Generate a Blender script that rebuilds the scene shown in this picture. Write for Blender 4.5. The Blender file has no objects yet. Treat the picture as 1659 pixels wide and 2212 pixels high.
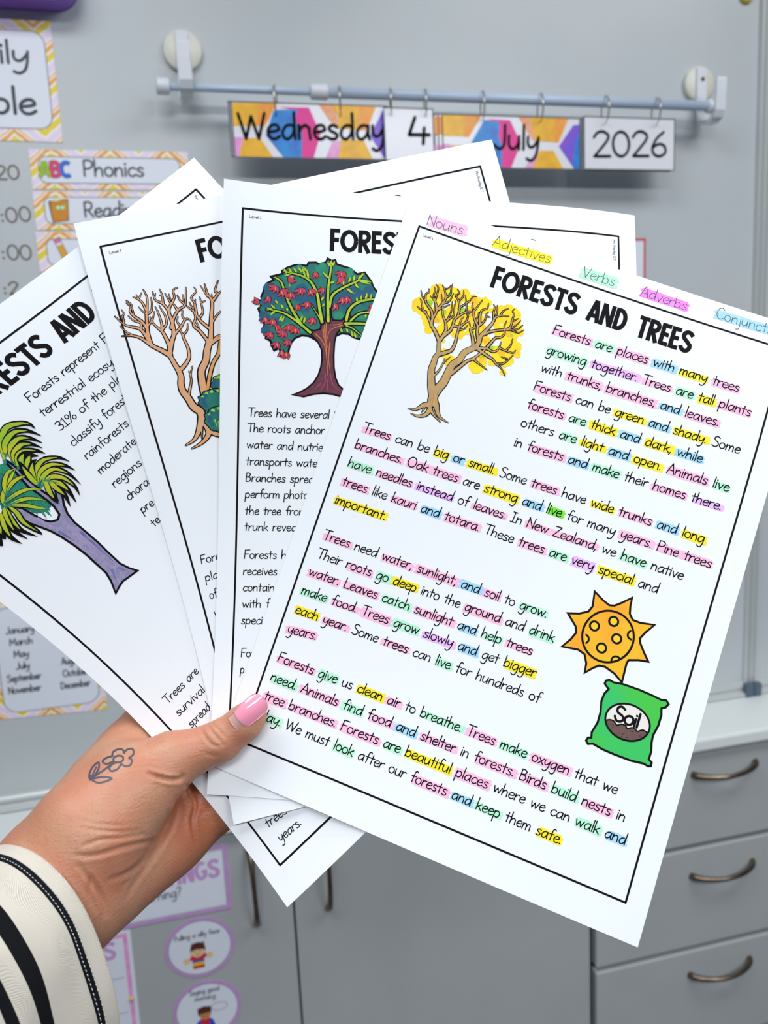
import bpy, bmesh, math, random
import numpy as np
from mathutils import Vector, Matrix
from mathutils.geometry import tessellate_polygon
from mathutils.bvhtree import BVHTree

# ------------------------------------------------------------------ camera, world, lights, exposure
scene = bpy.context.scene
COL = scene.collection
F_PX, IMG_W, IMG_H = 1750.0, 1659, 2212
CAM = Vector((0.0, -1.30, 1.54))
VIEW = Matrix(((0.9694674, -0.2407685, -0.0465145), (-0.0837364, -0.1467552, -0.9856222), (0.2304805, 0.9594235, -0.1624355)))          # rows: camera right, down, forward in world axes
cam_data = bpy.data.cameras.new('camera')
cam = bpy.data.objects.new('camera', cam_data); COL.objects.link(cam)
cam_data.sensor_fit = 'HORIZONTAL'; cam_data.sensor_width = 36.0
cam_data.lens = 36.0 * F_PX / IMG_W
cam_data.clip_start = 0.02
cam_data.dof.use_dof = True
cam_data.dof.focus_distance = 0.398
cam_data.dof.aperture_fstop = 16.0
rt, dn, fw = VIEW[0], VIEW[1], VIEW[2]
cam.matrix_world = Matrix(((rt[0], -dn[0], -fw[0], CAM.x), (rt[1], -dn[1], -fw[1], CAM.y), (rt[2], -dn[2], -fw[2], CAM.z), (0, 0, 0, 1)))
scene.camera = cam

world = bpy.data.worlds.new('world'); scene.world = world; world.use_nodes = True
bg = world.node_tree.nodes['Background']
bg.inputs[0].default_value = (0.80, 0.90, 1.0, 1); bg.inputs[1].default_value = 0.10

LAMPS = [(-0.50, -1.10, 13.0), (1.20, -1.10, 13.5), (-0.50, -2.8, 41.0), (1.20, -2.8, 41.0)]   # x, y, watts of each ceiling panel
CEIL = 2.75
scene.view_settings.view_transform = 'Standard'
scene.view_settings.look = 'None'
scene.view_settings.gamma = 1.0
scene.view_settings.use_curve_mapping = False
scene.view_settings.exposure = -0.07
scene.cycles.use_denoising = True

# ------------------------------------------------------------------ helpers
random.seed(7)
MATS = {}
def lin(c):
    return tuple(((v/255)/12.92 if v/255 <= 0.04045 else ((v/255+0.055)/1.055)**2.4) for v in c)
def mat(name, rgb, rough=0.6, metal=0.0, second=None, scale=40.0, spec=0.5, bump=0.0, bscale=300.0, coat=0.0, detail=3.0, stretch=None):
    if name in MATS: return MATS[name]
    m = bpy.data.materials.new(name); m.use_nodes = True
    nt = m.node_tree; b = nt.nodes['Principled BSDF']
    b.inputs['Base Color'].default_value = (*lin(rgb), 1)
    b.inputs['Roughness'].default_value = rough; b.inputs['Metallic'].default_value = metal
    b.inputs['Specular IOR Level'].default_value = spec; b.inputs['Coat Weight'].default_value = coat
    tc = nt.nodes.new('ShaderNodeTexCoord')
    src = tc.outputs['Object']
    if stretch:
        mp = nt.nodes.new('ShaderNodeMapping'); mp.inputs['Scale'].default_value = stretch
        nt.links.new(src, mp.inputs[0]); src = mp.outputs[0]
    if second:
        n = nt.nodes.new('ShaderNodeTexNoise'); n.inputs['Scale'].default_value = scale; n.inputs['Detail'].default_value = detail
        r = nt.nodes.new('ShaderNodeValToRGB'); r.color_ramp.elements[0].position = 0.36; r.color_ramp.elements[1].position = 0.66
        r.color_ramp.elements[0].color = (*lin(rgb), 1); r.color_ramp.elements[1].color = (*lin(second), 1)
        nt.links.new(src, n.inputs['Vector']); nt.links.new(n.outputs[0], r.inputs[0]); nt.links.new(r.outputs[0], b.inputs['Base Color'])
    if bump:
        n = nt.nodes.new('ShaderNodeTexNoise'); n.inputs['Scale'].default_value = bscale; n.inputs['Detail'].default_value = 4
        bp = nt.nodes.new('ShaderNodeBump'); bp.inputs['Strength'].default_value = bump; bp.inputs['Distance'].default_value = 0.001
        nt.links.new(src, n.inputs['Vector']); nt.links.new(n.outputs[0], bp.inputs['Height']); nt.links.new(bp.outputs[0], b.inputs['Normal'])
    MATS[name] = m
    return m
def link(name, verts, faces, mats, parent=None, loc=None, smooth=True, fm=None):
    me = bpy.data.meshes.new(name)
    me.from_pydata([tuple(v) for v in verts], [], faces)
    for m in (mats if isinstance(mats, (list, tuple)) else [mats]): me.materials.append(m)
    if fm: me.polygons.foreach_set('material_index', fm)
    if smooth: me.polygons.foreach_set('use_smooth', [True]*len(me.polygons))
    me.update()
    o = bpy.data.objects.new(name, me); COL.objects.link(o)
    if parent: o.parent = parent
    if loc is not None: o.location = loc
    return o
def empty(name, loc):
    o = bpy.data.objects.new(name, None); COL.objects.link(o); o.location = loc; o.empty_display_size = 0.02
    return o
def tag(o, label, cat, group=None):
    o['label'] = label; o['category'] = cat
    if group: o['group'] = group
    return o
def struct(o):
    o['kind'] = 'structure'; return o
def bm_obj(name, bm, m, parent=None, loc=None, smooth=False):
    me = bpy.data.meshes.new(name); bm.to_mesh(me); bm.free()
    me.materials.append(m)
    if smooth: me.polygons.foreach_set('use_smooth', [True]*len(me.polygons))
    o = bpy.data.objects.new(name, me); COL.objects.link(o)
    if parent: o.parent = parent
    if loc is not None: o.location = loc
    return o
def box(name, x0, x1, y0, y1, z0, z1, m, parent=None, bev=0.0, org=None, seg=2):
    """box in world axes; org = world position of the object's origin (or of its parent)"""
    o = Vector(org) if org is not None else Vector(((x0+x1)/2, (y0+y1)/2, z0))
    bm = bmesh.new(); bmesh.ops.create_cube(bm, size=1)
    for v in bm.verts:
        v.co = Vector((x0 if v.co.x < 0 else x1, y0 if v.co.y < 0 else y1, z0 if v.co.z < 0 else z1)) - o
    if bev: bmesh.ops.bevel(bm, geom=bm.edges[:], offset=bev, segments=seg, affect='EDGES', profile=0.5)
    return bm_obj(name, bm, m, parent, None if parent else o, smooth=False)
def tube_geo(path, rad, n=14, caps=True, squash=None):
    """sweep a circle (radius per point) along a path of Vectors"""
    V, Fc = [], []
    path = [Vector(p) for p in path]; k = len(path)
    rads = rad if isinstance(rad, (list, tuple)) else [rad]*k
    t0 = (path[1]-path[0]).normalized()
    ref = Vector((0, 0, 1)) if abs(t0.z) < 0.9 else Vector((1, 0, 0))
    nrm = (ref - t0*ref.dot(t0)).normalized()
    for i in range(k):
        t = (path[min(i+1, k-1)]-path[max(i-1, 0)]).normalized()
        nrm = (nrm - t*nrm.dot(t)).normalized(); b = t.cross(nrm)
        for j in range(n):
            a = 2*math.pi*j/n
            sq = squash if squash else 1.0
            V.append(path[i] + rads[i]*(math.cos(a)*nrm*sq + math.sin(a)*b))
    for i in range(k-1):
        for j in range(n):
            Fc.append((i*n+j, i*n+(j+1) % n, (i+1)*n+(j+1) % n, (i+1)*n+j))
    if caps:
        Fc.append(tuple(range(n-1, -1, -1))); Fc.append(tuple((k-1)*n+j for j in range(n)))
    return V, Fc
def tube(name, path, rad, m, parent=None, org=(0, 0, 0), n=14, squash=None):
    V, Fc = tube_geo(path, rad, n, True, squash)
    o = Vector(org)
    return link(name, [v-o for v in V], Fc, m, parent, None if parent else o)
def catmull(pts, sub=5, closed=False):
    P = [tuple(p) for p in pts]; n = len(P)
    if n < 3 and not closed: return P
    out = []
    for i in range(n if closed else n-1):
        if closed: a, b, c, d = P[i-1], P[i], P[(i+1) % n], P[(i+2) % n]
        else: a, b, c, d = P[max(i-1, 0)], P[i], P[i+1], P[min(i+2, n-1)]
        for s in range(sub):
            t = s/sub; t2 = t*t; t3 = t2*t
            out.append(tuple(0.5*((2*b[q]) + (c[q]-a[q])*t + (2*a[q]-5*b[q]+4*c[q]-d[q])*t2 + (3*b[q]-a[q]-3*c[q]+d[q])*t3) for q in range(len(b))))
    if not closed: out.append(P[-1])
    return out

# ---- flat artwork (print, ink, pigment) laid on a surface given by fn(u, v, height)
class Art:
    def __init__(self, fn, step=4e-6, base=6e-5, maxlen=None, unit=1.0, lift=0.0):
        # lift: each later mark lies this much higher than the one before, as ink over ink
        self.fn, self.step, self.base, self.maxlen, self.unit, self.lift = fn, step, base, maxlen, unit, lift
        self.tris, self.mark = [], 0                      # (material name, layer, mark, (p, q, r))
    def _tri(self, m, l, a, b, c, d=0):
        if self.maxlen and d < 9:
            e = [(math.dist(a, b), 0), (math.dist(b, c), 1), (math.dist(c, a), 2)]
            L, i = max(e)
            if L > self.maxlen:
                if i == 0: q = ((a[0]+b[0])/2, (a[1]+b[1])/2); self._tri(m, l, a, q, c, d+1); self._tri(m, l, q, b, c, d+1)
                elif i == 1: q = ((b[0]+c[0])/2, (b[1]+c[1])/2); self._tri(m, l, a, b, q, d+1); self._tri(m, l, a, q, c, d+1)
                else: q = ((a[0]+c[0])/2, (a[1]+c[1])/2); self._tri(m, l, a, b, q, d+1); self._tri(m, l, q, b, c, d+1)
                return
        self.tris.append((m, l, self.mark if self.lift else 0, (a, b, c)))
    def poly(self, m, pts, layer=0):
        self.mark += 1
        for t in tessellate_polygon([[Vector((p[0], p[1], 0)) for p in pts]]):
            self._tri(m, layer, *[tuple(pts[i][:2]) for i in t])
    def disc(self, m, c, r, layer=0, wob=0.0, n=0):
        n = n or max(8, min(40, int(10+r/self.unit*2))); self.mark += 1
        ph = [random.uniform(0, 6.28) for _ in range(3)]
        pts = []
        for i in range(n):
            a = 2*math.pi*i/n
            k = 1 + wob*(0.5*math.sin(3*a+ph[0])+0.4*math.sin(7*a+ph[1])+0.3*math.sin(11*a+ph[2]))
            pts.append((c[0]+r*k*math.cos(a), c[1]+r*k*math.sin(a)))
        if wob: self.poly(m, pts, layer)
        else:
            for i in range(n): self._tri(m, layer, tuple(c), pts[i], pts[(i+1) % n])
    def stroke(self, m, pts, w0, w1=None, layer=0, closed=False, caps=True, joints=False):
        w1 = w0 if w1 is None else w1; self.mark += 1
        P = [pts[0]]
        for p in pts[1:]:
            if math.dist(p, P[-1]) > 1e-5*self.unit: P.append(p)
        if closed and math.dist(P[0], P[-1]) < 1e-3*self.unit: P.pop()
        n = len(P)
        if n < 2:
            self.disc(m, P[0], w0/2, layer); return
        L, R = [], []
        for i in range(n):
            a = P[i-1] if (closed or i > 0) else P[i]; c = P[(i+1) % n] if (closed or i < n-1) else P[i]; b = P[i]
            d1 = Vector((b[0]-a[0], b[1]-a[1])); d2 = Vector((c[0]-b[0], c[1]-b[1]))
            d1 = d1.normalized() if d1.length else d2.normalized(); d2 = d2.normalized() if d2.length else d1
            t = d1+d2; t = t.normalized() if t.length > 1e-6 else d1
            nr = Vector((-t.y, t.x)); k = max(0.5, nr.dot(Vector((-d1.y, d1.x))))
            w = (w0+(w1-w0)*i/max(1, n-1))/2/k
            if joints: w = (w0+(w1-w0)*i/max(1, n-1))/2
            L.append((b[0]+nr.x*w, b[1]+nr.y*w)); R.append((b[0]-nr.x*w, b[1]-nr.y*w))
        for i in range(n if closed else n-1):
            j = (i+1) % n
            if joints:
                a, b = P[i], P[j]; d = Vector((b[0]-a[0], b[1]-a[1])).normalized(); h = w0/2
                q = [(a[0]-d.y*h, a[1]+d.x*h), (b[0]-d.y*h, b[1]+d.x*h), (b[0]+d.y*h, b[1]-d.x*h), (a[0]+d.y*h, a[1]-d.x*h)]
                self._tri(m, layer, q[0], q[1], q[2]); self._tri(m, layer, q[0], q[2], q[3])
            else:
                self._tri(m, layer, L[i], L[j], R[j]); self._tri(m, layer, L[i], R[j], R[i])
        if joints:
            for b in (P if caps else P[1:-1]): self.disc(m, b, w0/2, layer, 0, 10)
        elif caps and not closed:
            for b, w in ((P[0], w0), (P[-1], w1)):
                if w > 0.12*self.unit: self.disc(m, b, w/2, layer, 0, 10)
    def leaf(self, m, pts, w, layer=0):
        self.mark += 1
        P = catmull(pts, 5) if len(pts) > 2 else [(pts[0][0]+(pts[1][0]-pts[0][0])*i/8, pts[0][1]+(pts[1][1]-pts[0][1])*i/8) for i in range(9)]
        n = len(P); L, R = [], []
        for i in range(n):
            a, c = P[max(i-1, 0)], P[min(i+1, n-1)]; d = Vector((c[0]-a[0], c[1]-a[1])).normalized()
            k = w/2*math.sin(math.pi*min(1, (i/(n-1))**0.8*0.97+0.03))
            L.append((P[i][0]-d.y*k, P[i][1]+d.x*k)); R.append((P[i][0]+d.y*k, P[i][1]-d.x*k))
        for i in range(n-1):
            self._tri(m, layer, L[i], L[i+1], R[i+1]); self._tri(m, layer, L[i], R[i+1], R[i])
    def draw(self, items):
        for it in items:
            k, l, m, p = it[:4]
            if k == 'B': self.stroke(m, catmull(p, 5), it[4], it[5], l)
            elif k == 'P': self.poly(m, catmull(p, 4, True) if it[4] else p, l)
            elif k == 'F': self.leaf(m, p, it[4], l)
            elif k == 'D': self.disc(m, p, it[4], l, it[5])
            elif k == 'O': self.stroke(m, p, it[4], it[4], l, closed=True)
    def build(self, name, parent, org=(0, 0, 0)):
        names = sorted({t[0] for t in self.tris}); idx = {n: i for i, n in enumerate(names)}
        V, Fc, fm, seen = [], [], [], {}
        o = Vector(org)
        rank = {k: i for i, k in enumerate(sorted({t[1:3] for t in self.tris}))}
        for m, l, g, t in self.tris:
            if abs((t[1][0]-t[0][0])*(t[2][1]-t[0][1])-(t[1][1]-t[0][1])*(t[2][0]-t[0][0])) < 1e-9*self.unit**2: continue
            f = []
            for p in t:
                key = (l, g, round(p[0]/self.unit, 4), round(p[1]/self.unit, 4))
                if key not in seen:
                    seen[key] = len(V); V.append(self.fn(p[0], p[1], self.base+l*self.step+rank[(l, g)]*self.lift)-o)
                f.append(seen[key])
            if len(set(f)) == 3: Fc.append(tuple(f)); fm.append(idx[m])
        return link(name, V, Fc, [MATS[n] for n in names], parent, smooth=False, fm=fm)

# ---- hand-lettered stroke alphabet: advance, strokes ("L" = straight pieces); x-height 10, capitals 18
def ell(cx, cy, rx, ry, n=14):
    return [(cx+rx*math.sin(2*math.pi*i/n), cy+ry*math.cos(2*math.pi*i/n)) for i in range(n+1)]
BOWL = [(9.5, 8.8), (7, 10.2), (3.6, 9), (1.2, 5), (2, 1), (4.8, 0), (8, 3), (9.5, 7.6)]
GL = {
 'a': (11.5, [BOWL, [(9.8, 10), (9.4, 3), (10.3, 0)]]), 'b': (11, ['L', [(1.2, 19), (1, 0)], [(1.1, 5), (3, 8.8), (6.3, 10), (9, 7.4), (8.6, 2.6), (5.4, 0), (1.2, 1.5)]]),
 'c': (9.8, [[(9, 8.4), (6.6, 10.1), (2.8, 8.4), (1, 4.5), (2.8, 0.6), (6, 0), (9, 2)]]), 'd': (11.6, [BOWL, 'L', [(10, 19), (9.7, 0)]]),
 'e': (10, [[(1.5, 5), (6, 5.6), (8.8, 7), (7.5, 9.8), (4.6, 10), (1.7, 7.5), (1, 4), (2.8, 0.6), (6, 0), (9, 2)]]), 'f': (8.6, [[(9.4, 17.6), (7.2, 19), (5, 17.4), (4.3, 12), (4, 0)], 'L', [(1, 9.8), (8.2, 10.2)]]),
 'g': (11.4, [BOWL, [(9.8, 10), (9.7, 2), (9.3, -3.5), (7.6, -7.6), (4.4, -8.6), (1.3, -6.6)]]), 'h': (10.8, ['L', [(1.2, 19), (1, 0)], [(1.1, 4), (3.2, 8.4), (6, 10), (8.4, 8), (8.8, 0)]]),
 'i': (3.6, ['L', [(1.6, 10), (1.5, 0)], '.', (1.8, 14.2)]), 'j': (4.5, [[(3, 10), (3, -3), (2, -7), (-1.5, -8.3)], '.', (3.2, 14.2)]),
 'k': (9.8, ['L', [(1.2, 19), (1, 0)], [(8.4, 10), (1.2, 4), (3.4, 5.6), (8.9, 0)]]), 'l': (3.6, ['L', [(1.7, 19), (1.5, 0)]]),
 'm': (14.8, ['L', [(1.2, 10), (1, 0)], [(1.1, 4.5), (2.8, 8.8), (5, 10), (6.6, 8), (6.8, 0)], [(6.8, 4.5), (8.4, 8.8), (10.8, 10), (12.4, 8), (12.8, 0)]]),
 'n': (10.8, ['L', [(1.2, 10), (1, 0)], [(1.1, 4.5), (3, 8.6), (6, 10), (8.4, 8), (8.8, 0)]]), 'o': (11, [ell(5.2, 5, 4.4, 5.1)]),
 'p': (11, ['L', [(1.2, 10), (0.6, -8)], [(1.1, 6), (3.2, 9.4), (6.3, 10.2), (9, 7.2), (8.4, 2.4), (5.2, 0), (1.2, 1.8)]]), 'q': (11.5, [BOWL, 'L', [(9.8, 10), (9.6, -8.5)]]),
 'r': (8.2, ['L', [(1.2, 10), (1, 0)], [(1.1, 4.6), (2.6, 8.2), (5, 10), (7.6, 9.6)]]), 's': (9, [[(7.6, 8.8), (5.2, 10.2), (2.2, 9), (2.3, 6.5), (5, 5), (7.4, 3), (6.2, 0.5), (3, 0), (0.8, 1.2)]]),
 't': (8.2, ['L', [(4, 15.8), (3.6, 0)], [(0.6, 10), (7.8, 10.3)]]), 'u': (11, [[(1.2, 10), (1, 4), (2.6, 0.5), (5, 0.2), (8, 3.4), (8.8, 8)], 'L', [(9, 10), (8.9, 0)]]),
 'v': (9.6, ['L', [(1, 10), (4.6, 0), (8.8, 10)]]), 'w': (14.4, ['L', [(1, 10), (3.6, 0.2), (7, 8.6), (9.7, 0.2), (13.4, 10)]]), 'x': (9.6, ['L', [(1, 10), (8.6, 0)], [(8.6, 10), (0.8, 0)]]),
 'y': (10.8, [[(1.4, 10), (1.3, 5), (3, 2.2), (6, 3), (8.8, 7.5)], [(9.6, 10), (8.8, 1), (7, -5.6), (3.6, -8.4), (0.6, -7)]]), 'z': (9.6, ['L', [(1, 10), (8.2, 10), (0.8, 0), (8.8, 0)]]),
 'A': (13, ['L', [(0.4, 0), (6.6, 18.6), (12, 0)], [(2.6, 6), (10.4, 6)]]), 'B': (12, ['L', [(1.4, 18), (1, 0)], [(1.3, 18), (6, 18.2), (9, 15.5), (7.5, 11), (1.2, 9.6)], [(1.2, 9.6), (8, 9), (10.5, 5), (8, 0.6), (1, 0)]]),
 'C': (13, [[(11.5, 15.5), (8, 18.5), (3.6, 16.4), (1, 9), (3, 2), (7.5, -0.3), (11.5, 2.5)]]), 'D': (13.2, ['L', [(1.3, 18), (1, 0)], [(1.2, 18), (7, 17), (11.5, 11), (10.6, 4.4), (6.4, 0.6), (1, 0)]]),
 'F': (11, ['L', [(11, 18.3), (1.6, 18), (1.3, 0)], [(1.4, 9.6), (8.6, 9.8)]]), 'I': (9, ['L', [(4.2, 18), (4, 0)], [(0.8, 18), (7.6, 18)], [(0.5, 0), (7.4, 0)]]),
 'J': (10.5, [[(8.6, 18), (8.3, 6), (6.8, 0.8), (3.4, -0.4), (0.4, 2.4)]]), 'L': (10.5, ['L', [(1.4, 18), (1, 0), (9.4, 0.2)]]), 'M': (17, ['L', [(1, 0), (2.4, 18), (8, 5), (14, 18), (15.2, 0)]]),
 'N': (13, ['L', [(1, 0), (1.4, 18), (11, 0), (11.4, 18.3)]]), 'O': (16.5, [ell(8, 9, 7, 9.2, 18)]), 'P': (11.5, ['L', [(1.3, 18), (1, 0)], [(1.2, 17.6), (6, 18.3), (10, 16), (9.6, 11), (5.4, 8.4), (1.2, 8.8)]]),
 'R': (12, ['L', [(1.3, 18), (1, 0)], [(4.6, 8.6), (10.6, 0)], [(1.2, 17.6), (6, 18.3), (9.6, 16), (9.2, 11), (5.4, 8.4), (1.2, 8.8)]]),
 'S': (12, [[(10.6, 16.5), (7.2, 18.6), (3.2, 17.2), (2.3, 13.8), (5, 10.8), (9, 8.4), (10.6, 4.8), (8.4, 0.9), (4.6, -0.3), (0.8, 1.8)]]), 'T': (12.4, ['L', [(0, 18), (13, 18.3)], [(6.6, 18), (6.2, 0)]]),
 'V': (11.5, ['L', [(0.4, 18), (5.5, 0), (11.4, 18.3)]]), 'W': (19, ['L', [(0.4, 18), (4.6, 0), (9.2, 16), (13.4, 0), (18.5, 18.3)]]), 'Z': (12.5, ['L', [(0.8, 18), (11, 18.3), (0.5, 0), (11.5, 0)]]),
 'H': (13, ['L', [(1, 18), (1, 0)], [(11.5, 18), (11.5, 0)], [(1, 9), (11.5, 9)]]), 'G': (13.5, [[(11.5, 15.5), (8, 18.5), (3.6, 16.4), (1, 9), (3, 2), (7.5, -0.3), (11.6, 3), (11.8, 8)], 'L', [(11.8, 8), (7.4, 8)]]), 'E': (11, ['L', [(10, 18), (1.2, 18), (1, 0), (10, 0)], [(1, 9.4), (8.4, 9.4)]]),
 '0': (12, [ell(5.6, 9, 4.9, 9.1, 18)]), '1': (9, ['L', [(1, 14.4), (5, 18), (5, 0)], [(0.8, 0), (9, 0)]]), '2': (11.8, [[(1, 14), (3, 17.3), (6.4, 18.3), (9.6, 15.6), (8.6, 11), (1, 0)], 'L', [(1, 0), (10.6, 0)]]),
 '3': (11, [[(1.2, 16.5), (5, 18.5), (8.8, 16.4), (8.4, 11.6), (4.5, 10)], [(4.5, 10), (9, 8.4), (9.8, 4), (6.4, 0.2), (1, 1.5)]]), '4': (11.5, ['L', [(4.2, 18), (1, 5.4), (11, 5.6)], [(8.6, 10.4), (7.8, -1)]]),
 '6': (11, [[(8.4, 17.8), (4, 13), (1.2, 6), (2.5, 1), (6, -0.2), (9.4, 2.6), (8.8, 7.4), (5.4, 9), (1.8, 6.6)]]), '%': (17, ['L', [(13, 18), (3.4, 0)], ell(3.6, 13.6, 3, 4, 10), ell(13, 4.2, 3, 4, 10)]),
 '.': (4, ['.', (1.4, 0.8)]), ',': (4, ['L', [(2, 1.4), (0.4, -3.2)]]), ':': (5, ['.', (2, 2), '.', (2, 9.5)]), '?': (10, [[(1, 15), (4, 18.2), (8, 16.4), (7.4, 12), (4.8, 8.8), (4.4, 5)], '.', (4.4, 0.8)]), ' ': (8.4, []),
}
def text_width(s): return sum(GL[c][0] for c in s)
def text(art, s, p0, p1, xh, m, w, layer=0, up=-1, extra='', slant=0.0, marks=None, hand=0.0):
    """letters of s from baseline point p0 to p1 (extra runs on beyond); xh = x-height; up = sign of 'up' on the 2nd axis"""
    d = Vector((p1[0]-p0[0], p1[1]-p0[1])); sx = d.length/(text_width(s)-1.2); e = d.normalized()
    n = Vector((e.y, -e.x)) if up < 0 else Vector((-e.y, e.x))
    sy = xh/10; x = 0.0; spans = []; w0 = 0.0
    for c in s+extra:
        adv, st = GL[c]; mode = 'S'
        jx, jy, js = (random.uniform(-hand, hand), random.uniform(-hand, hand)*2, 1+random.uniform(-hand, hand)*0.08) if hand else (0, 0, 1)
        def q(p): return (p0[0]+e.x*(x+(p[0]+jx+p[1]*slant)*sx)+n.x*(p[1]*js+jy)*sy, p0[1]+e.y*(x+(p[0]+jx+p[1]*slant)*sx)+n.y*(p[1]*js+jy)*sy)
        for k in st:
            if k == 'L': mode = 'L'; continue
            if k == '.': mode = '.'; continue
            if mode == '.': art.disc(m, q(k), w*0.68, layer, 0, 10); mode = 'S'; continue
            # a straight run keeps its corners; a curved run is smoothed
            if mode == 'L' and len(k) <= 5: art.stroke(m, [q(p) for p in k], w, layer=layer, joints=True)
            else: art.stroke(m, [q(p) for p in catmull(k, 3)], w, layer=layer)
        if c == ' ':
            spans.append((w0, x)); w0 = x+adv*sx
        x += adv*sx
    spans.append((w0, x-1.2*sx))
    if marks is not None:
        for (a, b), col in zip(spans, marks): 
            if col: marker(art, col, (p0[0]+e.x*a, p0[1]+e.y*a), (p0[0]+e.x*b, p0[1]+e.y*b), n, xh)
def marker(art, m, a, b, n, xh):
    e = Vector((b[0]-a[0], b[1]-a[1])); L = e.length; e.normalize()
    lo, hi = -0.22*xh+random.uniform(-.15, .12)*xh, 1.22*xh+random.uniform(-.15, .25)*xh
    A, B = -0.12*xh+random.choice((-.25, -.1, 0, .1, .45))*xh, L+0.12*xh+random.uniform(0, .45)*xh
    mid = (lo+hi)/2; k = max(3, int(L/2.2)); sl = random.uniform(-.04, .03)
    def q(x, y): return (a[0]+e.x*x+n.x*(y+sl*x*.3), a[1]+e.y*x+n.y*(y+sl*x*.3))
    top = [q(A+.5*xh*random.random()+(B-A-.3*xh)*i/k, hi+random.uniform(-.05, .05)*xh) for i in range(k+1)]
    bot = [q(A+(B-A-.2*xh)*i/k, lo+random.uniform(-.05, .05)*xh) for i in range(k+1)]
    right = [q(B-.15*xh, hi-.2*xh), q(B+random.uniform(0, .3)*xh, mid+.25*xh), q(B-.2*xh*random.random(), mid), q(B+random.uniform(0, .2)*xh, lo+.3*xh)]
    left = [q(A-.1*xh*random.random(), lo+.25*xh), q(A+.2*xh*random.random(), mid), q(A-.15*xh, mid+.3*xh)]
    art.poly(m, top+right+bot[::-1]+left, 0)
# bold title capitals: height 10, pen width 1.75, square ends
def arc(cx, cy, rx, ry, a0, a1, n=12):
    return [(cx+rx*math.cos(math.radians(a0+(a1-a0)*i/n)), cy+ry*math.sin(math.radians(a0+(a1-a0)*i/n))) for i in range(n+1)]
BOLD = {
 'F': (4.5, [[(.9, 0), (.9, 10)], [(.9, 9.1), (4.1, 9.1)], [(.9, 5.1), (3.7, 5.1)]]), 'E': (4.6, [[(.9, 0), (.9, 10)], [(.9, 9.1), (4.2, 9.1)], [(.9, 5.1), (3.8, 5.1)], [(.9, .88), (4.2, .88)]]),
 'O': (7.3, [arc(3.5, 4.9, 2.85, 4.05, 0, 360, 28)]), 'R': (5.6, [[(.9, 0), (.9, 10)], [(.9, 9.1), (2.3, 9.1)]+arc(2.6, 7.1, 1.75, 2.0, 85, -85, 10)+[(.9, 5.1)], [(2.0, 5.0), (4.5, -0.05)]]),
 'S': (5.8, [[(5.05, 7.9)]+arc(3.0, 7.35, 1.95, 1.85, 25, 200, 9)+[(1.75, 5.9), (3.2, 4.9), (4.5, 3.8)]+arc(2.75, 2.75, 1.95, 1.95, 15, -150, 9)+[(.6, 2.6)]]), 'T': (4.9, [[(0, 9.1), (4.7, 9.1)], [(2.35, 0), (2.35, 10)]]),
 'A': (5.6, [[(.75, 0), (2.75, 9.95)], [(4.95, 0), (2.95, 9.95)], [(1.3, 2.9), (4.4, 2.9)]]), 'N': (5.9, [[(.9, 0), (.9, 10)], [(4.7, 0), (4.7, 10)], [(1.1, 9.8), (4.5, .2)]]), 'D': (5.6, [[(.9, 0), (.9, 10)], [(.9, 9.1), (1.9, 9.1)]+arc(2.0, 5.0, 2.5, 4.1, 85, -85, 14)+[(.9, .9)]]),
 'G': (6.0, [arc(3.0, 5, 2.2, 4.1, 50, 330, 18)+[(5.0, 4.4)], [(3.2, 4.4), (5.8, 4.4)]]), 'I': (2.4, [[(1.1, 0), (1.1, 10)]]), 'B': (5.4, [[(.9, 0), (.9, 10)], [(.9, 9.1), (2.3, 9.1)]+arc(2.5, 7.2, 1.6, 1.9, 85, -85, 8)+[(.9, 5.2)], [(.9, 5.2), (2.4, 5.2)]+arc(2.6, 3, 1.9, 2.1, 85, -85, 8)+[(.9, .9)]]),
 'C': (5.6, [arc(3.0, 5, 2.2, 4.1, 50, 310, 18)]), ' ': (2.6, []),
}
def bold(art, s, p0, p1, h, m, pen=1.75, layer=0, up=-1):
    d = Vector((p1[0]-p0[0], p1[1]-p0[1])); tot = sum(BOLD[c][0] for c in s)-.5; sx = d.length/tot; e = d.normalized()
    n = Vector((e.y, -e.x)) if up < 0 else Vector((-e.y, e.x)); sy = h/10; x = 0.0
    for c in s:
        for k in BOLD[c][1]:
            art.stroke(m, [(p0[0]+e.x*(x+p[0]*sx)+n.x*p[1]*sy, p0[1]+e.y*(x+p[0]*sx)+n.y*p[1]*sy) for p in k], pen*sy, layer=layer, caps=False)
        x += BOLD[c][0]*sx

# ------------------------------------------------------------------ materials
mat('paper', (242, 244, 248), 0.75, bump=0.03, bscale=900)
mat('ink', (10, 7, 12), 0.6, spec=0.12)
mat('pen_ink', (44, 34, 52), 0.5)
mat('hl_pink', (255, 196, 226), 0.6, second=(255, 184, 218), scale=300); mat('hl_yellow', (255, 236, 20), 0.6, second=(255, 228, 4), scale=300)
mat('hl_green', (194, 244, 214), 0.6, second=(178, 238, 204), scale=300); mat('hl_lime', (112, 232, 28), 0.6)
mat('hl_blue', (174, 220, 246), 0.6, second=(158, 212, 242), scale=300); mat('hl_violet', (244, 192, 254), 0.6, second=(238, 180, 252), scale=300)
mat('hl_magenta', (252, 132, 250), 0.6, second=(246, 150, 248), scale=200)
S1 = 260
mat('leaf_yellow', (255, 226, 8), 0.7, second=(252, 208, 6), scale=180); mat('leaf_orange', (246, 178, 10), 0.7, second=(252, 206, 8), scale=500)
mat('leaf_lime', (176, 214, 20), 0.7, second=(120, 200, 50), scale=500); mat('bark_tan', (184, 150, 106), 0.7, second=(204, 164, 92), scale=350); mat('bark_rust', (206, 122, 60), 0.7)
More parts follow.
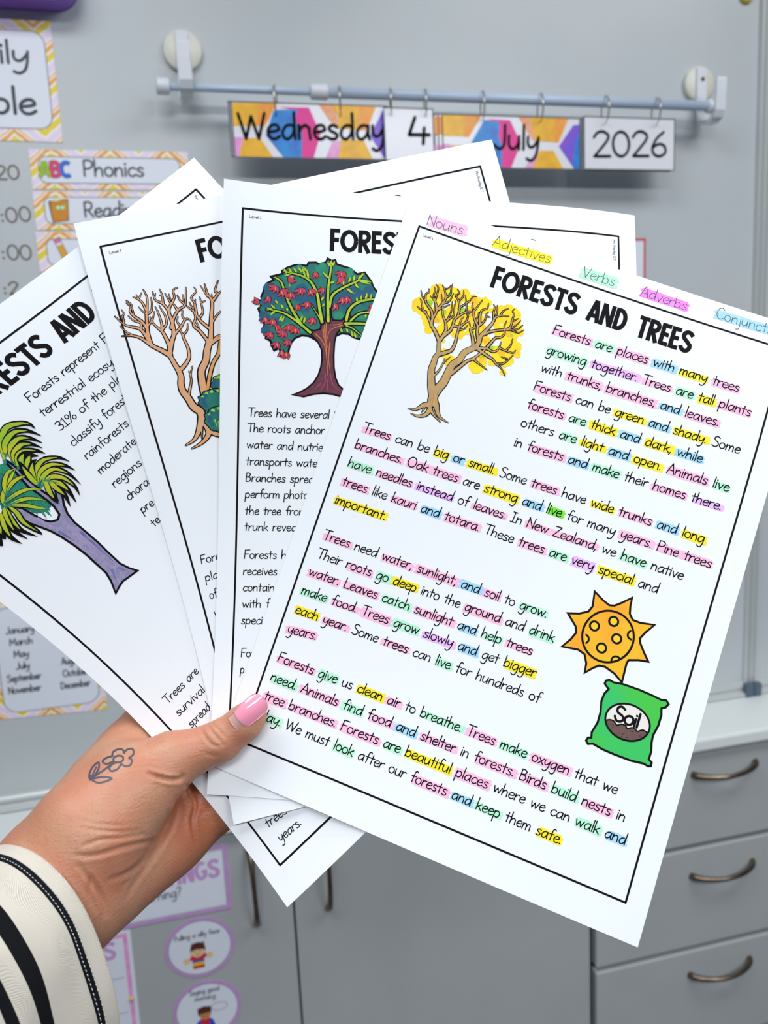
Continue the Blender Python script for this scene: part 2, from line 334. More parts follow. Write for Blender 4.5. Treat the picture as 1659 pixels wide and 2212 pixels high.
mat('crown_teal', (2, 104, 102), 0.7, second=(10, 122, 100), scale=220); mat('crown_blue', (4, 78, 116), 0.7, second=(4, 92, 116), scale=220); mat('crown_green', (26, 146, 98), 0.7, second=(16, 124, 110), scale=260)
mat('bark_plum', (112, 44, 66), 0.7, second=(88, 38, 52), scale=400); mat('bark_orange', (196, 112, 50), 0.7); mat('bark_pink', (166, 62, 104), 0.7)
mat('branch_lime', (196, 210, 30), 0.7, second=(140, 190, 40), scale=260); mat('petal_red', (200, 46, 54), 0.7, second=(178, 40, 66), scale=400); mat('petal_magenta', (166, 40, 104), 0.7, second=(206, 60, 90), scale=400); mat('petal_pale', (214, 160, 120), 0.7)
mat('bark_peach', (222, 166, 128), 0.7, second=(226, 160, 104), scale=160); mat('bark_amber', (226, 150, 62), 0.7, second=(222, 166, 96), scale=300)
mat('bark_lilac', (156, 150, 182), 0.75, second=(136, 130, 166), scale=500); mat('bark_mauve', (172, 148, 186), 0.75, second=(150, 136, 184), scale=400); mat('bark_blue', (96, 100, 160), 0.75, second=(126, 124, 176), scale=400)
mat('frond_yellow', (190, 190, 24), 0.7, second=(150, 186, 34), scale=160)
mat('sun_orange', (252, 166, 12), 0.6, second=(248, 186, 12), scale=70, detail=0); mat('sun_yellow', (250, 204, 14), 0.6)
mat('bag_green', (60, 196, 62), 0.6, second=(40, 194, 100), scale=60, detail=1); mat('label_white', (236, 230, 222), 0.6); mat('soil_brown', (112, 80, 74), 0.7, second=(100, 72, 68), scale=500)
mat('board_white', (198, 202, 204), 0.32, spec=0.45, second=(194, 199, 201), scale=6)
mat('aluminium', (206, 209, 208), 0.34, metal=0.25); mat('alu_dark', (120, 124, 126), 0.4, metal=0.7); mat('corner_grey', (86, 100, 118), 0.5)
mat('cabinet_white', (178, 180, 179), 0.4, spec=0.4, second=(174, 177, 177), scale=8); mat('counter_white', (232, 236, 234), 0.35)
mat('gap_dark', (40, 44, 48), 0.8); mat('handle_metal', (150, 132, 112), 0.3, metal=1.0, second=(120, 104, 88), scale=40)
mat('card_white', (232, 234, 244), 0.35); mat('card_line', (110, 116, 130), 0.5); mat('card_ink', (48, 54, 66), 0.5)
mat('laminate_edge', (58, 62, 72), 0.4); mat('cal_white', (236, 234, 240), 0.22, spec=0.5)
mat('wc_yellow', (252, 190, 6), 0.3, second=(238, 172, 8), scale=60); mat('wc_orange', (255, 152, 24), 0.3, second=(250, 166, 50), scale=60); mat('wc_peach', (250, 178, 130), 0.3, second=(250, 150, 90), scale=80)
mat('wc_blue', (6, 142, 222), 0.3, second=(30, 112, 204), scale=60); mat('wc_magenta', (246, 14, 150), 0.3, second=(226, 30, 144), scale=60); mat('wc_pink', (238, 150, 214), 0.3, second=(246, 180, 226), scale=60); mat('wc_purple', (142, 76, 206), 0.3, second=(100, 84, 226), scale=60)
mat('rod_white', (196, 210, 230), 0.35); mat('plastic_white', (226, 228, 234), 0.35); mat('plastic_cream', (230, 228, 214), 0.45); mat('screw', (120, 84, 50), 0.5, metal=0.4)
mat('ring_metal', (196, 190, 176), 0.22, metal=1.0); mat('purple_plastic', (164, 116, 222), 0.3, second=(154, 108, 212), scale=20)
mat('marker_brown', (112, 98, 84), 0.6); mat('red_border', (206, 84, 92), 0.5); mat('magnet_yellow', (214, 190, 60), 0.4)
mat('abc_green', (160, 200, 20), 0.5); mat('abc_pink', (228, 60, 110), 0.5); mat('abc_blue', (16, 112, 226), 0.5)
mat('book_orange', (222, 142, 14), 0.5, second=(212, 132, 10), scale=90); mat('book_dark', (120, 84, 30), 0.5); mat('book_page', (240, 226, 190), 0.5)
mat('pencil_yellow', (232, 170, 30), 0.5); mat('eraser_pink', (222, 116, 176), 0.5)
mat('lilac', (206, 160, 214), 0.45, second=(198, 150, 206), scale=60); mat('lilac_text', (206, 158, 212), 0.45)
mat('kid_skin', (240, 200, 150), 0.6); mat('kid_tan', (206, 140, 84), 0.6); mat('kid_hair', (84, 36, 30), 0.6); mat('kid_ginger', (222, 104, 30), 0.6); mat('kid_red', (214, 26, 58), 0.6); mat('kid_blue', (30, 80, 190), 0.6); mat('kid_yellow', (240, 200, 20), 0.6)
mat('carpet', (92, 98, 108), 0.95, second=(80, 86, 96), scale=200, bump=0.3); mat('wall_paint', (214, 216, 214), 0.8); mat('ceiling_paint', (232, 233, 232), 0.9)

def chevron():
    m = bpy.data.materials.new('chevron_print'); m.use_nodes = True; nt = m.node_tree; b = nt.nodes['Principled BSDF']; b.inputs['Roughness'].default_value = 0.35
    tc = nt.nodes.new('ShaderNodeTexCoord'); sp = nt.nodes.new('ShaderNodeSeparateXYZ'); nt.links.new(tc.outputs['Object'], sp.inputs[0])
    def math_node(op, a, v):
        n = nt.nodes.new('ShaderNodeMath'); n.operation = op; nt.links.new(a, n.inputs[0])
        if hasattr(v, 'node'): nt.links.new(v, n.inputs[1])
        else: n.inputs[1].default_value = v
        return n.outputs[0]
    t = math_node('ADD', sp.outputs['X'], 4.0); t = math_node('PINGPONG', t, 0.04); t = math_node('MULTIPLY', t, 0.85)
    noise = nt.nodes.new('ShaderNodeTexNoise'); noise.inputs['Scale'].default_value = 120; nt.links.new(tc.outputs['Object'], noise.inputs['Vector'])
    nz = math_node('MULTIPLY', noise.outputs[0], 0.005)
    s = math_node('ADD', t, sp.outputs['Z']); s = math_node('ADD', s, nz); s = math_node('ADD', s, 4.3); s = math_node('DIVIDE', s, 0.043); s = math_node('FRACT', s, 0)
    r = nt.nodes.new('ShaderNodeValToRGB'); r.color_ramp.interpolation = 'CONSTANT'
    stops = [(0, (244, 212, 14)), (.23, (250, 246, 240)), (.31, (246, 166, 52)), (.46, (250, 246, 240)), (.51, (250, 196, 150)), (.60, (250, 246, 240)), (.66, (240, 222, 244)), (.92, (250, 246, 240))]
    el = r.color_ramp.elements
    while len(el) < len(stops): el.new(0.5)
    for q, (p, c) in zip(el, stops): q.position = p; q.color = (*lin(c), 1)
    nt.links.new(s, r.inputs[0]); nt.links.new(r.outputs[0], b.inputs['Base Color']); MATS['chevron_print'] = m
chevron()

# ------------------------------------------------------------------ room shell
struct(box('floor', -4, 5, -6, 0.10, -0.05, 0, MATS['carpet']))
struct(box('wall_back', -4, 5, 0.03, 0.13, 0, CEIL, MATS['wall_paint']))
struct(box('ceiling', -4, 5, -6, 0.13, CEIL, CEIL+0.05, MATS['ceiling_paint']))
m = bpy.data.materials.new('lamp_diffuser'); m.use_nodes = True
m.node_tree.nodes['Principled BSDF'].inputs['Emission Color'].default_value = (1, 1, 1, 1); m.node_tree.nodes['Principled BSDF'].inputs['Emission Strength'].default_value = 1.5
LAMP_M = m
for i, (x, y, pw) in enumerate(LAMPS):
    t = tag(empty('ceiling_light', (x, y, CEIL)), 'flat white ceiling light panel %s' % ['above the board at its end with the timetable', 'above the board at its end with the drawers', 'behind the viewer on the timetable side', 'behind the viewer on the drawer side'][i], 'ceiling light', 'ceiling light panels')
    for a in ((x-.6, x+.6, y-.3, y-.28), (x-.6, x+.6, y+.28, y+.3), (x-.6, x-.58, y-.28, y+.28), (x+.58, x+.6, y-.28, y+.28)):
        box('frame', a[0], a[1], a[2], a[3], CEIL-.03, CEIL, MATS['plastic_white'], t, 0, (x, y, CEIL))
    box('diffuser', x-.58, x+.58, y-.28, y+.28, CEIL-.02, CEIL-.005, LAMP_M, t, 0, (x, y, CEIL))
    L = bpy.data.lights.new('panel_light', 'AREA'); L.shape = 'RECTANGLE'; L.size = 1.15; L.size_y = 0.55; L.energy = pw; L.color = (0.90, 0.955, 1.0)
    lo = bpy.data.objects.new('panel_light', L); COL.objects.link(lo); lo.location = (x, y, CEIL-.035)

# ------------------------------------------------------------------ whiteboards
def whiteboard(x0, x1, z0, z1, label, left_frame=True):
    t = tag(empty('whiteboard', ((x0+x1)/2, 0, z0)), label, 'whiteboard'); o = t.location.copy()
    box('panel', x0, x1, 0.0, 0.02, z0, z1, MATS['board_white'], t, 0, o)
    for name, a in (('frame', (x0, x0+.011)), ('frame', (x1-.011, x1))):
        bm = bmesh.new()
        prof = [(0, 0), (0, -.006), (.002, -.009), (.0045, -.009), (.0055, -.0055), (.0075, -.0055), (.0085, -.009), (.010, -.009), (.011, -.007), (.011, 0)]
        V = [(a[0]+p[0]-o.x, p[1]-o.y, z-o.z) for z in (z0, z1) for p in prof]; n = len(prof)
        link('side_rail', V, [(i, i+1, n+i+1, n+i) for i in range(n-1)], MATS['aluminium'], t, smooth=False); bm.free()
    prof = [(z0+.024, 0), (z0+.023, -.008), (z0+.019, -.010), (z0+.013, -.009), (z0+.011, -.006), (z0+.008, -.013), (z0+.006, -.019), (z0+.002, -.019), (z0, -.015), (z0, 0)]
    V = [(x-o.x, p[1]-o.y, p[0]-o.z) for x in (x0+.011, x1-.011) for p in prof]; n = len(prof)
    link('bottom_rail', V, [(i, n+i, n+i+1, i+1) for i in range(n-1)], MATS['aluminium'], t, smooth=False)
    box('top_rail', x0, x1, -.009, 0, z1-.02, z1, MATS['aluminium'], t, .001, o)
    return t
wb = whiteboard(-1.4, 1.025, .9003, 2.10+.25, 'large grey-white whiteboard carrying the timetable cards and the calendar rod')
wb2 = whiteboard(1.0262, 2.9, .9003, 2.35, 'second whiteboard just beyond the vertical aluminium rail')
box('corner_cap', 1.008, 1.0248, -.0225, -.009, .9003, .926, MATS['corner_grey'], wb, .002, wb.location)
box('corner_cap', 1.0264, 1.042, -.0225, -.009, .9003, .926, MATS['corner_grey'], wb2, .002, wb2.location)
wall_fn = lambda y: (lambda u, v, h: Vector((u, y-h, v)))
def wall_art(y=0.0): return Art(wall_fn(y), 1e-4, 2e-4, None, 1e-3, 1.5e-6)
for s, p0, p1, xh in [('20', (-.2285, 1.8435), (-.197, 1.8435), .0098), (':00', (-.2285, 1.785), (-.188, 1.7865), .0108), (':00', (-.233, 1.7335), (-.193, 1.734), .0108), (':2', (-.236, 1.685), (-.215, 1.686), .0092)]:
    A = wall_art(); text(A, s, p0, p1, xh, 'marker_brown', .0026, up=1, hand=.3)
    A.build('marker_writing', wb, wb.location)

# ------------------------------------------------------------------ cabinets under the board
FY = -.13                                                        # plane of the door and drawer fronts
t = tag(link('worktop', *(lambda b: b)(( [(x, y, z) for x in (-1.45, 1.6) for y, z in ((.025, 0), (-.142, 0), (-.1455, -.0015), (-.147, -.005), (-.147, -.020), (-.1455, -.0235), (-.142, -.025), (.025, -.025))],
     [(i, (i+1) % 8, 8+(i+1) % 8, 8+i) for i in range(8)]+[tuple(range(7, -1, -1)), tuple(range(8, 16))])), MATS['counter_white'], None, (0, 0, .90), smooth=False), 'long white worktop with a rounded front edge under the whiteboards', 'worktop')
def bow_handle(a, b, out, parent, org):
    """bowed cabinet handle from a to b (on the front), standing off the front by out"""
    a, b = Vector(a), Vector(b); P, R = [], []
    for i in range(25):
        s = i/24; k = math.sin(math.pi*s)**.62
        P.append(a.lerp(b, s)+Vector((0, -out*k, 0))); R.append(.0064-.0026*k)
    return tube('handle', P, R, MATS['handle_metal'], parent, org, 14)
def cabinet(x0, x1, label):
    t = tag(empty('base_cabinet', ((x0+x1)/2, FY, 0)), label, 'cabinet'); o = t.location.copy()
    box('body', x0+.001, x1-.001, FY+.021, .025, .10, .8745, MATS['gap_dark'], t, 0, o)
    box('plinth', x0, x1, FY+.05, .025, 0, .0995, MATS['cabinet_white'], t, 0, o)
    return t, o
t, o = cabinet(-.413, .619, 'white double-door base cabinet with greeting cards on its door')
d1 = box('door', -.411, .1035, FY, FY+.02, .105, .872, MATS['cabinet_white'], t, .0015, o)
d2 = box('door', .1065, .617, FY, FY+.02, .105, .872, MATS['cabinet_white'], t, .0015, o)
bow_handle((.043, FY, .842), (.046, FY, .709), .03, d1, o); bow_handle((.160, FY, .842), (.160, FY, .712), .03, d2, o)
t, o = cabinet(-1.445, -.415, 'white base cabinet beside the one with greeting cards, mostly behind the sleeve')
d1 = box('door', -1.443, -.932, FY, FY+.02, .105, .872, MATS['cabinet_white'], t, .0015, o); d2 = box('door', -.929, -.417, FY, FY+.02, .105, .872, MATS['cabinet_white'], t, .0015, o)
bow_handle((-.987, FY, .842), (-.987, FY, .712), .03, d1, o); bow_handle((-.874, FY, .842), (-.874, FY, .712), .03, d2, o)
t, o = cabinet(.621, 1.145, 'white drawer unit with bowed metal handles under the worktop')
for z0, z1 in ((.693, .872), (.491, .684), (.288, .481), (.105, .278)):
    d = box('drawer', .628, 1.143, FY-.002, FY+.02, z0, z1, MATS['cabinet_white'], t, .003, o)
    zc = {.693: .829, .491: .634, .288: .435, .105: .232}[z0]
    bow_handle((.816, FY-.001, zc-.001), (.943, FY-.001, zc+.003), .03, d, o)
t, o = cabinet(1.147, 1.598, 'white base cabinet past the drawer unit')
d1 = box('door', 1.149, 1.596, FY, FY+.02, .105, .872, MATS['cabinet_white'], t, .0015, o); bow_handle((1.20, FY, .842), (1.20, FY, .712), .03, d1, o)

# ------------------------------------------------------------------ cards on the board
def rrect(x0, x1, z0, z1, r, n=7):
    o = []
    for cx, cz, a in ((x1-r, z1-r, 0), (x0+r, z1-r, 90), (x0+r, z0+r, 180), (x1-r, z0+r, 270)):
        o += [(cx+r*math.cos(math.radians(a+90*i/n)), cz+r*math.sin(math.radians(a+90*i/n))) for i in range(n+1)]
    return o
def sheet(name, pts, y, th, m, parent=None, org=None, bend=None):
    """a card cut to an outline, standing in the wall plane with its back at y"""
    o = Vector(org); n = len(pts)
    V = [Vector((p[0], y-th, p[1]))-o for p in pts]+[Vector((p[0], y, p[1]))-o for p in pts]
    tri = tessellate_polygon([[Vector((p[0], p[1], 0)) for p in pts]])
    Fc = []
    for a, b, c in tri:
        cr = (pts[b][0]-pts[a][0])*(pts[c][1]-pts[a][1])-(pts[b][1]-pts[a][1])*(pts[c][0]-pts[a][0])
        f = (a, b, c) if cr > 0 else (a, c, b)
        Fc.append(f); Fc.append((f[2]+n, f[1]+n, f[0]+n))
    Fc += [(i, n+i, n+(i+1) % n, (i+1) % n) for i in range(n)]
    return link(name, V, Fc, m, parent, None if parent else o, smooth=False)
def chevron_card(name, pts, inner, label, cat, group=None, y=0.0):
    cx = sum(p[0] for p in pts)/len(pts); z0 = min(p[1] for p in pts)
    t = tag(sheet(name, pts, y-.0003, .0007, MATS['chevron_print'], None, (cx, y, z0)), label, cat, group)
    a = wall_art(y-.001); a.poly('card_line', inner[0], 0); a.poly('card_white', inner[1], 1)
    a.build('inner_panel', t, t.location)
    return t
def two(x0, x1, z0, z1, r, w=.0012): return rrect(x0-w, x1+w, z0-w, z1+w, r+w), rrect(x0, x1, z0, z1, r)
G = 'timetable cards with chevron borders'
t = chevron_card('timetable_card', [(-.42, 1.897), (-.134, 1.894), (-.134, 2.054), (-.42, 2.057)], two(-.405, -.145, 1.912, 2.039, .017), 'big card lettered ...ily ...ble above the Phonics card', 'card', G)
a = wall_art(-.001); text(a, 'Daily', (-.262, 1.997), (-.168, 1.997), .0155, 'card_ink', .0040, 3, 1); text(a, 'Timetable', (-.372, 1.931), (-.166, 1.931), .0185, 'card_ink', .0046, 3, 1); a.build('lettering', t, t.location)
t = chevron_card('timetable_card', [(-.181, 1.830), (.039, 1.830), (.039, 1.884), (-.181, 1.884)], two(-.169, .0255, 1.839, 1.8735, .009), 'chevron-bordered card reading Phonics beside coloured letters', 'card', G)
a = wall_art(-.001); text(a, 'Phonics', (-.110, 1.8485), (-.0265, 1.849), .0118, 'card_ink', .0027, 3, 1); a.build('lettering', t, t.location)
a = wall_art(-.001)
for ch, m, x in (('A', 'abc_green', -.1715), ('B', 'abc_pink', -.1555), ('C', 'abc_blue', -.1425)):
    w = .0165 if ch != 'B' else .0145
    bold(a, ch, (x, 1.846), (x+w, 1.846), .0225, 'card_ink', 2.7, 4, 1); bold(a, ch, (x, 1.846), (x+w, 1.846), .0225, m, 2.2, 5, 1)
a.build('alphabet_picture', t, t.location)
t = chevron_card('timetable_card', [(-.182, 1.774), (.040, 1.774), (.040, 1.827), (-.182, 1.827)], two(-.1675, .0265, 1.783, 1.8185, .009), 'chevron-bordered card reading Read... beside an orange book', 'card', G)
a = wall_art(-.001); text(a, 'Reading', (-.1145, 1.792), (-.034, 1.793), .0112, 'card_ink', .0027, 3, 1); a.build('lettering', t, t.location)
a = wall_art(-.001); a.poly('book_dark', [(-.1625, 1.8135), (-.159, 1.7835), (-.1365, 1.7865), (-.1345, 1.8165)], 3); a.poly('book_page', [(-.162, 1.8140), (-.144, 1.8205), (-.135, 1.8175), (-.152, 1.8130)], 4); a.poly('book_orange', [(-.1595, 1.812), (-.1575, 1.7848), (-.1375, 1.7872), (-.1358, 1.8155)], 5); a.poly('leaf_lime', [(-.153, 1.807), (-.1525, 1.801), (-.1395, 1.8025), (-.139, 1.809)], 6)
for x in (-.1495, -.1435): a.disc('card_white', (x, 1.8048), .0022, 7)
a.build('book_picture', t, t.location)
t = chevron_card('timetable_card', [(-.184, 1.716), (.040, 1.716), (.040, 1.771), (-.184, 1.771)], two(-.1705, .0265, 1.7255, 1.7605, .009), 'chevron-bordered card with a yellow pencil, below the Read... card', 'card', G)
a = wall_art(-.001); p0, p1 = Vector((-.1565, 1.7615)), Vector((-.1435, 1.727)); e = (p1-p0).normalized()
for m, s0, s1, w in (('card_ink', -.0008, .037, .0098), ('eraser_pink', 0, .006, .0082), ('card_white', .006, .0095, .0082), ('pencil_yellow', .0095, .036, .0082)):
    a.stroke(m, [tuple(p0+e*s0), tuple(p0+e*s1)], w, layer=3 if m == 'card_ink' else 4, caps=False)
a.build('pencil_picture', t, t.location)
t = chevron_card('months_chart', [(-.330, 1.048), (-.157, 1.041), (-.150, 1.24), (-.322, 1.245)], two(-.305, -.166, 1.056, 1.222, .02), 'chart listing months such as September and November low on the whiteboard', 'chart')
for s, x0, x1, z in (('January', -.290, -.250, 1.182), ('March', -.287, -.254, 1.163), ('May', -.283, -.262, 1.1435), ('July', -.282, -.263, 1.1245), ('September', -.297, -.248, 1.1055), ('November', -.297, -.250, 1.0865), ('February', -.216, -.178, 1.182), ('April', -.212, -.19, 1.163), ('June', -.212, -.19, 1.1435), ('August', -.216, -.186, 1.1235), ('October', -.216, -.179, 1.1035), ('December', -.221, -.1775, 1.084)):
    a = wall_art(-.001); text(a, s, (x0, z), (x1, z), .0058, 'card_ink', .0017, 3, 1)
    a.build('month_name', t, t.location)
t = tag(sheet('poster', [(.60, 1.47), (.798, 1.47), (.798, 1.757), (.60, 1.757)], -.0003, .0006, MATS['card_white'], None, (.7, 0, 1.47)), 'white sheet with a thin red border on the whiteboard behind the papers', 'poster')
a = wall_art(-.0009); a.stroke('red_border', [(.602, 1.472), (.796, 1.472), (.796, 1.755), (.602, 1.755)], .0042, closed=True); a.build('red_border', t, t.location)

# purple plastic tray and the magnet at the top of the board
pts = rrect(-.32, -.093, 2.066, 2.21, .03, 8)
t = tag(empty('magnetic_tray', (-.2, 0, 2.066)), 'purple plastic tray with rounded corners above the chevron cards', 'tray'); o = t.location
n = len(pts); V, Fc = [], []
for y, k in ((-.0005, 0), (-.006, .0015), (-.030, .004), (-.036, .002), (-.038, -.0015), (-.041, -.003), (-.044, -.0005), (-.045, .004)):
    for p in rrect(-.32+k, -.093-k, 2.066+k, 2.21-k, .03-k*.5, 8): V.append(Vector((p[0], y, p[1]))-o)
for r in range(7): Fc += [(r*n+i, (r+1)*n+i, (r+1)*n+(i+1) % n, r*n+(i+1) % n) for i in range(n)]
Fc += [tuple(range(n)), tuple(range(8*n-1, 7*n-1, -1))]
link('shell', V, [f[::-1] for f in Fc], MATS['purple_plastic'], t)
def lathe_y(name, prof, m, parent, org, c, n=32):
    """turned shape about the y axis through c=(x, z); prof = (radius, y)"""
    V = [Vector((c[0]+r*math.cos(2*math.pi*j/n), y, c[1]+r*math.sin(2*math.pi*j/n)))-Vector(org) for r, y in prof for j in range(n)]; k = len(prof)
    Fc = [(i*n+j, i*n+(j+1) % n, (i+1)*n+(j+1) % n, (i+1)*n+j) for i in range(k-1) for j in range(n)]+[tuple(range(n-1, -1, -1)), tuple((k-1)*n+j for j in range(n))]
    return link(name, V, [f[::-1] for f in Fc], m, parent, None if parent else org)
tag(lathe_y('magnet', [(.013, -.0003), (.0135, -.003), (.0125, -.006), (.008, -.0075)], MATS['magnet_yellow'], None, (.985, 0, 2.152), (.985, 2.152)), 'small round yellow magnet in the top corner of the whiteboard', 'magnet')

# ------------------------------------------------------------------ calendar rod, hooks, rings and cards
RY, RZ = -.05, 1.9575
t = tag(empty('extending_rod', (.45, RY, RZ)), 'pale blue-white extending rod hung across the whiteboard on two hooks', 'rod'); o = t.location
tube('thin_tube', [(.012, RY, RZ), (.25, RY, RZ)], .0055, MATS['rod_white'], t, o, 18)
tube('thick_tube', [(.236, RY, RZ), (.888, RY, RZ)], .0078, MATS['rod_white'], t, o, 18)
tube('joint_collar', [(.219, RY, RZ), (.221, RY, RZ), (.243, RY, RZ), (.246, RY, RZ)], [.0085, .0105, .0108, .0088], MATS['plastic_white'], t, o, 20)
tube('end_cap', [(.002, RY, RZ), (.004, RY, RZ), (.018, RY, RZ), (.021, RY, RZ)], [.0095, .0112, .0108, .0085], MATS['plastic_white'], t, o, 20)
tube('end_cap', [(.878, RY, RZ), (.882, RY, RZ), (.895, RY, RZ), (.898, RY, RZ)], [.009, .0112, .0112, .009], MATS['plastic_white'], t, o, 20)
def hook(x, z, label):
    t = tag(empty('hook', (x, 0, z)), label, 'hook', 'round adhesive hooks holding the rod'); o = t.location
    lathe_y('disc', [(.0272, -.0003), (.0278, -.002), (.0278, -.0075), (.026, -.0095)], MATS['plastic_cream'], t, o, (x, z), 40)
    bm = bmesh.new()
    w = .0092
    # bracket down the disc, then a J-shaped arm out under the rod and up in front of it
    side = [(-.0095, z+.026), (-.0135, z+.022), (-.0145, z-.03), (-.0145, z-.052), (-.018, z-.066), (-.028, z-.0715), (-.048, z-.0725), (-.058, z-.068), (-.064, z-.058), (-.066, z-.03), (-.0665, z-.012), (-.0655, z-.008),
            (-.0635, z-.009), (-.062, z-.03), (-.060, z-.055), (-.056, z-.0635), (-.047, z-.0675), (-.029, z-.0665), (-.0215, z-.063), (-.0195, z-.052), (-.0195, z-.045), (-.0095, z-.045)]
    n = len(side); V = [Vector((x+s*(w if -p[0] < .02 else w*.88), p[0], p[1]))-o for s in (-1, 1) for p in side]
    Fc = [(i, (i+1) % n, n+(i+1) % n, n+i) for i in range(n)]
    for a, b, c in tessellate_polygon([[Vector((p[0], p[1], 0)) for p in side]]): Fc += [(a, b, c), (n+c, n+b, n+a)]
    br = link('bracket', V, Fc, MATS['plastic_white'], t, smooth=False); bm.free()
    md = br.modifiers.new('bevel', 'BEVEL'); md.width = .0022; md.segments = 3; md.limit_method = 'ANGLE'
    tube('screw', [(x+.001, -.0125, z+.0055), (x+.001, -.0152, z+.0055)], .0032, MATS['screw'], t, o, 12)
hook(.0435, 2.0215, 'round white hook carrying the end of the rod nearer the Phonics card'); hook(.8945, 2.0065, 'round white hook carrying the end of the rod past the 2026 card')

def cal_card(cx0, cx1, z0, z1, y, label, art=None, tilt=0.0, group=None, curl=0.0):
    t = empty_card = sheet('calendar_card', [(cx0, z0), (cx1, z0), (cx1, z1), (cx0, z1)], y, .0007, MATS['cal_white'], None, ((cx0+cx1)/2, y, z1))
    tag(t, label, 'card', group)
    a = wall_art(y-.0007)
    a.stroke('laminate_edge', [(cx0+.0006, z0+.0006), (cx1-.0006, z0+.0006), (cx1-.0006, z1-.0006), (cx0+.0006, z1-.0006)], .0014, layer=4, closed=True)
    if art: art(a)
    a.build('print', t, t.location)
    return t
WED = [('wc_yellow', [(0.1051, 1.9386), (0.1508, 1.9395), (0.1387, 1.9079), (0.1032, 1.9071)], 0), ('wc_orange', [(0.1438, 1.9396), (0.1691, 1.9398), (0.15, 1.9082), (0.1373, 1.9079)], 1), ('wc_pink', [(0.1032, 1.8923), (0.1208, 1.8926), (0.1143, 1.8616), (0.1053, 1.8614)], 0), ('wc_yellow', [(0.1179, 1.891), (0.1418, 1.892), (0.1596, 1.8628), (0.1101, 1.8615), (0.1126, 1.876)], 1), ('wc_magenta', [(0.173, 1.9346), (0.216, 1.9353), (0.2312, 1.8999), (0.2188, 1.8643), (0.1912, 1.8638), (0.1927, 1.9312)], 0), ('wc_blue', [(0.1642, 1.9304), (0.1991, 1.9325), (0.1947, 1.9179), (0.2038, 1.902), (0.2014, 1.864), (0.1745, 1.8636), (0.1505, 1.8954)], 1), ('wc_peach', [(0.2302, 1.9411), (0.2526, 1.9415), (0.2609, 1.9074), (0.2522, 1.9085)], 0), ('wc_yellow', [(0.2497, 1.9415), (0.3163, 1.9429), (0.3009, 1.9064), (0.258, 1.9073), (0.2584, 1.925)], 1), ('wc_orange', [(0.2918, 1.9422), (0.3169, 1.9429), (0.3018, 1.9064), (0.2881, 1.9061)], 2), ('wc_pink', [(0.2481, 1.8888), (0.263, 1.8911), (0.2585, 1.8649), (0.2364, 1.8646)], 0), ('wc_yellow', [(0.2615, 1.8918), (0.2957, 1.8926), (0.3085, 1.8651), (0.2556, 1.8649)], 1), ('wc_purple', [(0.3279, 1.9351), (0.3057, 1.8988), (0.3261, 1.8674), (0.3398, 1.8676), (0.343, 1.9355)], 0)]
JUL = [('wc_yellow', [(0.421, 1.9321), (0.4647, 1.9327), (0.4602, 1.9008), (0.4199, 1.9005)], 0), ('wc_orange', [(0.4561, 1.9328), (0.484, 1.9326), (0.462, 1.9002), (0.4533, 1.9)], 1), ('wc_pink', [(0.4195, 1.8901), (0.4392, 1.8874), (0.4312, 1.8547), (0.4182, 1.8545)], 0), ('wc_yellow', [(0.4323, 1.8873), (0.4633, 1.8879), (0.4832, 1.8553), (0.4278, 1.8546)], 1), ('wc_blue', [(0.488, 1.9254), (0.513, 1.9236), (0.5107, 1.9013), (0.5164, 1.8889), (0.5156, 1.8558), (0.4902, 1.8554), (0.4662, 1.8926)], 1), ('wc_magenta', [(0.4904, 1.9273), (0.5307, 1.9265), (0.5483, 1.8927), (0.5308, 1.8554), (0.512, 1.8551), (0.5077, 1.9228)], 0), ('wc_peach', [(0.5442, 1.9331), (0.568, 1.9331), (0.5799, 1.8965), (0.5674, 1.8978)], 0), ('wc_yellow', [(0.5645, 1.9333), (0.6294, 1.9332), (0.6118, 1.8952), (0.5727, 1.8963)], 1), ('wc_orange', [(0.6076, 1.9332), (0.6298, 1.9332), (0.6118, 1.8952), (0.6035, 1.8957)], 2), ('wc_pink', [(0.5706, 1.8774), (0.5869, 1.8824), (0.5756, 1.8553), (0.5533, 1.8557)], 0), ('wc_yellow', [(0.5797, 1.8826), (0.6033, 1.883), (0.6201, 1.8553), (0.5666, 1.8552)], 1), ('wc_purple', [(0.6495, 1.9226), (0.6377, 1.9214), (0.6125, 1.8892), (0.6371, 1.858), (0.649, 1.8582)], 0), ('wc_blue', [(0.6494, 1.9169), (0.64, 1.8913), (0.636, 1.8625), (0.6378, 1.8561), (0.6489, 1.8563)], 1)]
WED_T = [(0.1121, 1.8902), (0.3279, 1.8939)]
JUL_T = [(0.5027, 1.8852), (0.5772, 1.8828)]
FOUR_T = [(0.3617, 1.8891), (0.3945, 1.8892)]
YEAR_T = [(0.6708, 1.8752), (0.8027, 1.8781)]

def wed(a):
    for m, p, l in WED: a.poly(m, [(x, min(max(z, CZ0+.001), CZ1-.001)) for x, z in p], l)
    text(a, 'Wednesday', *WED_T, .0190, 'ink', .0043, 6, 1)
def jul(a):
    for m, p, l in JUL: a.poly(m, [(x, min(max(z, CZ0-.0087), CZ1-.0095)) for x, z in p], l)
    text(a, 'July', *JUL_T, .0190, 'ink', .0043, 6, 1)
def strip(a):
    z = CZ1-.008; a.poly('wc_orange', [(.405, z-.004), (.44, z-.004), (.44, z-.03), (.405, z-.03)], 0); a.poly('wc_pink', [(.405, z-.045), (.44, z-.045), (.44, z-.072), (.405, z-.072)], 0)
def four(a): text(a, '4', *FOUR_T, .0195, 'ink', .0050, 6, 1)
def year(a): text(a, '2026', *YEAR_T, .0205, 'ink', .0042, 6, 1)
CZ0, CZ1 = 1.8645, 1.9410
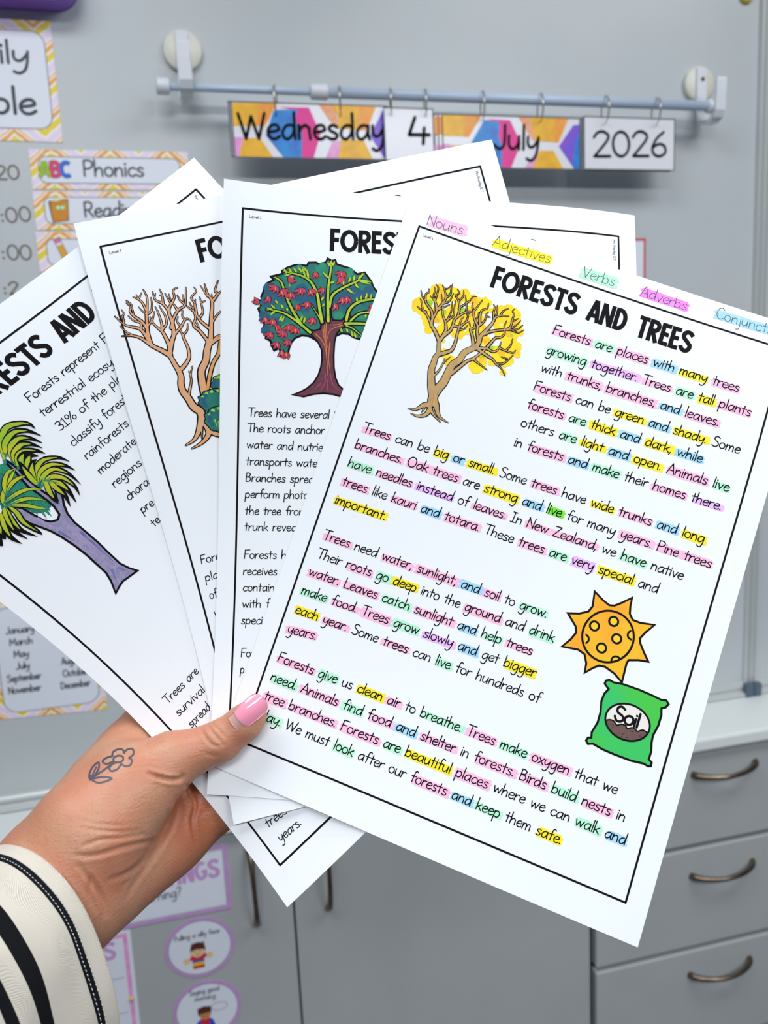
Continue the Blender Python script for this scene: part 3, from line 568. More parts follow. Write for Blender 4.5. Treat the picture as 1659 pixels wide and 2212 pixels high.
for k in (2, 1): cal_card(.1035-.0022*k, .333-.002*k, CZ0+.0006*k, CZ1+.0003*k, RY+.0012*k, 'card edge showing behind the Wednesday card', None, 0, 'spare cards behind the Wednesday card')
cal_card(.1035, .335, CZ0, CZ1, RY, 'colourful hexagon-patterned calendar card reading Wednesday', wed, 0, 'calendar cards in front')
cal_card(.3265, .404, CZ0-.0025, CZ1-.0035, RY-.006, 'white calendar card with the number 4', four, 0, 'calendar cards in front')
for k in (2, 1): cal_card(.4195-.0062*k, .648-.005*k, CZ0-.009+.0004*k, CZ1-.008, RY+.0012*k, 'card edge showing behind the July card', strip, 0, 'spare cards behind the July card')
cal_card(.4195, .6495, CZ0-.0097, CZ1-.0085, RY, 'colourful hexagon-patterned calendar card reading July', jul, 0, 'calendar cards in front')
for k in (2, 1): cal_card(.656-.002*k, .812, CZ0-.0105, CZ1-.007, RY+.0012*k, 'white card edge showing behind the 2026 card', None, 0, 'spare cards behind the 2026 card')
cal_card(.6555, .8185, CZ0-.0095, CZ1-.0055, RY-.001, 'white calendar card reading 2026 at the end of the row', year, 0, 'calendar cards in front')
for x, lab in ((.168, 'first ring through the Wednesday card'), (.263, 'second ring through the Wednesday card'), (.340, 'first ring through the 4 card'), (.394, 'second ring through the 4 card'), (.486, 'first ring through the July card'), (.582, 'second ring through the July card'), (.694, 'first ring through the 2026 card'), (.785, 'second ring through the 2026 card')):
    r = .0205; ra = .0078 if x > .24 else .0055; cz = RZ+ra+.0012-r; P = [(x+.0045*math.sin(a), RY+r*math.sin(a), cz+r*math.cos(a)) for a in [2*math.pi*i/40 for i in range(40)]]
    V, Fc = tube_geo(P+[P[0]], .0011, 10, False)
    tag(link('binder_ring', [Vector(v)-Vector((x, RY, cz)) for v in V], Fc, MATS['ring_metal'], None, (x, RY, cz)), 'silver binder ring, '+lab, 'ring', 'binder rings on the rod')

# ------------------------------------------------------------------ cards on the cabinet door
DY = FY-.0004
def lilac_poster(name, x0, x1, z0, z1, label, cat):
    t = tag(sheet(name, rrect(x0, x1, z0, z1, .002, 2), DY, .0008, MATS['card_white'], None, ((x0+x1)/2, DY, z0)), label, cat)
    return t
def kid(a, cx, cz, s, hair, skin, top, kind):
    """little clip-art child; s = height of the head"""
    if kind == 'girl':
        a.poly(top, [(cx-.5*s, cz-1.75*s), (cx+.55*s, cz-1.75*s), (cx+.34*s, cz-.45*s), (cx-.34*s, cz-.45*s)], 4)
        a.stroke(skin, [(cx+.34*s, cz-.65*s), (cx+.7*s, cz-1.3*s)], .2*s, layer=3); a.disc(hair, (cx, cz+.12*s), .62*s, 3); a.disc(hair, (cx+.42*s, cz-.25*s), .28*s, 3)
        a.disc(skin, (cx-.02*s, cz-.05*s), .46*s, 5); a.poly(hair, [(cx-.5*s, cz+.1*s), (cx+.5*s, cz+.1*s), (cx+.35*s, cz+.5*s), (cx-.35*s, cz+.5*s)], 6); a.poly('kid_blue', [(cx-.5*s, cz+.42*s), (cx+.5*s, cz+.42*s), (cx+.42*s, cz+.58*s), (cx-.42*s, cz+.58*s)], 7)
        a.disc('petal_magenta', (cx, cz-1.0*s), .13*s, 6)
    elif kind == 'silly':
        a.poly(top, [(cx-.48*s, cz-1.55*s), (cx+.48*s, cz-1.55*s), (cx+.5*s, cz-.3*s), (cx-.5*s, cz-.3*s)], 4)
        for z0, z1, m in ((-.98, -.78, 'kid_blue'), (-1.28, -.98, 'kid_yellow')): a.poly(m, [(cx-.47*s, cz+z0*s), (cx+.47*s, cz+z0*s), (cx+.48*s, cz+z1*s), (cx-.48*s, cz+z1*s)], 5)
        a.poly(top, [(cx-.85*s, cz-.75*s), (cx-.4*s, cz-.7*s), (cx-.3*s, cz-.32*s), (cx-.5*s, cz-.3*s)], 4); a.poly(top, [(cx+.85*s, cz-.6*s), (cx+.4*s, cz-.7*s), (cx+.3*s, cz-.32*s), (cx+.6*s, cz-.2*s)], 4)
        for sx, dz in ((-1, -.12), (1, .12)):
            a.disc(skin, (cx+sx*.95*s, cz+(-.62+dz)*s), .27*s, 5); a.disc(skin, (cx+sx*.42*s, cz-.12*s), .2*s, 8)
        a.disc(hair, (cx+.04*s, cz+.22*s), .62*s, 5); a.disc(skin, (cx, cz), .53*s, 6); a.poly(hair, [(cx-.6*s, cz+.12*s), (cx-.1*s, cz+.22*s), (cx+.56*s, cz+.16*s), (cx+.5*s, cz+.6*s), (cx, cz+.8*s), (cx-.5*s, cz+.6*s)], 7)
        for i in range(5): a.poly(hair, [(cx+(-.5+.22*i)*s, cz+.6*s), (cx+(-.36+.22*i)*s, cz+.92*s), (cx+(-.25+.22*i)*s, cz+.6*s)], 7)
    else:
        a.poly('kid_red', [(cx-.42*s, cz-2.0*s), (cx+.42*s, cz-2.0*s), (cx+.4*s, cz-.5*s), (cx-.4*s, cz-.5*s)], 5)
        for sx in (-1, 1): a.poly(top, [(cx+sx*.38*s, cz-.5*s), (cx+sx*.75*s, cz-.75*s), (cx+sx*1.0*s, cz-1.5*s), (cx+sx*.8*s, cz-2.0*s), (cx+sx*.4*s, cz-2.0*s)], 4)
        a.disc(hair, (cx, cz+.2*s), .66*s, 5); a.disc(skin, (cx+.04*s, cz-.1*s), .55*s, 6); a.poly(hair, [(cx-.62*s, cz+.05*s), (cx+.6*s, cz+.15*s), (cx+.6*s, cz+.5*s), (cx, cz+.85*s), (cx-.6*s, cz+.55*s)], 7)
        for i in range(4): a.disc(hair, (cx+(-.45+.3*i)*s, cz+.55*s), .24*s, 7)
    for sx in (-.2, .2): a.disc('ink', (cx+sx*s, cz+.02*s), .055*s, 9)
    a.stroke('ink', [(cx-.13*s, cz-.24*s), (cx, cz-.3*s), (cx+.14*s, cz-.22*s)], .05*s, layer=9)
t = lilac_poster('greetings_banner', -.225, .010, .744, .852, 'wide banner ending in TINGS with a lilac border on the cabinet door', 'poster')
a = wall_art(DY-.0008); a.stroke('lilac', [(-.222, .747), (.0065, .747), (.0065, .849), (-.222, .849)], .0064, closed=True); a.stroke('card_line', [(-.2175, .7515), (.0025, .7515), (.0025, .8445), (-.2175, .8445)], .0007, layer=1, closed=True)
a.build('lilac_border', t, t.location)
a = wall_art(DY-.0008); bold(a, 'GREETINGS', (-.151, .7978), (-.0045, .8), .031, 'lilac_text', 1.9, 1, 1); text(a, 'good morning?', (-.165, .7785), (-.063, .781), .0082, 'card_ink', .0014, 2, 1); a.build('lettering', t, t.location)
t = lilac_poster('greetings_chart', -.365, -.142, .45, .7405, 'chart ending in GS with a pink border, beside the striped sleeve', 'poster')
a = wall_art(DY-.0008); a.stroke('wc_pink', [(-.361, .454), (-.1505, .454), (-.1505, .7335), (-.361, .7335)], .006, closed=True); a.build('pink_border', t, t.location)
a = wall_art(DY-.0008); bold(a, 'GREETINGS', (-.330, .6975), (-.166, .6975), .030, 'lilac_text', 2.0, 1, 1); text(a, 'Say hi ps', (-.26, .6495), (-.186, .6505), .0052, 'card_ink', .0012, 2, 1); text(a, 'High five', (-.203, .5965), (-.174, .5975), .0040, 'card_ink', .001, 2, 1)
for z in (.664, .605, .545): a.stroke('card_line', [(-.355, z), (-.158, z)], .0008, layer=1)
a.build('lettering', t, t.location)
a = wall_art(DY-.0008); kid(a, -.186, .640, .0135, 'kid_ginger', 'kid_skin', 'kid_blue', 'girl'); a.build('girl_picture', t, t.location)
tag(lathe_y('push_pin', [(.0022, DY-.0008), (.0032, DY-.002), (.0030, DY-.0045), (.0015, DY-.0055)], MATS['magnet_yellow'], None, (-.1505, DY, .627), (-.1505, .627), 16), 'tiny yellow pin on the pink border of the GS chart', 'pin')
def oval(cx, cz, rx, rz, tilt, label):
    pts = []
    for i in range(56):
        q = 2*math.pi*i/56; x, z = rx*math.cos(q), rz*math.sin(q); c, s = math.cos(tilt), math.sin(tilt); pts.append((cx+c*x-s*z, cz+s*x+c*z))
    t = tag(sheet('greeting_card', pts, DY, .0008, MATS['lilac'], None, (cx, DY, cz-rz)), label, 'card', 'oval greeting cards')
    a = wall_art(DY-.0008); sc = lambda k: [(cx+(p[0]-cx)*k, cz+(p[1]-cz)*k) for p in pts]
    a.poly('card_line', sc(.90), 0); a.poly('card_white', sc(.885), 1); a.build('inner_panel', t, t.location)
    return t
t = oval(-.0435, .688, .0525, .0500, 0.0, 'oval card of a boy pulling a silly face in a striped top')
a = wall_art(DY-.0008); text(a, 'Pulling a silly face', (-.080, .7065), (-.0125, .7075), .0042, 'card_ink', .0011, 2, 1); a.build('lettering', t, t.location)
a = wall_art(DY-.0008); kid(a, -.0475, .6825, .0185, 'kid_hair', 'kid_skin', 'kid_red', 'silly'); a.build('boy_picture', t, t.location)
t = oval(-.041, .5795, .0525, .0500, 0.0, 'oval card reading Saying good morning, below the silly face card')
a = wall_art(DY-.0008); text(a, 'Saying good', (-.066, .6095), (-.0205, .6095), .0042, 'card_ink', .0011, 2, 1); text(a, 'morning', (-.0585, .5980), (-.0275, .5975), .0042, 'card_ink', .0011, 2, 1)
a.stroke('card_line', [(-.0225+.0125*math.cos(q), .5815+.0068*math.sin(q)) for q in [2*math.pi*i/24 for i in range(24)]], .0008, layer=2, closed=True); a.build('lettering', t, t.location)
a = wall_art(DY-.0008); kid(a, -.0455, .5735, .0155, 'kid_hair', 'kid_tan', 'kid_blue', 'morning'); a.build('boy_picture', t, t.location)

# ------------------------------------------------------------------ the four worksheets held as a fan
SH_R = np.array([[0.99972992, 0.01493475, 0.01780561], [-0.01331435, 0.99604148, -0.08788683], [-0.01904769, 0.08762602, 0.99597132]]); SH_T = np.array([-57.991, 120.278, 342.827])
SHEETS = {1: [0.34757, -27.0549, 7.63602, -51.49699, 38.60757, 18.6592, -2.82708, -3.59839, 10.3846, 5.5103, -11.36994, -2.33288, -0.71366, -4.69984, -0.98545, 0.84546, 1.21014, 0.47427], 2: [0.04389, -29.24804, 20.86799, -52.83341, 38.54242, 24.35418, 1.65771, -2.27272, 7.6431, 19.25044, -5.62695, 0.84151, 10.75424, -14.91133, 2.55014, -8.29575, 4.4225, -6.42706], 3: [-0.24282, -15.6143, 34.16974, -53.81129, 39.90037, 30.31862, 7.85023, -0.96791, 6.78271, 23.3411, -0.42276, -2.36551, 9.89948, -1.31546, -1.13397, -10.11181, -1.68246, -2.82937], 4: [-0.73826, 10.61355, 70.00952, -55.32419, 34.5671, 14.89207, -2.35907, -3.05798, 10.06253, 37.45754, 6.63896, -1.29035, 12.05013, 0.41182, -5.77819, -25.24652, -3.04814, 1.07223]}
EX = [(i, j) for i in range(5) for j in range(5) if i+j <= 4]
PW, PH = 210.0, 297.0
VW = np.array([list(r) for r in VIEW]); CAMV = np.array(CAM)
def page_raw(k, u, v):
    s = SHEETS[k]; c, sn = math.cos(s[0]), math.sin(s[0])
    x = c*u-sn*(v-PH)+s[1]; y = sn*u+c*(v-PH)+s[2]
    X, Y = x/150, y/150
    w = sum(s[3+i]*X**a*Y**b for i, (a, b) in enumerate(EX))
    P = SH_R @ np.array([x, y, -w]) + SH_T
    return (VW.T @ P)/1000 + CAMV
def page_fn(k):
    cache = {}
    def fn(u, v, h):
        key = (round(u, 4), round(v, 4))
        if key not in cache:
            p = page_raw(k, u, v); a = page_raw(k, u+.5, v)-p; b = page_raw(k, u, v+.5)-p
            n = np.cross(b, a); n /= np.linalg.norm(n)
            if np.dot(n, p-CAMV) > 0: n = -n
            cache[key] = (p, n)
        p, n = cache[key]
        return Vector(p+n*h)
    return fn
MARKS = dict(p='hl_pink', g='hl_green', y='hl_yellow', b='hl_blue', u='hl_violet', G='hl_lime', M='hl_magenta')
ML, MT, MR, MB = (8.92, 13.14, 10.09, 15.51)
LINES = {1: [('p~Forests g~are p~places b~with y~many p~trees', 89.34, 42.68, 184.21, 41.02, ''), ('g~growing u~together. p~Trees g~are y~tall p~plants', 89.35, 53.09, 192.7, 50.87, ''), ('with p~trunks, p~branches, b~and p~leaves.', 89.58, 62.48, 179.66, 60.45, ''), ('p~Forests can be y~green b~and y~shady. Some', 89.1, 72.51, 192.6, 70.06, ''), ('p~forests g~are y~thick b~and y~dark, b~while', 88.71, 82.0, 177.03, 80.11, ''), ('others g~are y~light b~and y~open. p~Animals g~live', 88.67, 91.54, 192.7, 89.33, ''), ('in p~forests b~and g~make their p~homes u~there.', 88.66, 101.88, 191.87, 99.06, ''), ('p~Trees can be y~big b~or y~small. Some p~trees have y~wide p~trunks b~and y~long', 15.73, 119.6, 188.48, 116.55, ''), ('p~branches. p~Oak_trees are y~strong b~and G~live for many p~years. p~Pine_trees', 14.63, 128.63, 194.78, 126.81, ''), ('g~have p~needles u~instead of p~leaves. In p~New_Zealand, we g~have native', 14.32, 138.23, 184.19, 136.5, ''), ('p~trees like p~kauri b~and p~totara. These p~trees g~are u~very y~special and', 14.68, 147.89, 175.12, 146.42, ''), ('y~important.', 14.22, 157.56, 40.53, 157.42, ''), ('p~Trees need p~water, p~sunlight, b~and p~soil to g~grow.', 14.53, 176.06, 129.55, 175.47, ''), ('Their p~roots g~go y~deep into the p~ground and g~drink', 14.67, 185.73, 136.11, 185.04, ''), ('p~water. p~Leaves g~catch p~sunlight b~and g~help p~trees', 13.48, 195.21, 128.26, 194.47, ''), ('g~make p~food. p~Trees g~grow u~slowly b~and get y~bigger', 13.24, 204.97, 132.86, 203.51, ''), ('y~each p~year. Some p~trees can g~live for hundreds of', 13.44, 214.92, 138.24, 213.94, ''), ('p~years.', 13.15, 225.29, 27.62, 223.73, ''), ('p~Forests g~give us y~clean p~air to g~breathe. p~Trees g~make p~oxygen that we', 13.17, 239.87, 183.15, 239.46, ''), ('g~need. p~Animals g~find p~food b~and p~shelter in p~forests. p~Birds g~build p~nests in', 12.9, 249.61, 189.7, 249.42, ''), ('p~tree p~branches. p~Forests g~are y~beautiful p~places where we can g~walk b~and', 12.92, 259.18, 192.71, 258.74, ''), ('g~play. We must g~look after our p~forests b~and g~keep them y~safe.', 13.5, 268.2, 165.74, 269.21, '')],
 2: [('Trees have several', 13.49, 113.35, 52.99, 113.33, ' i'), ('The roots anchor', 13.22, 120.94, 50.83, 121.0, ''), ('water and nutrie', 12.93, 129.02, 50.18, 129.48, 'nts'), ('transports wate', 12.79, 137.26, 47.56, 137.42, 'r'), ('Branches sprea', 12.8, 145.44, 46.18, 145.38, 'd'), ('perform photo', 12.65, 153.51, 43.88, 153.27, 'synthesis'), ('the tree from', 12.83, 161.81, 42.74, 161.48, ''), ('trunk revea', 12.71, 169.74, 38.38, 169.45, 'ls'), ('Forests h', 12.89, 183.63, 33.65, 183.22, 'ave'), ('receives', 12.61, 191.74, 29.41, 191.42, ''), ('contain', 12.75, 199.77, 28.3, 199.45, ''), ('with f', 12.69, 207.89, 26.28, 207.48, ''), ('speci', 12.48, 215.93, 22.91, 215.76, 'es'), ('Fo', 12.99, 232.09, 17.81, 231.93, 'r'), ('p', 13.04, 239.88, 14.94, 239.86, '')],
 3: [('For', 13.27, 172.99, 20.43, 173.06, 'ests'), ('pla', 13.12, 181.85, 19.75, 181.76, 'nts'), ('of', 13.02, 190.86, 16.91, 190.73, ''), ('w', 13.0, 199.81, 15.6, 199.79, '')],
 4: [('Forests represent', 74.21, 40.93, 114.47, 41.55, ' F'), ('terrestrial', 73.39, 49.34, 97.02, 50.73, ' ecosystems'), ('31% of the', 73.83, 58.89, 101.62, 59.36, ' planet'), ('classify fores', 72.71, 67.95, 103.82, 68.35, 'ts'), ('rainforests', 72.64, 76.54, 97.86, 77.15, ''), ('moderate', 72.01, 85.69, 94.41, 85.75, ''), ('regions', 71.98, 94.58, 88.85, 95.04, ''), ('chara', 72.14, 103.65, 84.74, 104.14, 'cter'), ('pre', 72.41, 112.38, 79.28, 113.21, ''), ('te', 71.61, 121.19, 75.81, 121.01, ''), ('Trees are', 16.28, 189.27, 37.96, 188.32, ''), ('survival.', 16.13, 197.35, 35.0, 197.36, ''), ('spread', 17.11, 205.9, 30.5, 205.46, ''), ('tree', 14.86, 265.57, 24.48, 266.35, 's of'), ('years.', 15.68, 274.19, 28.79, 275.0, '')]}
ARTWORK = {'tree1': [('D',0,'leaf_yellow',(20.82,50.94),2.74,0.14),
('D',0,'leaf_yellow',(20.73,52.97),2.01,0.14),
('D',0,'leaf_yellow',(24.17,52.56),3.11,0.14),
('D',0,'leaf_yellow',(21.62,48.64),1.83,0.14),
('D',0,'leaf_yellow',(25.44,49.3),2.93,0.14),
('D',0,'leaf_yellow',(26.47,55.75),1.83,0.14),
('D',0,'leaf_yellow',(28.87,58.11),2.56,0.14),
('D',0,'leaf_yellow',(30.33,61.19),2.19,0.14),
('D',0,'leaf_yellow',(28.34,53.09),2.93,0.14),
('D',0,'leaf_yellow',(26.69,44.83),3.11,0.14),
('D',0,'leaf_yellow',(27.35,40.95),2.74,0.14),
('D',0,'leaf_yellow',(28.76,39.24),2.01,0.14),
('D',0,'leaf_yellow',(25.82,42.31),1.83,0.14),
('D',0,'leaf_yellow',(30.01,44.05),3.11,0.14),
('D',0,'leaf_yellow',(31.41,41.13),2.93,0.14),
('D',0,'leaf_yellow',(34.28,42.53),2.93,0.14),
('D',0,'leaf_yellow',(36.99,38.74),2.19,0.14),
('D',0,'leaf_yellow',(35.31,38.52),1.83,0.14),
('D',0,'leaf_yellow',(39.27,40.76),3.29,0.14),
('D',0,'leaf_yellow',(41.51,37.94),2.56,0.14),
('D',0,'leaf_yellow',(43.44,40.09),2.19,0.14),
('D',0,'leaf_yellow',(31.98,49.79),2.93,0.14),
('D',0,'leaf_yellow',(32.75,54.34),2.56,0.14),
('D',0,'leaf_yellow',(35.89,58.84),2.19,0.14),
('D',0,'leaf_yellow',(36.27,61.1),1.46,0.14),
('D',0,'leaf_yellow',(38.24,56.41),2.93,0.14),
('D',0,'leaf_yellow',(37.7,50.19),3.11,0.14),
('D',0,'leaf_yellow',(39.81,47.03),3.29,0.14),
('D',0,'leaf_yellow',(43.15,47.46),2.56,0.14),
('D',0,'leaf_yellow',(40.6,53.98),2.19,0.14),
('D',0,'leaf_yellow',(44.15,52.73),2.74,0.14),
('D',0,'leaf_yellow',(46.57,57.5),1.83,0.14),
('D',0,'leaf_yellow',(43.73,58.49),2.19,0.14),
('D',0,'leaf_yellow',(42.79,59.22),1.46,0.14),
('D',0,'leaf_yellow',(46.35,59.17),1.46,0.14),
('D',0,'leaf_yellow',(47.22,50.05),2.74,0.14),
('D',0,'leaf_yellow',(48.91,52.67),2.56,0.14),
('D',0,'leaf_yellow',(49.53,55.66),1.65,0.14),
('D',0,'leaf_yellow',(46.42,39.44),2.56,0.14),
('D',0,'leaf_yellow',(49.41,40.0),2.93,0.14),
('D',0,'leaf_yellow',(52.27,38.99),2.74,0.14),
('D',0,'leaf_yellow',(54.53,38.6),1.65,0.14),
('D',0,'leaf_yellow',(48.01,44.13),2.56,0.14),
('D',0,'leaf_yellow',(51.22,43.0),2.93,0.14),
('D',0,'leaf_yellow',(54.2,42.36),2.19,0.14),
('D',0,'leaf_yellow',(52.2,47.09),2.56,0.14),
('D',0,'leaf_yellow',(49.23,47.74),2.56,0.14),
('D',0,'leaf_yellow',(54.35,47.55),1.83,0.14),
('D',0,'leaf_yellow',(52.73,54.54),2.74,0.14),
('D',0,'leaf_yellow',(55.1,52.11),2.56,0.14),
('D',0,'leaf_yellow',(53.95,58.12),2.01,0.14),
('D',0,'leaf_yellow',(59.17,57.1),2.74,0.14),
('D',0,'leaf_yellow',(57.16,58.2),2.01,0.14),
('D',0,'leaf_yellow',(56.7,41.48),1.28,0.14),
('D',0,'leaf_yellow',(59.2,40.6),2.19,0.14),
('D',0,'leaf_yellow',(62.18,39.95),2.93,0.14),
('D',0,'leaf_yellow',(64.8,38.22),2.56,0.14),
('D',0,'leaf_yellow',(67.55,39.28),2.93,0.14),
('D',0,'leaf_yellow',(69.7,39.75),2.38,0.14),
('D',0,'leaf_yellow',(62.55,43.46),2.93,0.14),
('D',0,'leaf_yellow',(66.13,43.42),3.29,0.14),
('D',0,'leaf_yellow',(70.06,43.25),2.93,0.14),
('D',0,'leaf_yellow',(61.5,47.46),1.83,0.14),
('D',0,'leaf_yellow',(63.89,49.84),2.93,0.14),
('D',0,'leaf_yellow',(67.57,47.75),3.29,0.14),
('D',0,'leaf_yellow',(71.97,46.62),2.93,0.14),
('D',0,'leaf_yellow',(74.24,47.44),1.83,0.14),
('D',0,'leaf_yellow',(67.83,52.08),2.93,0.14),
('D',0,'leaf_yellow',(71.03,49.76),2.56,0.14),
('D',0,'leaf_yellow',(64.74,52.36),2.19,0.14),
('D',0,'leaf_yellow',(71.76,54.32),3.29,0.14),
('D',0,'leaf_yellow',(74.73,54.89),2.56,0.14),
('D',0,'leaf_yellow',(69.03,56.87),2.19,0.14),
('D',0,'leaf_yellow',(75.8,58.12),2.19,0.14),
('D',0,'leaf_yellow',(71.89,59.47),2.93,0.14),
('D',0,'leaf_yellow',(68.93,61.3),2.93,0.14),
('D',0,'leaf_yellow',(65.97,61.93),2.19,0.14),
('D',0,'leaf_yellow',(67.29,64.66),2.56,0.14),
('D',0,'leaf_yellow',(70.73,64.27),2.93,0.14),
('D',0,'leaf_yellow',(73.45,62.93),2.38,0.14),
('D',0,'leaf_yellow',(65.17,66.59),1.65,0.14),
('D',0,'leaf_yellow',(62.4,60.77),2.19,0.14),
('D',0,'leaf_yellow',(60.05,64.38),2.19,0.14),
('D',0,'leaf_yellow',(61.02,67.23),2.19,0.14),
('D',0,'leaf_yellow',(57.71,69.18),2.56,0.14),
('D',0,'leaf_yellow',(59.63,71.3),2.74,0.14),
('D',0,'leaf_yellow',(56.9,71.45),2.01,0.14),
('D',0,'leaf_yellow',(61.51,69.85),2.01,0.14),
('D',0,'leaf_yellow',(58.22,72.98),1.46,0.14),
('D',0,'leaf_yellow',(72.11,68.96),1.76,0.14),
('D',0,'leaf_yellow',(73.24,69.37),0.91,0.14),
('D',0,'leaf_yellow',(41.22,68.54),1.46,0.14),
('D',0,'leaf_yellow',(42.3,70.55),1.83,0.14),
('D',0,'leaf_yellow',(45.04,71.59),2.19,0.14),
('D',0,'leaf_yellow',(46.46,71.09),1.46,0.14),
('D',0,'leaf_yellow',(45.07,73.96),1.65,0.14),
('D',0,'leaf_yellow',(39.27,64.04),1.02,0.14),
('D',0,'leaf_yellow',(65.48,59.3),1.83,0.14),
('D',1,'leaf_orange',(29.75,42.12),2.19,0.2),
('D',1,'leaf_orange',(31.44,43.54),1.65,0.2),
('D',1,'leaf_orange',(29.99,52.1),1.65,0.2),
('D',1,'leaf_orange',(27.84,51.66),1.1,0.2),
('D',1,'leaf_orange',(39.51,40.27),1.65,0.2),
('D',1,'leaf_orange',(32.64,55.18),1.46,0.2),
('D',1,'leaf_orange',(47.74,39.78),1.83,0.2),
('D',1,'leaf_orange',(47.19,46.44),2.01,0.2),
('D',1,'leaf_orange',(48.12,43.29),1.46,0.2),
('D',1,'leaf_orange',(59.53,56.97),1.83,0.2),
('D',1,'leaf_orange',(53.53,49.85),1.65,0.2),
('D',1,'leaf_orange',(68.34,60.71),1.65,0.2),
('D',1,'leaf_orange',(69.65,61.05),1.1,0.2),
('D',1,'leaf_orange',(59.95,66.41),1.65,0.2),
('D',1,'leaf_orange',(69.11,43.99),1.65,0.2),
('D',1,'leaf_orange',(46.17,51.63),1.1,0.2),
('D',1,'leaf_orange',(68.29,49.91),1.83,0.2),
('D',1,'leaf_orange',(56.28,50.89),1.1,0.2),
('D',1,'leaf_lime',(26.61,48.08),1.54,0.2),
('D',1,'leaf_lime',(34.63,41.19),1.28,0.2),
('D',1,'leaf_lime',(34.97,50.35),1.1,0.2),
('D',1,'leaf_lime',(43.14,46.26),1.39,0.2),
('D',1,'leaf_lime',(63.11,59.33),1.17,0.2),
('D',1,'leaf_lime',(60.41,64.26),1.32,0.2),
('D',1,'leaf_lime',(51.31,55.04),0.88,0.2),
('D',1,'leaf_lime',(70.44,50.37),0.73,0.2),
('B',2,'ink',[(44.68,94.69),(42.93,91.34),(41.06,87.64),(39.45,83.44),(38.18,79.53),(38.21,75.95),(38.05,73.42),(38.74,70.8),(37.86,67.33),(36.96,64.25)],4.98,2.07),
('B',3,'bark_tan',[(44.68,94.69),(42.93,91.34),(41.06,87.64),(39.45,83.44),(38.18,79.53),(38.21,75.95),(38.05,73.42),(38.74,70.8),(37.86,67.33),(36.96,64.25)],3.94,1.54),
('B',2,'ink',[(43.73,94.22),(43.46,91.16),(44.26,87.72),(45.76,84.03),(46.43,80.23),(46.75,76.55),(47.49,73.52),(49.78,70.34),(50.81,66.4),(53.4,63.5),(55.58,61.75)],5.34,2.87),
('B',3,'bark_tan',[(43.73,94.22),(43.46,91.16),(44.26,87.72),(45.76,84.03),(46.43,80.23),(46.75,76.55),(47.49,73.52),(49.78,70.34),(50.81,66.4),(53.4,63.5),(55.58,61.75)],4.31,2.34),
('B',2,'ink',[(43.28,96.36),(40.45,97.33),(38.47,99.6),(36.59,101.04),(33.51,101.51)],3.51,0.57),
('B',3,'bark_tan',[(43.28,96.36),(40.45,97.33),(38.47,99.6),(36.59,101.04),(33.51,101.51)],2.48,0.07),
('B',2,'ink',[(43.89,98.12),(42.98,101.2),(40.81,102.93),(38.27,103.61),(35.61,103.35)],3.15,0.57),
('B',3,'bark_tan',[(43.89,98.12),(42.98,101.2),(40.81,102.93),(38.27,103.61),(35.61,103.35)],2.11,0.07),
('B',2,'ink',[(45.99,95.03),(48.04,98.66),(50.3,100.64),(54.62,101.71)],3.51,0.57),
('B',3,'bark_tan',[(45.99,95.03),(48.04,98.66),(50.3,100.64),(54.62,101.71)],2.48,0.07),
('B',2,'ink',[(44.49,98.7),(46.63,100.33),(50.83,102.75)],2.6,0.57),
('B',3,'bark_tan',[(44.49,98.7),(46.63,100.33),(50.83,102.75)],1.56,0.07),
('B',2,'ink',[(40.93,97.56),(41.01,99.51),(40.37,101.11)],1.83,0.57),
('B',3,'bark_tan',[(40.93,97.56),(41.01,99.51),(40.37,101.11)],0.8,0.07),
('B',2,'ink',[(37.14,64.79),(34.2,61.43),(31.32,58.85),(29.69,57.02),(26.99,54.37),(24.35,52.49),(22.7,49.46),(21.45,47.9)],2.49,0.64),
('B',3,'bark_tan',[(37.14,64.79),(34.2,61.43),(31.32,58.85),(29.69,57.02),(26.99,54.37),(24.35,52.49),(22.7,49.46),(21.45,47.9)],1.45,0.11),
('B',2,'ink',[(31.14,58.91),(30.45,55.75),(31.05,51.73),(30.23,48.4),(27.72,46.07),(25.74,44.96)],2.2,0.64),
('B',3,'bark_tan',[(31.14,58.91),(30.45,55.75),(31.05,51.73),(30.23,48.4),(27.72,46.07),(25.74,44.96)],1.16,0.11),
('B',2,'ink',[(30.51,55.93),(28.87,52.1),(26.04,49.89),(24.23,48.12),(23.34,44.61),(24.59,43.36),(23.85,41.8)],1.98,0.61),
('B',3,'bark_tan',[(30.51,55.93),(28.87,52.1),(26.04,49.89),(24.23,48.12),(23.34,44.61),(24.59,43.36),(23.85,41.8)],0.94,0.07),
('B',2,'ink',[(24.41,48.05),(22.07,46.47),(20.37,43.85)],1.39,0.57),
('B',3,'bark_tan',[(24.41,48.05),(22.07,46.47),(20.37,43.85)],0.36,0.07),
('B',2,'ink',[(26.2,53.24),(23.28,52.87),(21.12,52.03)],1.47,0.57),
('B',3,'bark_tan',[(26.2,53.24),(23.28,52.87),(21.12,52.03)],0.43,0.07),
('B',2,'ink',[(31.22,50.47),(32.66,46.54),(33.34,43.27),(31.34,39.53),(29.64,37.71)],1.98,0.61),
('B',3,'bark_tan',[(31.22,50.47),(32.66,46.54),(33.34,43.27),(31.34,39.53),(29.64,37.71)],0.94,0.07),
('B',2,'ink',[(33.34,43.27),(34.86,40.71),(34.3,37.66),(34.27,35.44)],1.47,0.57),
('B',3,'bark_tan',[(33.34,43.27),(34.86,40.71),(34.3,37.66),(34.27,35.44)],0.43,0.07),
('B',2,'ink',[(32.66,46.54),(35.5,44.32),(36.23,39.81)],1.47,0.57),
('B',3,'bark_tan',[(32.66,46.54),(35.5,44.32),(36.23,39.81)],0.43,0.07),
('B',2,'ink',[(31.87,50.04),(34.1,47.84),(36.23,45.88)],1.47,0.57),
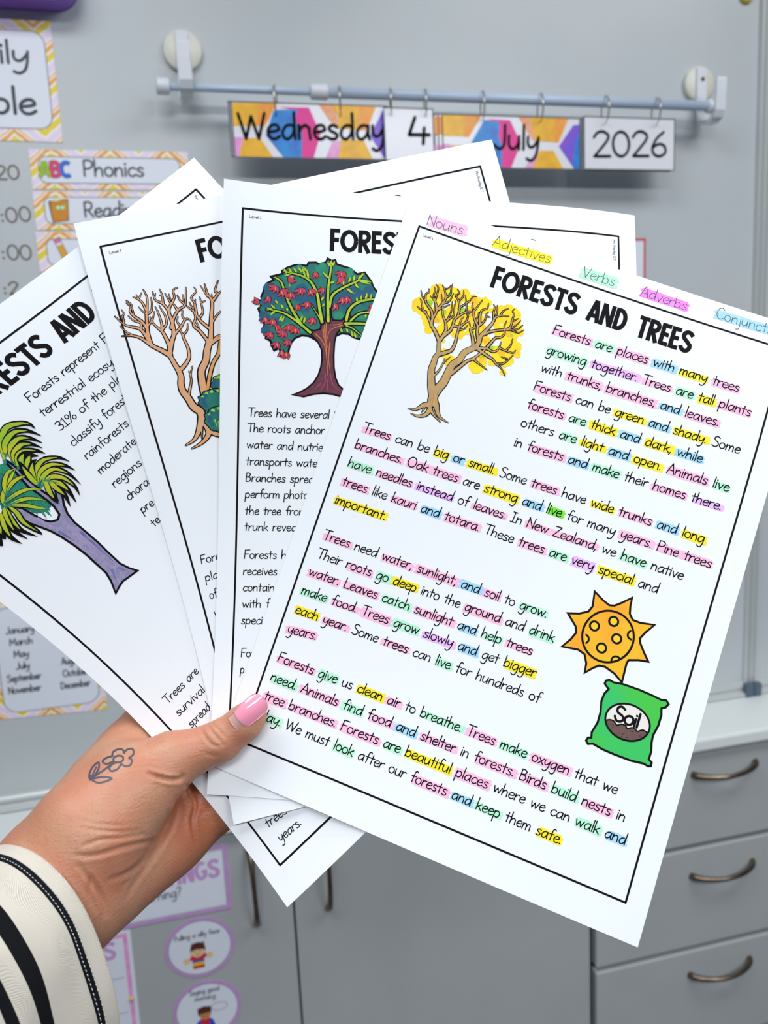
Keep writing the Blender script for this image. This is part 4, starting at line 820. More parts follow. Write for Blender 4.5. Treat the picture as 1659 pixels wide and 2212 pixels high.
('B',3,'bark_tan',[(31.87,50.04),(34.1,47.84),(36.23,45.88)],0.43,0.07),
('B',2,'ink',[(31.0,51.35),(29.29,47.53),(27.2,44.24),(27.12,41.44),(26.2,40.15)],1.61,0.57),
('B',3,'bark_tan',[(31.0,51.35),(29.29,47.53),(27.2,44.24),(27.12,41.44),(26.2,40.15)],0.58,0.07),
('B',2,'ink',[(28.66,46.14),(28.3,40.21),(26.49,38.43)],1.39,0.57),
('B',3,'bark_tan',[(28.66,46.14),(28.3,40.21),(26.49,38.43)],0.36,0.07),
('B',2,'ink',[(31.15,39.2),(32.87,38.38),(33.62,36.49)],1.21,0.53),
('B',3,'bark_tan',[(31.15,39.2),(32.87,38.38),(33.62,36.49)],0.17,0.07),
('B',2,'ink',[(37.43,64.48),(38.29,61.19),(38.5,58.32),(37.02,54.84),(34.75,52.03),(33.34,48.51),(30.66,42.2)],2.49,0.61),
('B',3,'bark_tan',[(37.43,64.48),(38.29,61.19),(38.5,58.32),(37.02,54.84),(34.75,52.03),(33.34,48.51),(30.66,42.2)],1.45,0.07),
('B',2,'ink',[(37.02,54.84),(38.5,52.52),(39.8,50.25),(38.93,46.53),(38.46,43.07)],1.61,0.61),
('B',3,'bark_tan',[(37.02,54.84),(38.5,52.52),(39.8,50.25),(38.93,46.53),(38.46,43.07)],0.58,0.07),
('B',2,'ink',[(37.61,53.63),(38.04,48.86),(36.98,44.0)],1.39,0.57),
('B',3,'bark_tan',[(37.61,53.63),(38.04,48.86),(36.98,44.0)],0.36,0.07),
('B',2,'ink',[(38.06,62.27),(40.75,57.93),(41.26,55.35),(44.47,54.83),(46.88,51.38),(48.42,51.24),(49.46,52.88)],2.2,0.61),
('B',3,'bark_tan',[(38.06,62.27),(40.75,57.93),(41.26,55.35),(44.47,54.83),(46.88,51.38),(48.42,51.24),(49.46,52.88)],1.16,0.07),
('B',2,'ink',[(41.21,55.77),(40.99,52.24),(42.63,49.45),(45.27,46.63),(48.47,45.5)],1.91,0.97),
('B',3,'bark_tan',[(41.21,55.77),(40.99,52.24),(42.63,49.45),(45.27,46.63),(48.47,45.5)],0.87,0.44),
('B',2,'ink',[(41.93,50.3),(41.59,46.4),(40.01,42.92),(38.14,40.96),(37.13,40.1)],1.69,0.61),
('B',3,'bark_tan',[(41.93,50.3),(41.59,46.4),(40.01,42.92),(38.14,40.96),(37.13,40.1)],0.65,0.07),
('B',2,'ink',[(41.19,46.14),(43.29,43.18),(45.18,40.49),(45.99,38.17),(47.74,37.43)],1.43,0.57),
('B',3,'bark_tan',[(41.19,46.14),(43.29,43.18),(45.18,40.49),(45.99,38.17),(47.74,37.43)],0.39,0.07),
('B',2,'ink',[(39.96,42.54),(41.29,39.64),(40.55,36.74)],1.39,0.57),
('B',3,'bark_tan',[(39.96,42.54),(41.29,39.64),(40.55,36.74)],0.36,0.07),
('B',2,'ink',[(45.11,46.77),(44.37,43.4),(42.17,38.92)],1.39,0.57),
('B',3,'bark_tan',[(45.11,46.77),(44.37,43.4),(42.17,38.92)],0.36,0.07),
('B',2,'ink',[(37.72,40.9),(38.89,38.46),(37.51,37.33)],1.25,0.53),
('B',3,'bark_tan',[(37.72,40.9),(38.89,38.46),(37.51,37.33)],0.21,0.07),
('B',2,'ink',[(39.82,70.82),(42.53,68.88),(44.47,67.01),(45.03,63.23),(44.56,58.6),(44.29,54.29),(44.09,51.15),(44.95,49.24)],2.71,0.68),
('B',3,'bark_tan',[(39.82,70.82),(42.53,68.88),(44.47,67.01),(45.03,63.23),(44.56,58.6),(44.29,54.29),(44.09,51.15),(44.95,49.24)],1.67,0.15),
('B',2,'ink',[(44.38,56.66),(46.91,54.98),(48.03,52.78)],1.47,0.57),
('B',3,'bark_tan',[(44.38,56.66),(46.91,54.98),(48.03,52.78)],0.43,0.07),
('B',2,'ink',[(46.7,51.44),(46.81,48.59),(45.95,47.48),(47.14,46.86)],1.32,0.57),
('B',3,'bark_tan',[(46.7,51.44),(46.81,48.59),(45.95,47.48),(47.14,46.86)],0.28,0.07),
('B',2,'ink',[(40.06,82.44),(41.91,78.63),(42.58,74.82),(42.68,72.21)],1.55,0.65),
('B',3,'bark_tan',[(40.06,82.44),(41.91,78.63),(42.58,74.82),(42.68,72.21)],0.74,0.22),
('B',2,'ink',[(42.82,74.35),(45.03,70.4)],1.18,0.47),
('B',3,'bark_tan',[(42.82,74.35),(45.03,70.4)],0.37,0.07),
('B',2,'ink',[(55.47,61.99),(56.09,58.57),(56.07,55.58),(57.89,51.53),(59.47,47.36),(59.82,44.82),(61.89,42.68),(66.12,41.6)],3.22,0.61),
('B',3,'bark_tan',[(55.47,61.99),(56.09,58.57),(56.07,55.58),(57.89,51.53),(59.47,47.36),(59.82,44.82),(61.89,42.68),(66.12,41.6)],2.19,0.07),
('B',2,'ink',[(59.82,46.03),(58.26,42.55),(58.12,39.76),(56.97,38.35)],1.69,0.57),
('B',3,'bark_tan',[(59.82,46.03),(58.26,42.55),(58.12,39.76),(56.97,38.35)],0.65,0.07),
('B',2,'ink',[(59.88,45.0),(59.8,41.2),(58.9,38.27)],1.39,0.57),
('B',3,'bark_tan',[(59.88,45.0),(59.8,41.2),(58.9,38.27)],0.36,0.07),
('B',2,'ink',[(61.95,42.86),(62.72,39.77),(64.67,38.07)],1.47,0.57),
('B',3,'bark_tan',[(61.95,42.86),(62.72,39.77),(64.67,38.07)],0.43,0.07),
('B',2,'ink',[(54.58,62.3),(52.81,58.52),(51.2,55.88),(50.06,54.27),(51.46,52.9),(51.17,50.27),(51.37,46.98),(51.28,44.6)],2.2,0.61),
('B',3,'bark_tan',[(54.58,62.3),(52.81,58.52),(51.2,55.88),(50.06,54.27),(51.46,52.9),(51.17,50.27),(51.37,46.98),(51.28,44.6)],1.16,0.07),
('B',2,'ink',[(55.92,58.63),(53.75,54.59),(52.83,51.3),(50.31,48.56),(48.85,45.45),(49.26,43.69),(50.19,40.54),(51.06,38.12)],2.2,0.61),
('B',3,'bark_tan',[(55.92,58.63),(53.75,54.59),(52.83,51.3),(50.31,48.56),(48.85,45.45),(49.26,43.69),(50.19,40.54),(51.06,38.12)],1.16,0.07),
('B',2,'ink',[(53.01,51.84),(54.6,49.47),(55.42,47.17),(55.11,44.46),(55.68,42.97)],1.61,0.57),
('B',3,'bark_tan',[(53.01,51.84),(54.6,49.47),(55.42,47.17),(55.11,44.46),(55.68,42.97)],0.58,0.07),
('B',2,'ink',[(53.66,50.2),(52.39,46.22),(52.48,43.17),(54.6,41.41),(54.45,38.83)],1.83,0.61),
('B',3,'bark_tan',[(53.66,50.2),(52.39,46.22),(52.48,43.17),(54.6,41.41),(54.45,38.83)],0.8,0.07),
('B',2,'ink',[(49.09,45.57),(47.36,43.15),(46.85,40.7)],1.47,0.57),
('B',3,'bark_tan',[(49.09,45.57),(47.36,43.15),(46.85,40.7)],0.43,0.07),
('B',2,'ink',[(55.41,45.36),(57.42,45.06)],1.21,0.53),
('B',3,'bark_tan',[(55.41,45.36),(57.42,45.06)],0.17,0.07),
('B',2,'ink',[(57.43,54.3),(59.5,52.18),(63.18,50.09),(67.28,48.06),(68.59,45.78),(68.27,42.67),(68.22,39.86),(67.06,38.65),(67.52,37.27)],1.98,0.61),
('B',3,'bark_tan',[(57.43,54.3),(59.5,52.18),(63.18,50.09),(67.28,48.06),(68.59,45.78),(68.27,42.67),(68.22,39.86),(67.06,38.65),(67.52,37.27)],0.94,0.07),
('B',2,'ink',[(67.69,48.11),(70.42,45.55),(72.42,41.7)],1.47,0.57),
('B',3,'bark_tan',[(67.69,48.11),(70.42,45.55),(72.42,41.7)],0.43,0.07),
('B',2,'ink',[(68.07,48.06),(71.97,46.62),(74.13,43.53)],1.39,0.57),
('B',3,'bark_tan',[(68.07,48.06),(71.97,46.62),(74.13,43.53)],0.36,0.07),
('B',2,'ink',[(69.36,47.73),(73.19,47.88),(75.32,45.65)],1.32,0.53),
('B',3,'bark_tan',[(69.36,47.73),(73.19,47.88),(75.32,45.65)],0.28,0.07),
('B',2,'ink',[(68.51,43.39),(70.95,41.13)],1.25,0.53),
('B',3,'bark_tan',[(68.51,43.39),(70.95,41.13)],0.21,0.07),
('B',2,'ink',[(60.85,59.71),(62.14,56.47),(63.32,54.05),(65.69,52.83),(66.8,50.43),(65.61,47.23),(65.81,44.14)],2.05,0.61),
('B',3,'bark_tan',[(60.85,59.71),(62.14,56.47),(63.32,54.05),(65.69,52.83),(66.8,50.43),(65.61,47.23),(65.81,44.14)],1.01,0.07),
('B',2,'ink',[(56.77,61.73),(61.16,60.61),(63.3,61.06),(65.49,60.5),(66.6,57.91),(66.4,55.18)],2.05,0.68),
('B',3,'bark_tan',[(56.77,61.73),(61.16,60.61),(63.3,61.06),(65.49,60.5),(66.6,57.91),(66.4,55.18)],1.01,0.15),
('B',2,'ink',[(66.49,58.15),(69.99,58.54),(73.91,58.38),(74.62,56.73)],1.54,0.57),
('B',3,'bark_tan',[(66.49,58.15),(69.99,58.54),(73.91,58.38),(74.62,56.73)],0.5,0.07),
('B',2,'ink',[(70.14,58.4),(71.57,55.19),(71.47,51.81)],1.47,0.57),
('B',3,'bark_tan',[(70.14,58.4),(71.57,55.19),(71.47,51.81)],0.43,0.07),
('B',2,'ink',[(56.77,62.33),(62.31,64.0),(65.33,64.74),(67.89,66.44),(70.62,67.49),(73.87,70.54)],2.2,0.61),
('B',3,'bark_tan',[(56.77,62.33),(62.31,64.0),(65.33,64.74),(67.89,66.44),(70.62,67.49),(73.87,70.54)],1.16,0.07),
('B',2,'ink',[(68.22,66.25),(70.97,64.98),(72.85,62.34),(74.35,59.34)],1.61,0.57),
('B',3,'bark_tan',[(68.22,66.25),(70.97,64.98),(72.85,62.34),(74.35,59.34)],0.58,0.07),
('B',2,'ink',[(72.05,62.3),(68.82,62.14)],1.28,0.53),
('B',3,'bark_tan',[(72.05,62.3),(68.82,62.14)],0.25,0.07),
('B',2,'ink',[(48.13,78.26),(50.7,74.19),(53.54,69.75),(55.98,67.59),(58.39,64.16),(60.12,61.65)],2.34,1.27),
('B',3,'bark_tan',[(48.13,78.26),(50.7,74.19),(53.54,69.75),(55.98,67.59),(58.39,64.16),(60.12,61.65)],1.31,0.73),
('B',2,'ink',[(56.02,67.69),(59.43,68.98),(64.4,70.64)],1.76,0.57),
('B',3,'bark_tan',[(56.02,67.69),(59.43,68.98),(64.4,70.64)],0.72,0.07),
('B',4,'bark_rust',[(43.22,90.45),(43.91,94.16),(44.53,97.11)],0.33,0.11),
('B',4,'bark_rust',[(42.54,93.06),(43.16,96.0)],0.33,0.11),
('B',4,'bark_rust',[(44.87,89.48),(44.66,92.32)],0.33,0.11),
('B',4,'bark_rust',[(47.26,80.34),(47.83,77.37)],0.33,0.11)],
'tree2': [('P',0,'crown_teal',[(54.56,73.16),(55.76,72.08),(58.2,70.95),(61.52,71.23),(64.06,72.79),(66.15,73.34),(67.82,73.77),(71.59,74.8),(77.28,70.43),(80.42,64.06),(80.64,57.78),(78.4,52.84),(74.97,49.84),(72.8,47.21),(71.97,44.72),(68.42,40.27),(64.71,41.3),(61.31,38.62),(57.56,37.7),(54.44,36.83),(53.75,34.86),(51.92,35.31),(50.04,34.25),(49.08,36.32),(45.64,37.28),(44.39,36.62),(40.74,36.94),(39.98,38.56),(36.73,38.29),(34.32,38.54),(30.36,40.26),(28.2,41.85),(28.44,43.26),(22.92,45.01),(24.35,46.62),(21.03,48.48),(19.97,50.18),(19.56,52.64),(18.63,55.14),(19.26,56.8),(15.64,57.04),(18.53,59.4),(17.38,61.1),(18.71,64.05),(19.29,66.86),(20.64,68.41),(19.49,70.7),(21.41,72.84),(21.18,75.08),(23.49,76.19),(24.06,78.4),(25.4,80.91),(27.86,79.45),(28.77,83.58),(29.92,80.99),(32.14,84.26),(32.34,80.48),(33.06,77.17),(35.34,74.28),(38.56,72.82),(41.82,73.0),(44.93,74.51),(47.66,76.54),(49.98,71.49)],0),
('O',1,'ink',[(54.56,73.16),(55.76,72.08),(58.2,70.95),(61.52,71.23),(64.06,72.79),(66.15,73.34),(67.82,73.77),(71.59,74.8),(77.28,70.43),(80.42,64.06),(80.64,57.78),(78.4,52.84),(74.97,49.84),(72.8,47.21),(71.97,44.72),(68.42,40.27),(64.71,41.3),(61.31,38.62),(57.56,37.7),(54.44,36.83),(53.75,34.86),(51.92,35.31),(50.04,34.25),(49.08,36.32),(45.64,37.28),(44.39,36.62),(40.74,36.94),(39.98,38.56),(36.73,38.29),(34.32,38.54),(30.36,40.26),(28.2,41.85),(28.44,43.26),(22.92,45.01),(24.35,46.62),(21.03,48.48),(19.97,50.18),(19.56,52.64),(18.63,55.14),(19.26,56.8),(15.64,57.04),(18.53,59.4),(17.38,61.1),(18.71,64.05),(19.29,66.86),(20.64,68.41),(19.49,70.7),(21.41,72.84),(21.18,75.08),(23.49,76.19),(24.06,78.4),(25.4,80.91),(27.86,79.45),(28.77,83.58),(29.92,80.99),(32.14,84.26),(32.34,80.48),(33.06,77.17),(35.34,74.28),(38.56,72.82),(41.82,73.0),(44.93,74.51),(47.66,76.54),(49.98,71.49)],1.0),
('D',1,'crown_blue',(23.1,51.59),3.66,0.25),
('D',1,'crown_blue',(21.65,57.38),3.25,0.25),
('D',1,'crown_blue',(20.24,64.78),2.84,0.25),
('D',1,'crown_blue',(21.18,71.22),2.44,0.25),
('D',1,'crown_blue',(27.96,54.54),3.66,0.25),
('D',1,'crown_blue',(37.97,52.3),4.47,0.25),
('D',1,'crown_blue',(43.78,56.1),3.66,0.25),
('D',1,'crown_blue',(38.98,58.83),3.25,0.25),
('D',1,'crown_blue',(57.23,52.94),3.66,0.25),
('D',1,'crown_blue',(62.96,51.01),3.66,0.25),
('D',1,'crown_blue',(67.98,52.45),3.66,0.25),
('D',1,'crown_blue',(70.78,48.97),2.44,0.25),
('D',1,'crown_blue',(54.45,56.4),2.44,0.25),
('D',1,'crown_blue',(61.1,57.75),2.84,0.25),
('D',1,'crown_blue',(48.61,53.37),2.03,0.25),
('D',1,'crown_blue',(25.46,66.51),2.44,0.25),
('D',1,'crown_green',(31.29,44.5),2.44,0.25),
('D',1,'crown_green',(36.81,40.84),2.44,0.25),
('D',1,'crown_green',(47.37,40.17),3.25,0.25),
('D',1,'crown_green',(60.55,40.68),2.44,0.25),
('D',1,'crown_green',(35.87,63.92),3.25,0.25),
('D',1,'crown_green',(30.79,70.32),2.84,0.25),
('D',1,'crown_green',(56.29,62.53),2.44,0.25),
('D',1,'crown_green',(67.44,61.65),2.44,0.25),
('D',1,'crown_green',(38.45,69.13),2.44,0.25),
('O',1,'ink',[(41.33,70.02),(44.28,72.97),(47.02,75.74),(48.81,79.38),(49.19,83.9),(48.73,88.05),(47.53,92.22),(45.33,96.01),(42.12,99.01),(38.48,101.19),(35.56,102.03),(40.16,102.45),(45.05,101.05),(49.98,100.48),(54.96,100.85),(59.13,101.96),(64.54,102.41),(62.84,101.22),(59.55,99.25),(56.91,96.86),(55.23,93.19),(54.25,87.85),(53.98,81.66),(54.21,75.45),(54.99,71.28),(57.5,68.28),(60.15,67.14),(62.4,66.01),(61.88,62.71),(60.01,62.37),(58.03,65.15),(53.28,65.15),(52.4,63.12),(51.86,59.01),(50.51,59.07),(50.28,65.08),(48.48,65.37),(47.87,69.73),(44.62,70.69)],1.7),
('P',2,'bark_plum',[(41.33,70.02),(44.28,72.97),(47.02,75.74),(48.81,79.38),(49.19,83.9),(48.73,88.05),(47.53,92.22),(45.33,96.01),(42.12,99.01),(38.48,101.19),(35.56,102.03),(40.16,102.45),(45.05,101.05),(49.98,100.48),(54.96,100.85),(59.13,101.96),(64.54,102.41),(62.84,101.22),(59.55,99.25),(56.91,96.86),(55.23,93.19),(54.25,87.85),(53.98,81.66),(54.21,75.45),(54.99,71.28),(57.5,68.28),(60.15,67.14),(62.4,66.01),(61.88,62.71),(60.01,62.37),(58.03,65.15),(53.28,65.15),(52.4,63.12),(51.86,59.01),(50.51,59.07),(50.28,65.08),(48.48,65.37),(47.87,69.73),(44.62,70.69)],0),
('B',3,'bark_rust',[(50.91,61.54),(50.18,71.48),(51.16,83.83),(51.81,92.07)],0.57,0.2),
('B',3,'bark_rust',[(45.06,71.7),(48.43,74.86),(50.42,79.73),(51.48,87.95)],0.57,0.2),
('B',3,'bark_orange',[(58.08,67.02),(52.39,69.74),(50.71,75.59)],0.57,0.2),
('B',3,'bark_orange',[(52.36,75.52),(51.98,83.8),(52.99,89.96)],0.57,0.2),
('B',3,'bark_pink',[(50.55,91.29),(50.28,96.25),(48.31,99.62)],0.57,0.2),
('B',3,'bark_pink',[(53.02,91.2),(54.4,96.11),(57.39,99.32)],0.57,0.2),
('B',3,'bark_pink',[(48.62,95.89),(45.82,98.88)],0.57,0.2),
('B',3,'bark_pink',[(51.46,94.15),(52.02,99.5)],0.57,0.2),
('B',3,'bark_orange',[(49.44,67.39),(49.22,73.59)],0.57,0.2),
('B',3,'bark_orange',[(53.96,67.19),(58.06,66.19)],0.57,0.2),
('B',3,'bark_orange',[(48.69,69.48),(50.1,75.62),(52.28,79.66)],0.57,0.2),
('B',3,'ink',[(42.59,71.2),(38.0,67.5),(33.46,64.45),(29.37,62.3),(24.54,61.35),(21.15,61.27)],2.69,1.37),
('B',4,'branch_lime',[(42.59,71.2),(38.0,67.5),(33.46,64.45),(29.37,62.3),(24.54,61.35),(21.15,61.27)],1.24,0.49),
('B',3,'ink',[(38.42,67.9),(34.62,62.34),(31.64,56.77),(29.56,51.58),(27.84,47.19),(24.91,45.27)],2.77,1.53),
('B',4,'branch_lime',[(38.42,67.9),(34.62,62.34),(31.64,56.77),(29.56,51.58),(27.84,47.19),(24.91,45.27)],1.32,0.65),
('B',3,'ink',[(48.17,65.79),(46.82,59.25),(45.29,51.89),(41.85,46.1),(37.71,43.67),(32.84,42.67),(28.81,42.01)],2.93,1.45),
('B',4,'branch_lime',[(48.17,65.79),(46.82,59.25),(45.29,51.89),(41.85,46.1),(37.71,43.67),(32.84,42.67),(28.81,42.01)],1.48,0.57),
('B',3,'ink',[(51.23,65.24),(50.71,54.92),(50.88,47.45),(51.51,41.59),(51.87,37.4)],2.85,1.61),
('B',4,'branch_lime',[(51.23,65.24),(50.71,54.92),(50.88,47.45),(51.51,41.59),(51.87,37.4)],1.4,0.73),
('B',3,'ink',[(51.63,58.19),(52.89,52.53),(56.7,49.23),(61.57,46.48),(65.64,44.19),(67.4,40.95)],2.61,1.61),
('B',4,'branch_lime',[(51.63,58.19),(52.89,52.53),(56.7,49.23),(61.57,46.48),(65.64,44.19),(67.4,40.95)],1.16,0.73),
('B',3,'ink',[(60.07,64.45),(61.36,59.41),(64.56,55.94),(69.28,54.06),(74.24,53.22),(78.36,51.58)],2.77,1.77),
('B',4,'branch_lime',[(60.07,64.45),(61.36,59.41),(64.56,55.94),(69.28,54.06),(74.24,53.22),(78.36,51.58)],1.32,0.89),
('B',3,'ink',[(62.15,64.77),(66.18,61.07),(71.95,59.79),(77.75,58.73)],2.37,1.53),
('B',4,'branch_lime',[(62.15,64.77),(66.18,61.07),(71.95,59.79),(77.75,58.73)],0.91,0.65),
('B',3,'ink',[(59.71,66.12),(65.5,65.88),(74.64,65.94)],2.69,1.93),
('B',4,'branch_lime',[(59.71,66.12),(65.5,65.88),(74.64,65.94)],1.24,1.06),
('B',3,'ink',[(60.15,67.14),(63.51,68.46),(67.97,71.81)],2.12,1.28),
('B',4,'branch_lime',[(60.15,67.14),(63.51,68.46),(67.97,71.81)],0.67,0.41),
('B',3,'ink',[(48.38,66.2),(45.59,61.79),(42.6,57.4)],2.12,1.0),
('B',4,'branch_lime',[(48.38,66.2),(45.59,61.79),(42.6,57.4)],0.67,0.12),
('F',4,'ink',[(51.39,37.85),(51.91,34.89)],1.63),
('F',5,'branch_lime',[(51.39,37.85),(51.91,34.89)],1.1),
('F',4,'ink',[(52.41,37.79),(53.57,35.42)],1.63),
('F',5,'branch_lime',[(52.41,37.79),(53.57,35.42)],1.1),
('F',4,'ink',[(51.2,38.27),(49.89,35.85)],1.63),
('F',5,'branch_lime',[(51.2,38.27),(49.89,35.85)],1.1),
('F',4,'ink',[(65.21,43.79),(68.42,40.48)],1.63),
('F',5,'branch_lime',[(65.21,43.79),(68.42,40.48)],1.1),
('F',4,'ink',[(66.05,44.17),(72.1,44.93)],1.63),
('F',5,'branch_lime',[(66.05,44.17),(72.1,44.93)],1.1),
('F',4,'ink',[(65.65,44.61),(71.51,46.0)],1.63),
('F',5,'branch_lime',[(65.65,44.61),(71.51,46.0)],1.1),
('F',4,'ink',[(30.44,43.12),(28.76,40.37)],1.63),
('F',5,'branch_lime',[(30.44,43.12),(28.76,40.37)],1.1),
('F',4,'ink',[(32.84,42.71),(31.07,40.04)],1.63),
('F',5,'branch_lime',[(32.84,42.71),(31.07,40.04)],1.1),
('F',4,'ink',[(35.24,42.31),(33.39,39.71)],1.63),
('F',5,'branch_lime',[(35.24,42.31),(33.39,39.71)],1.1),
('F',4,'ink',[(37.66,41.9),(35.72,39.39)],1.63),
('F',5,'branch_lime',[(37.66,41.9),(35.72,39.39)],1.1),
('F',4,'ink',[(40.08,41.5),(38.05,39.06)],1.63),
('F',5,'branch_lime',[(40.08,41.5),(38.05,39.06)],1.1),
('F',4,'ink',[(41.0,45.12),(40.03,40.22)],1.63),
('F',5,'branch_lime',[(41.0,45.12),(40.03,40.22)],1.1),
('F',4,'ink',[(39.34,43.98),(37.57,39.14)],1.63),
('F',5,'branch_lime',[(39.34,43.98),(37.57,39.14)],1.1),
('F',4,'ink',[(50.35,43.74),(47.6,40.99)],1.63),
('F',5,'branch_lime',[(50.35,43.74),(47.6,40.99)],1.1),
('F',4,'ink',[(51.67,46.58),(54.1,45.2)],1.63),
('F',5,'branch_lime',[(51.67,46.58),(54.1,45.2)],1.1),
('F',4,'ink',[(51.18,44.11),(49.08,42.56)],1.63),
('F',5,'branch_lime',[(51.18,44.11),(49.08,42.56)],1.1),
('F',4,'ink',[(48.61,53.37),(47.44,55.5)],1.63),
('F',5,'branch_lime',[(48.61,53.37),(47.44,55.5)],1.1),
('F',4,'ink',[(49.12,56.66),(47.94,58.37)],1.63),
('F',5,'branch_lime',[(49.12,56.66),(47.94,58.37)],1.1),
('F',4,'ink',[(24.54,61.27),(20.93,60.27)],1.63),
('F',5,'branch_lime',[(24.54,61.27),(20.93,60.27)],1.1),
('F',4,'ink',[(25.34,61.63),(23.0,63.8)],1.63),
('F',5,'branch_lime',[(25.34,61.63),(23.0,63.8)],1.1),
('F',4,'ink',[(25.32,60.61),(23.27,58.5)],1.63),
('F',5,'branch_lime',[(25.32,60.61),(23.27,58.5)],1.1),
('F',4,'ink',[(27.47,66.41),(28.8,63.48)],1.63),
('F',5,'branch_lime',[(27.47,66.41),(28.8,63.48)],1.1),
('F',4,'ink',[(28.68,66.75),(29.81,63.83)],1.63),
('F',5,'branch_lime',[(28.68,66.75),(29.81,63.83)],1.1),
('F',4,'ink',[(39.21,67.04),(39.93,63.71)],1.63),
('F',5,'branch_lime',[(39.21,67.04),(39.93,63.71)],1.1),
('F',4,'ink',[(37.96,65.86),(38.49,62.96)],1.63),
('F',5,'branch_lime',[(37.96,65.86),(38.49,62.96)],1.1),
('F',4,'ink',[(59.57,48.67),(63.8,51.38)],1.63),
('F',5,'branch_lime',[(59.57,48.67),(63.8,51.38)],1.1),
('F',4,'ink',[(63.62,45.96),(65.77,48.37)],1.63),
('F',5,'branch_lime',[(63.62,45.96),(65.77,48.37)],1.1),
('F',4,'ink',[(69.28,54.06),(69.99,50.27)],1.63),
('F',5,'branch_lime',[(69.28,54.06),(69.99,50.27)],1.1),
('F',4,'ink',[(65.16,55.08),(64.87,52.59)],1.63),
('F',5,'branch_lime',[(65.16,55.08),(64.87,52.59)],1.1),
('F',4,'ink',[(71.98,60.63),(72.45,62.28)],1.63),
('F',5,'branch_lime',[(71.98,60.63),(72.45,62.28)],1.1),
('F',4,'ink',[(69.5,61.14),(69.76,62.8)],1.63),
('F',5,'branch_lime',[(69.5,61.14),(69.76,62.8)],1.1),
('F',4,'ink',[(58.2,70.74),(57.5,68.28)],1.63),
('F',5,'branch_lime',[(58.2,70.74),(57.5,68.28)],1.1),
('F',4,'ink',[(63.63,72.6),(62.71,69.32)],1.63),
('F',5,'branch_lime',[(63.63,72.6),(62.71,69.32)],1.1),
('F',4,'ink',[(65.1,72.96),(64.18,70.09)],1.63),
('F',5,'branch_lime',[(65.1,72.96),(64.18,70.09)],1.1),
('F',4,'ink',[(61.08,70.42),(60.19,68.17)],1.63),
('F',5,'branch_lime',[(61.08,70.42),(60.19,68.17)],1.1),
('F',4,'ink',[(67.2,54.15),(67.12,51.65)],1.63),
('F',5,'branch_lime',[(67.2,54.15),(67.12,51.65)],1.1),
('F',4,'ink',[(71.76,53.54),(72.08,50.59)],1.63),
('F',5,'branch_lime',[(71.76,53.54),(72.08,50.59)],1.1),
('F',4,'ink',[(26.45,57.9),(25.21,56.34)],1.63),
('F',5,'branch_lime',[(26.45,57.9),(25.21,56.34)],1.1),
('F',4,'ink',[(29.31,60.18),(28.06,58.21)],1.63),
('F',5,'branch_lime',[(29.31,60.18),(28.06,58.21)],1.1),
('F',4,'ink',[(31.36,61.29),(30.91,59.68)],1.63),
('F',5,'branch_lime',[(31.36,61.29),(30.91,59.68)],1.1),
('F',4,'ink',[(29.67,44.2),(32.05,43.22)],1.63),
('F',5,'branch_lime',[(29.67,44.2),(32.05,43.22)],1.1),
('F',4,'ink',[(31.31,45.32),(34.49,43.88)],1.63),
('F',5,'branch_lime',[(31.31,45.32),(34.49,43.88)],1.1),
('F',4,'ink',[(58.28,47.06),(57.79,44.58)],1.63),
('F',5,'branch_lime',[(58.28,47.06),(57.79,44.58)],1.1),
('F',4,'ink',[(60.72,45.69),(61.45,42.72)],1.63),
('F',5,'branch_lime',[(60.72,45.69),(61.45,42.72)],1.1),
('F',4,'ink',[(63.17,44.73),(63.49,41.78)],1.63),
('F',5,'branch_lime',[(63.17,44.73),(63.49,41.78)],1.1),
('F',4,'ink',[(25.03,49.42),(26.25,51.07),(26.32,53.02)],2.11),
('F',5,'petal_magenta',[(25.03,49.42),(26.25,51.07),(26.32,53.02)],1.46),
('F',4,'ink',[(25.03,49.42),(25.04,51.33),(23.86,53.15)],2.11),
('F',5,'petal_red',[(25.03,49.42),(25.04,51.33),(23.86,53.15)],1.46),
('F',4,'ink',[(25.03,49.42),(23.95,50.77),(21.9,51.71)],2.11),
('F',5,'petal_red',[(25.03,49.42),(23.95,50.77),(21.9,51.71)],1.46),
('F',4,'ink',[(25.03,49.42),(23.46,49.63),(21.27,49.31)],2.11),
('F',5,'petal_magenta',[(25.03,49.42),(23.46,49.63),(21.27,49.31)],1.46),
('F',6,'petal_pale',[(25.04,49.91),(25.41,51.85)],0.41),
('F',4,'ink',[(28.27,51.25),(30.49,51.21),(32.02,51.8)],2.11),
('F',5,'petal_red',[(28.27,51.25),(30.49,51.21),(32.02,51.8)],1.46),
('F',4,'ink',[(28.27,51.25),(30.06,52.41),(30.82,54.05)],2.11),
('F',5,'petal_magenta',[(28.27,51.25),(30.06,52.41),(30.82,54.05)],1.46),
('F',4,'ink',[(28.27,51.25),(29.01,53.11),(28.54,55.11)],2.11),
('F',5,'petal_red',[(28.27,51.25),(29.01,53.11),(28.54,55.11)],1.46),
('F',4,'ink',[(28.27,51.25),(27.78,53.01),(26.15,54.54)],2.11),
('F',5,'petal_red',[(28.27,51.25),(27.78,53.01),(26.15,54.54)],1.46),
('F',6,'petal_pale',[(28.29,51.74),(28.66,53.68)],0.41),
('F',4,'ink',[(31.77,47.34),(31.77,45.41),(31.7,43.45)],2.11),
('F',5,'petal_red',[(31.77,47.34),(31.77,45.41),(31.7,43.45)],1.46),
('F',4,'ink',[(31.77,47.34),(33.0,45.57),(34.06,44.14)],2.11),
('F',5,'petal_magenta',[(31.77,47.34),(33.0,45.57),(34.06,44.14)],1.46),
('F',4,'ink',[(31.77,47.34),(33.84,46.48),(35.46,46.2)],2.11),
('F',5,'petal_red',[(31.77,47.34),(33.84,46.48),(35.46,46.2)],1.46),
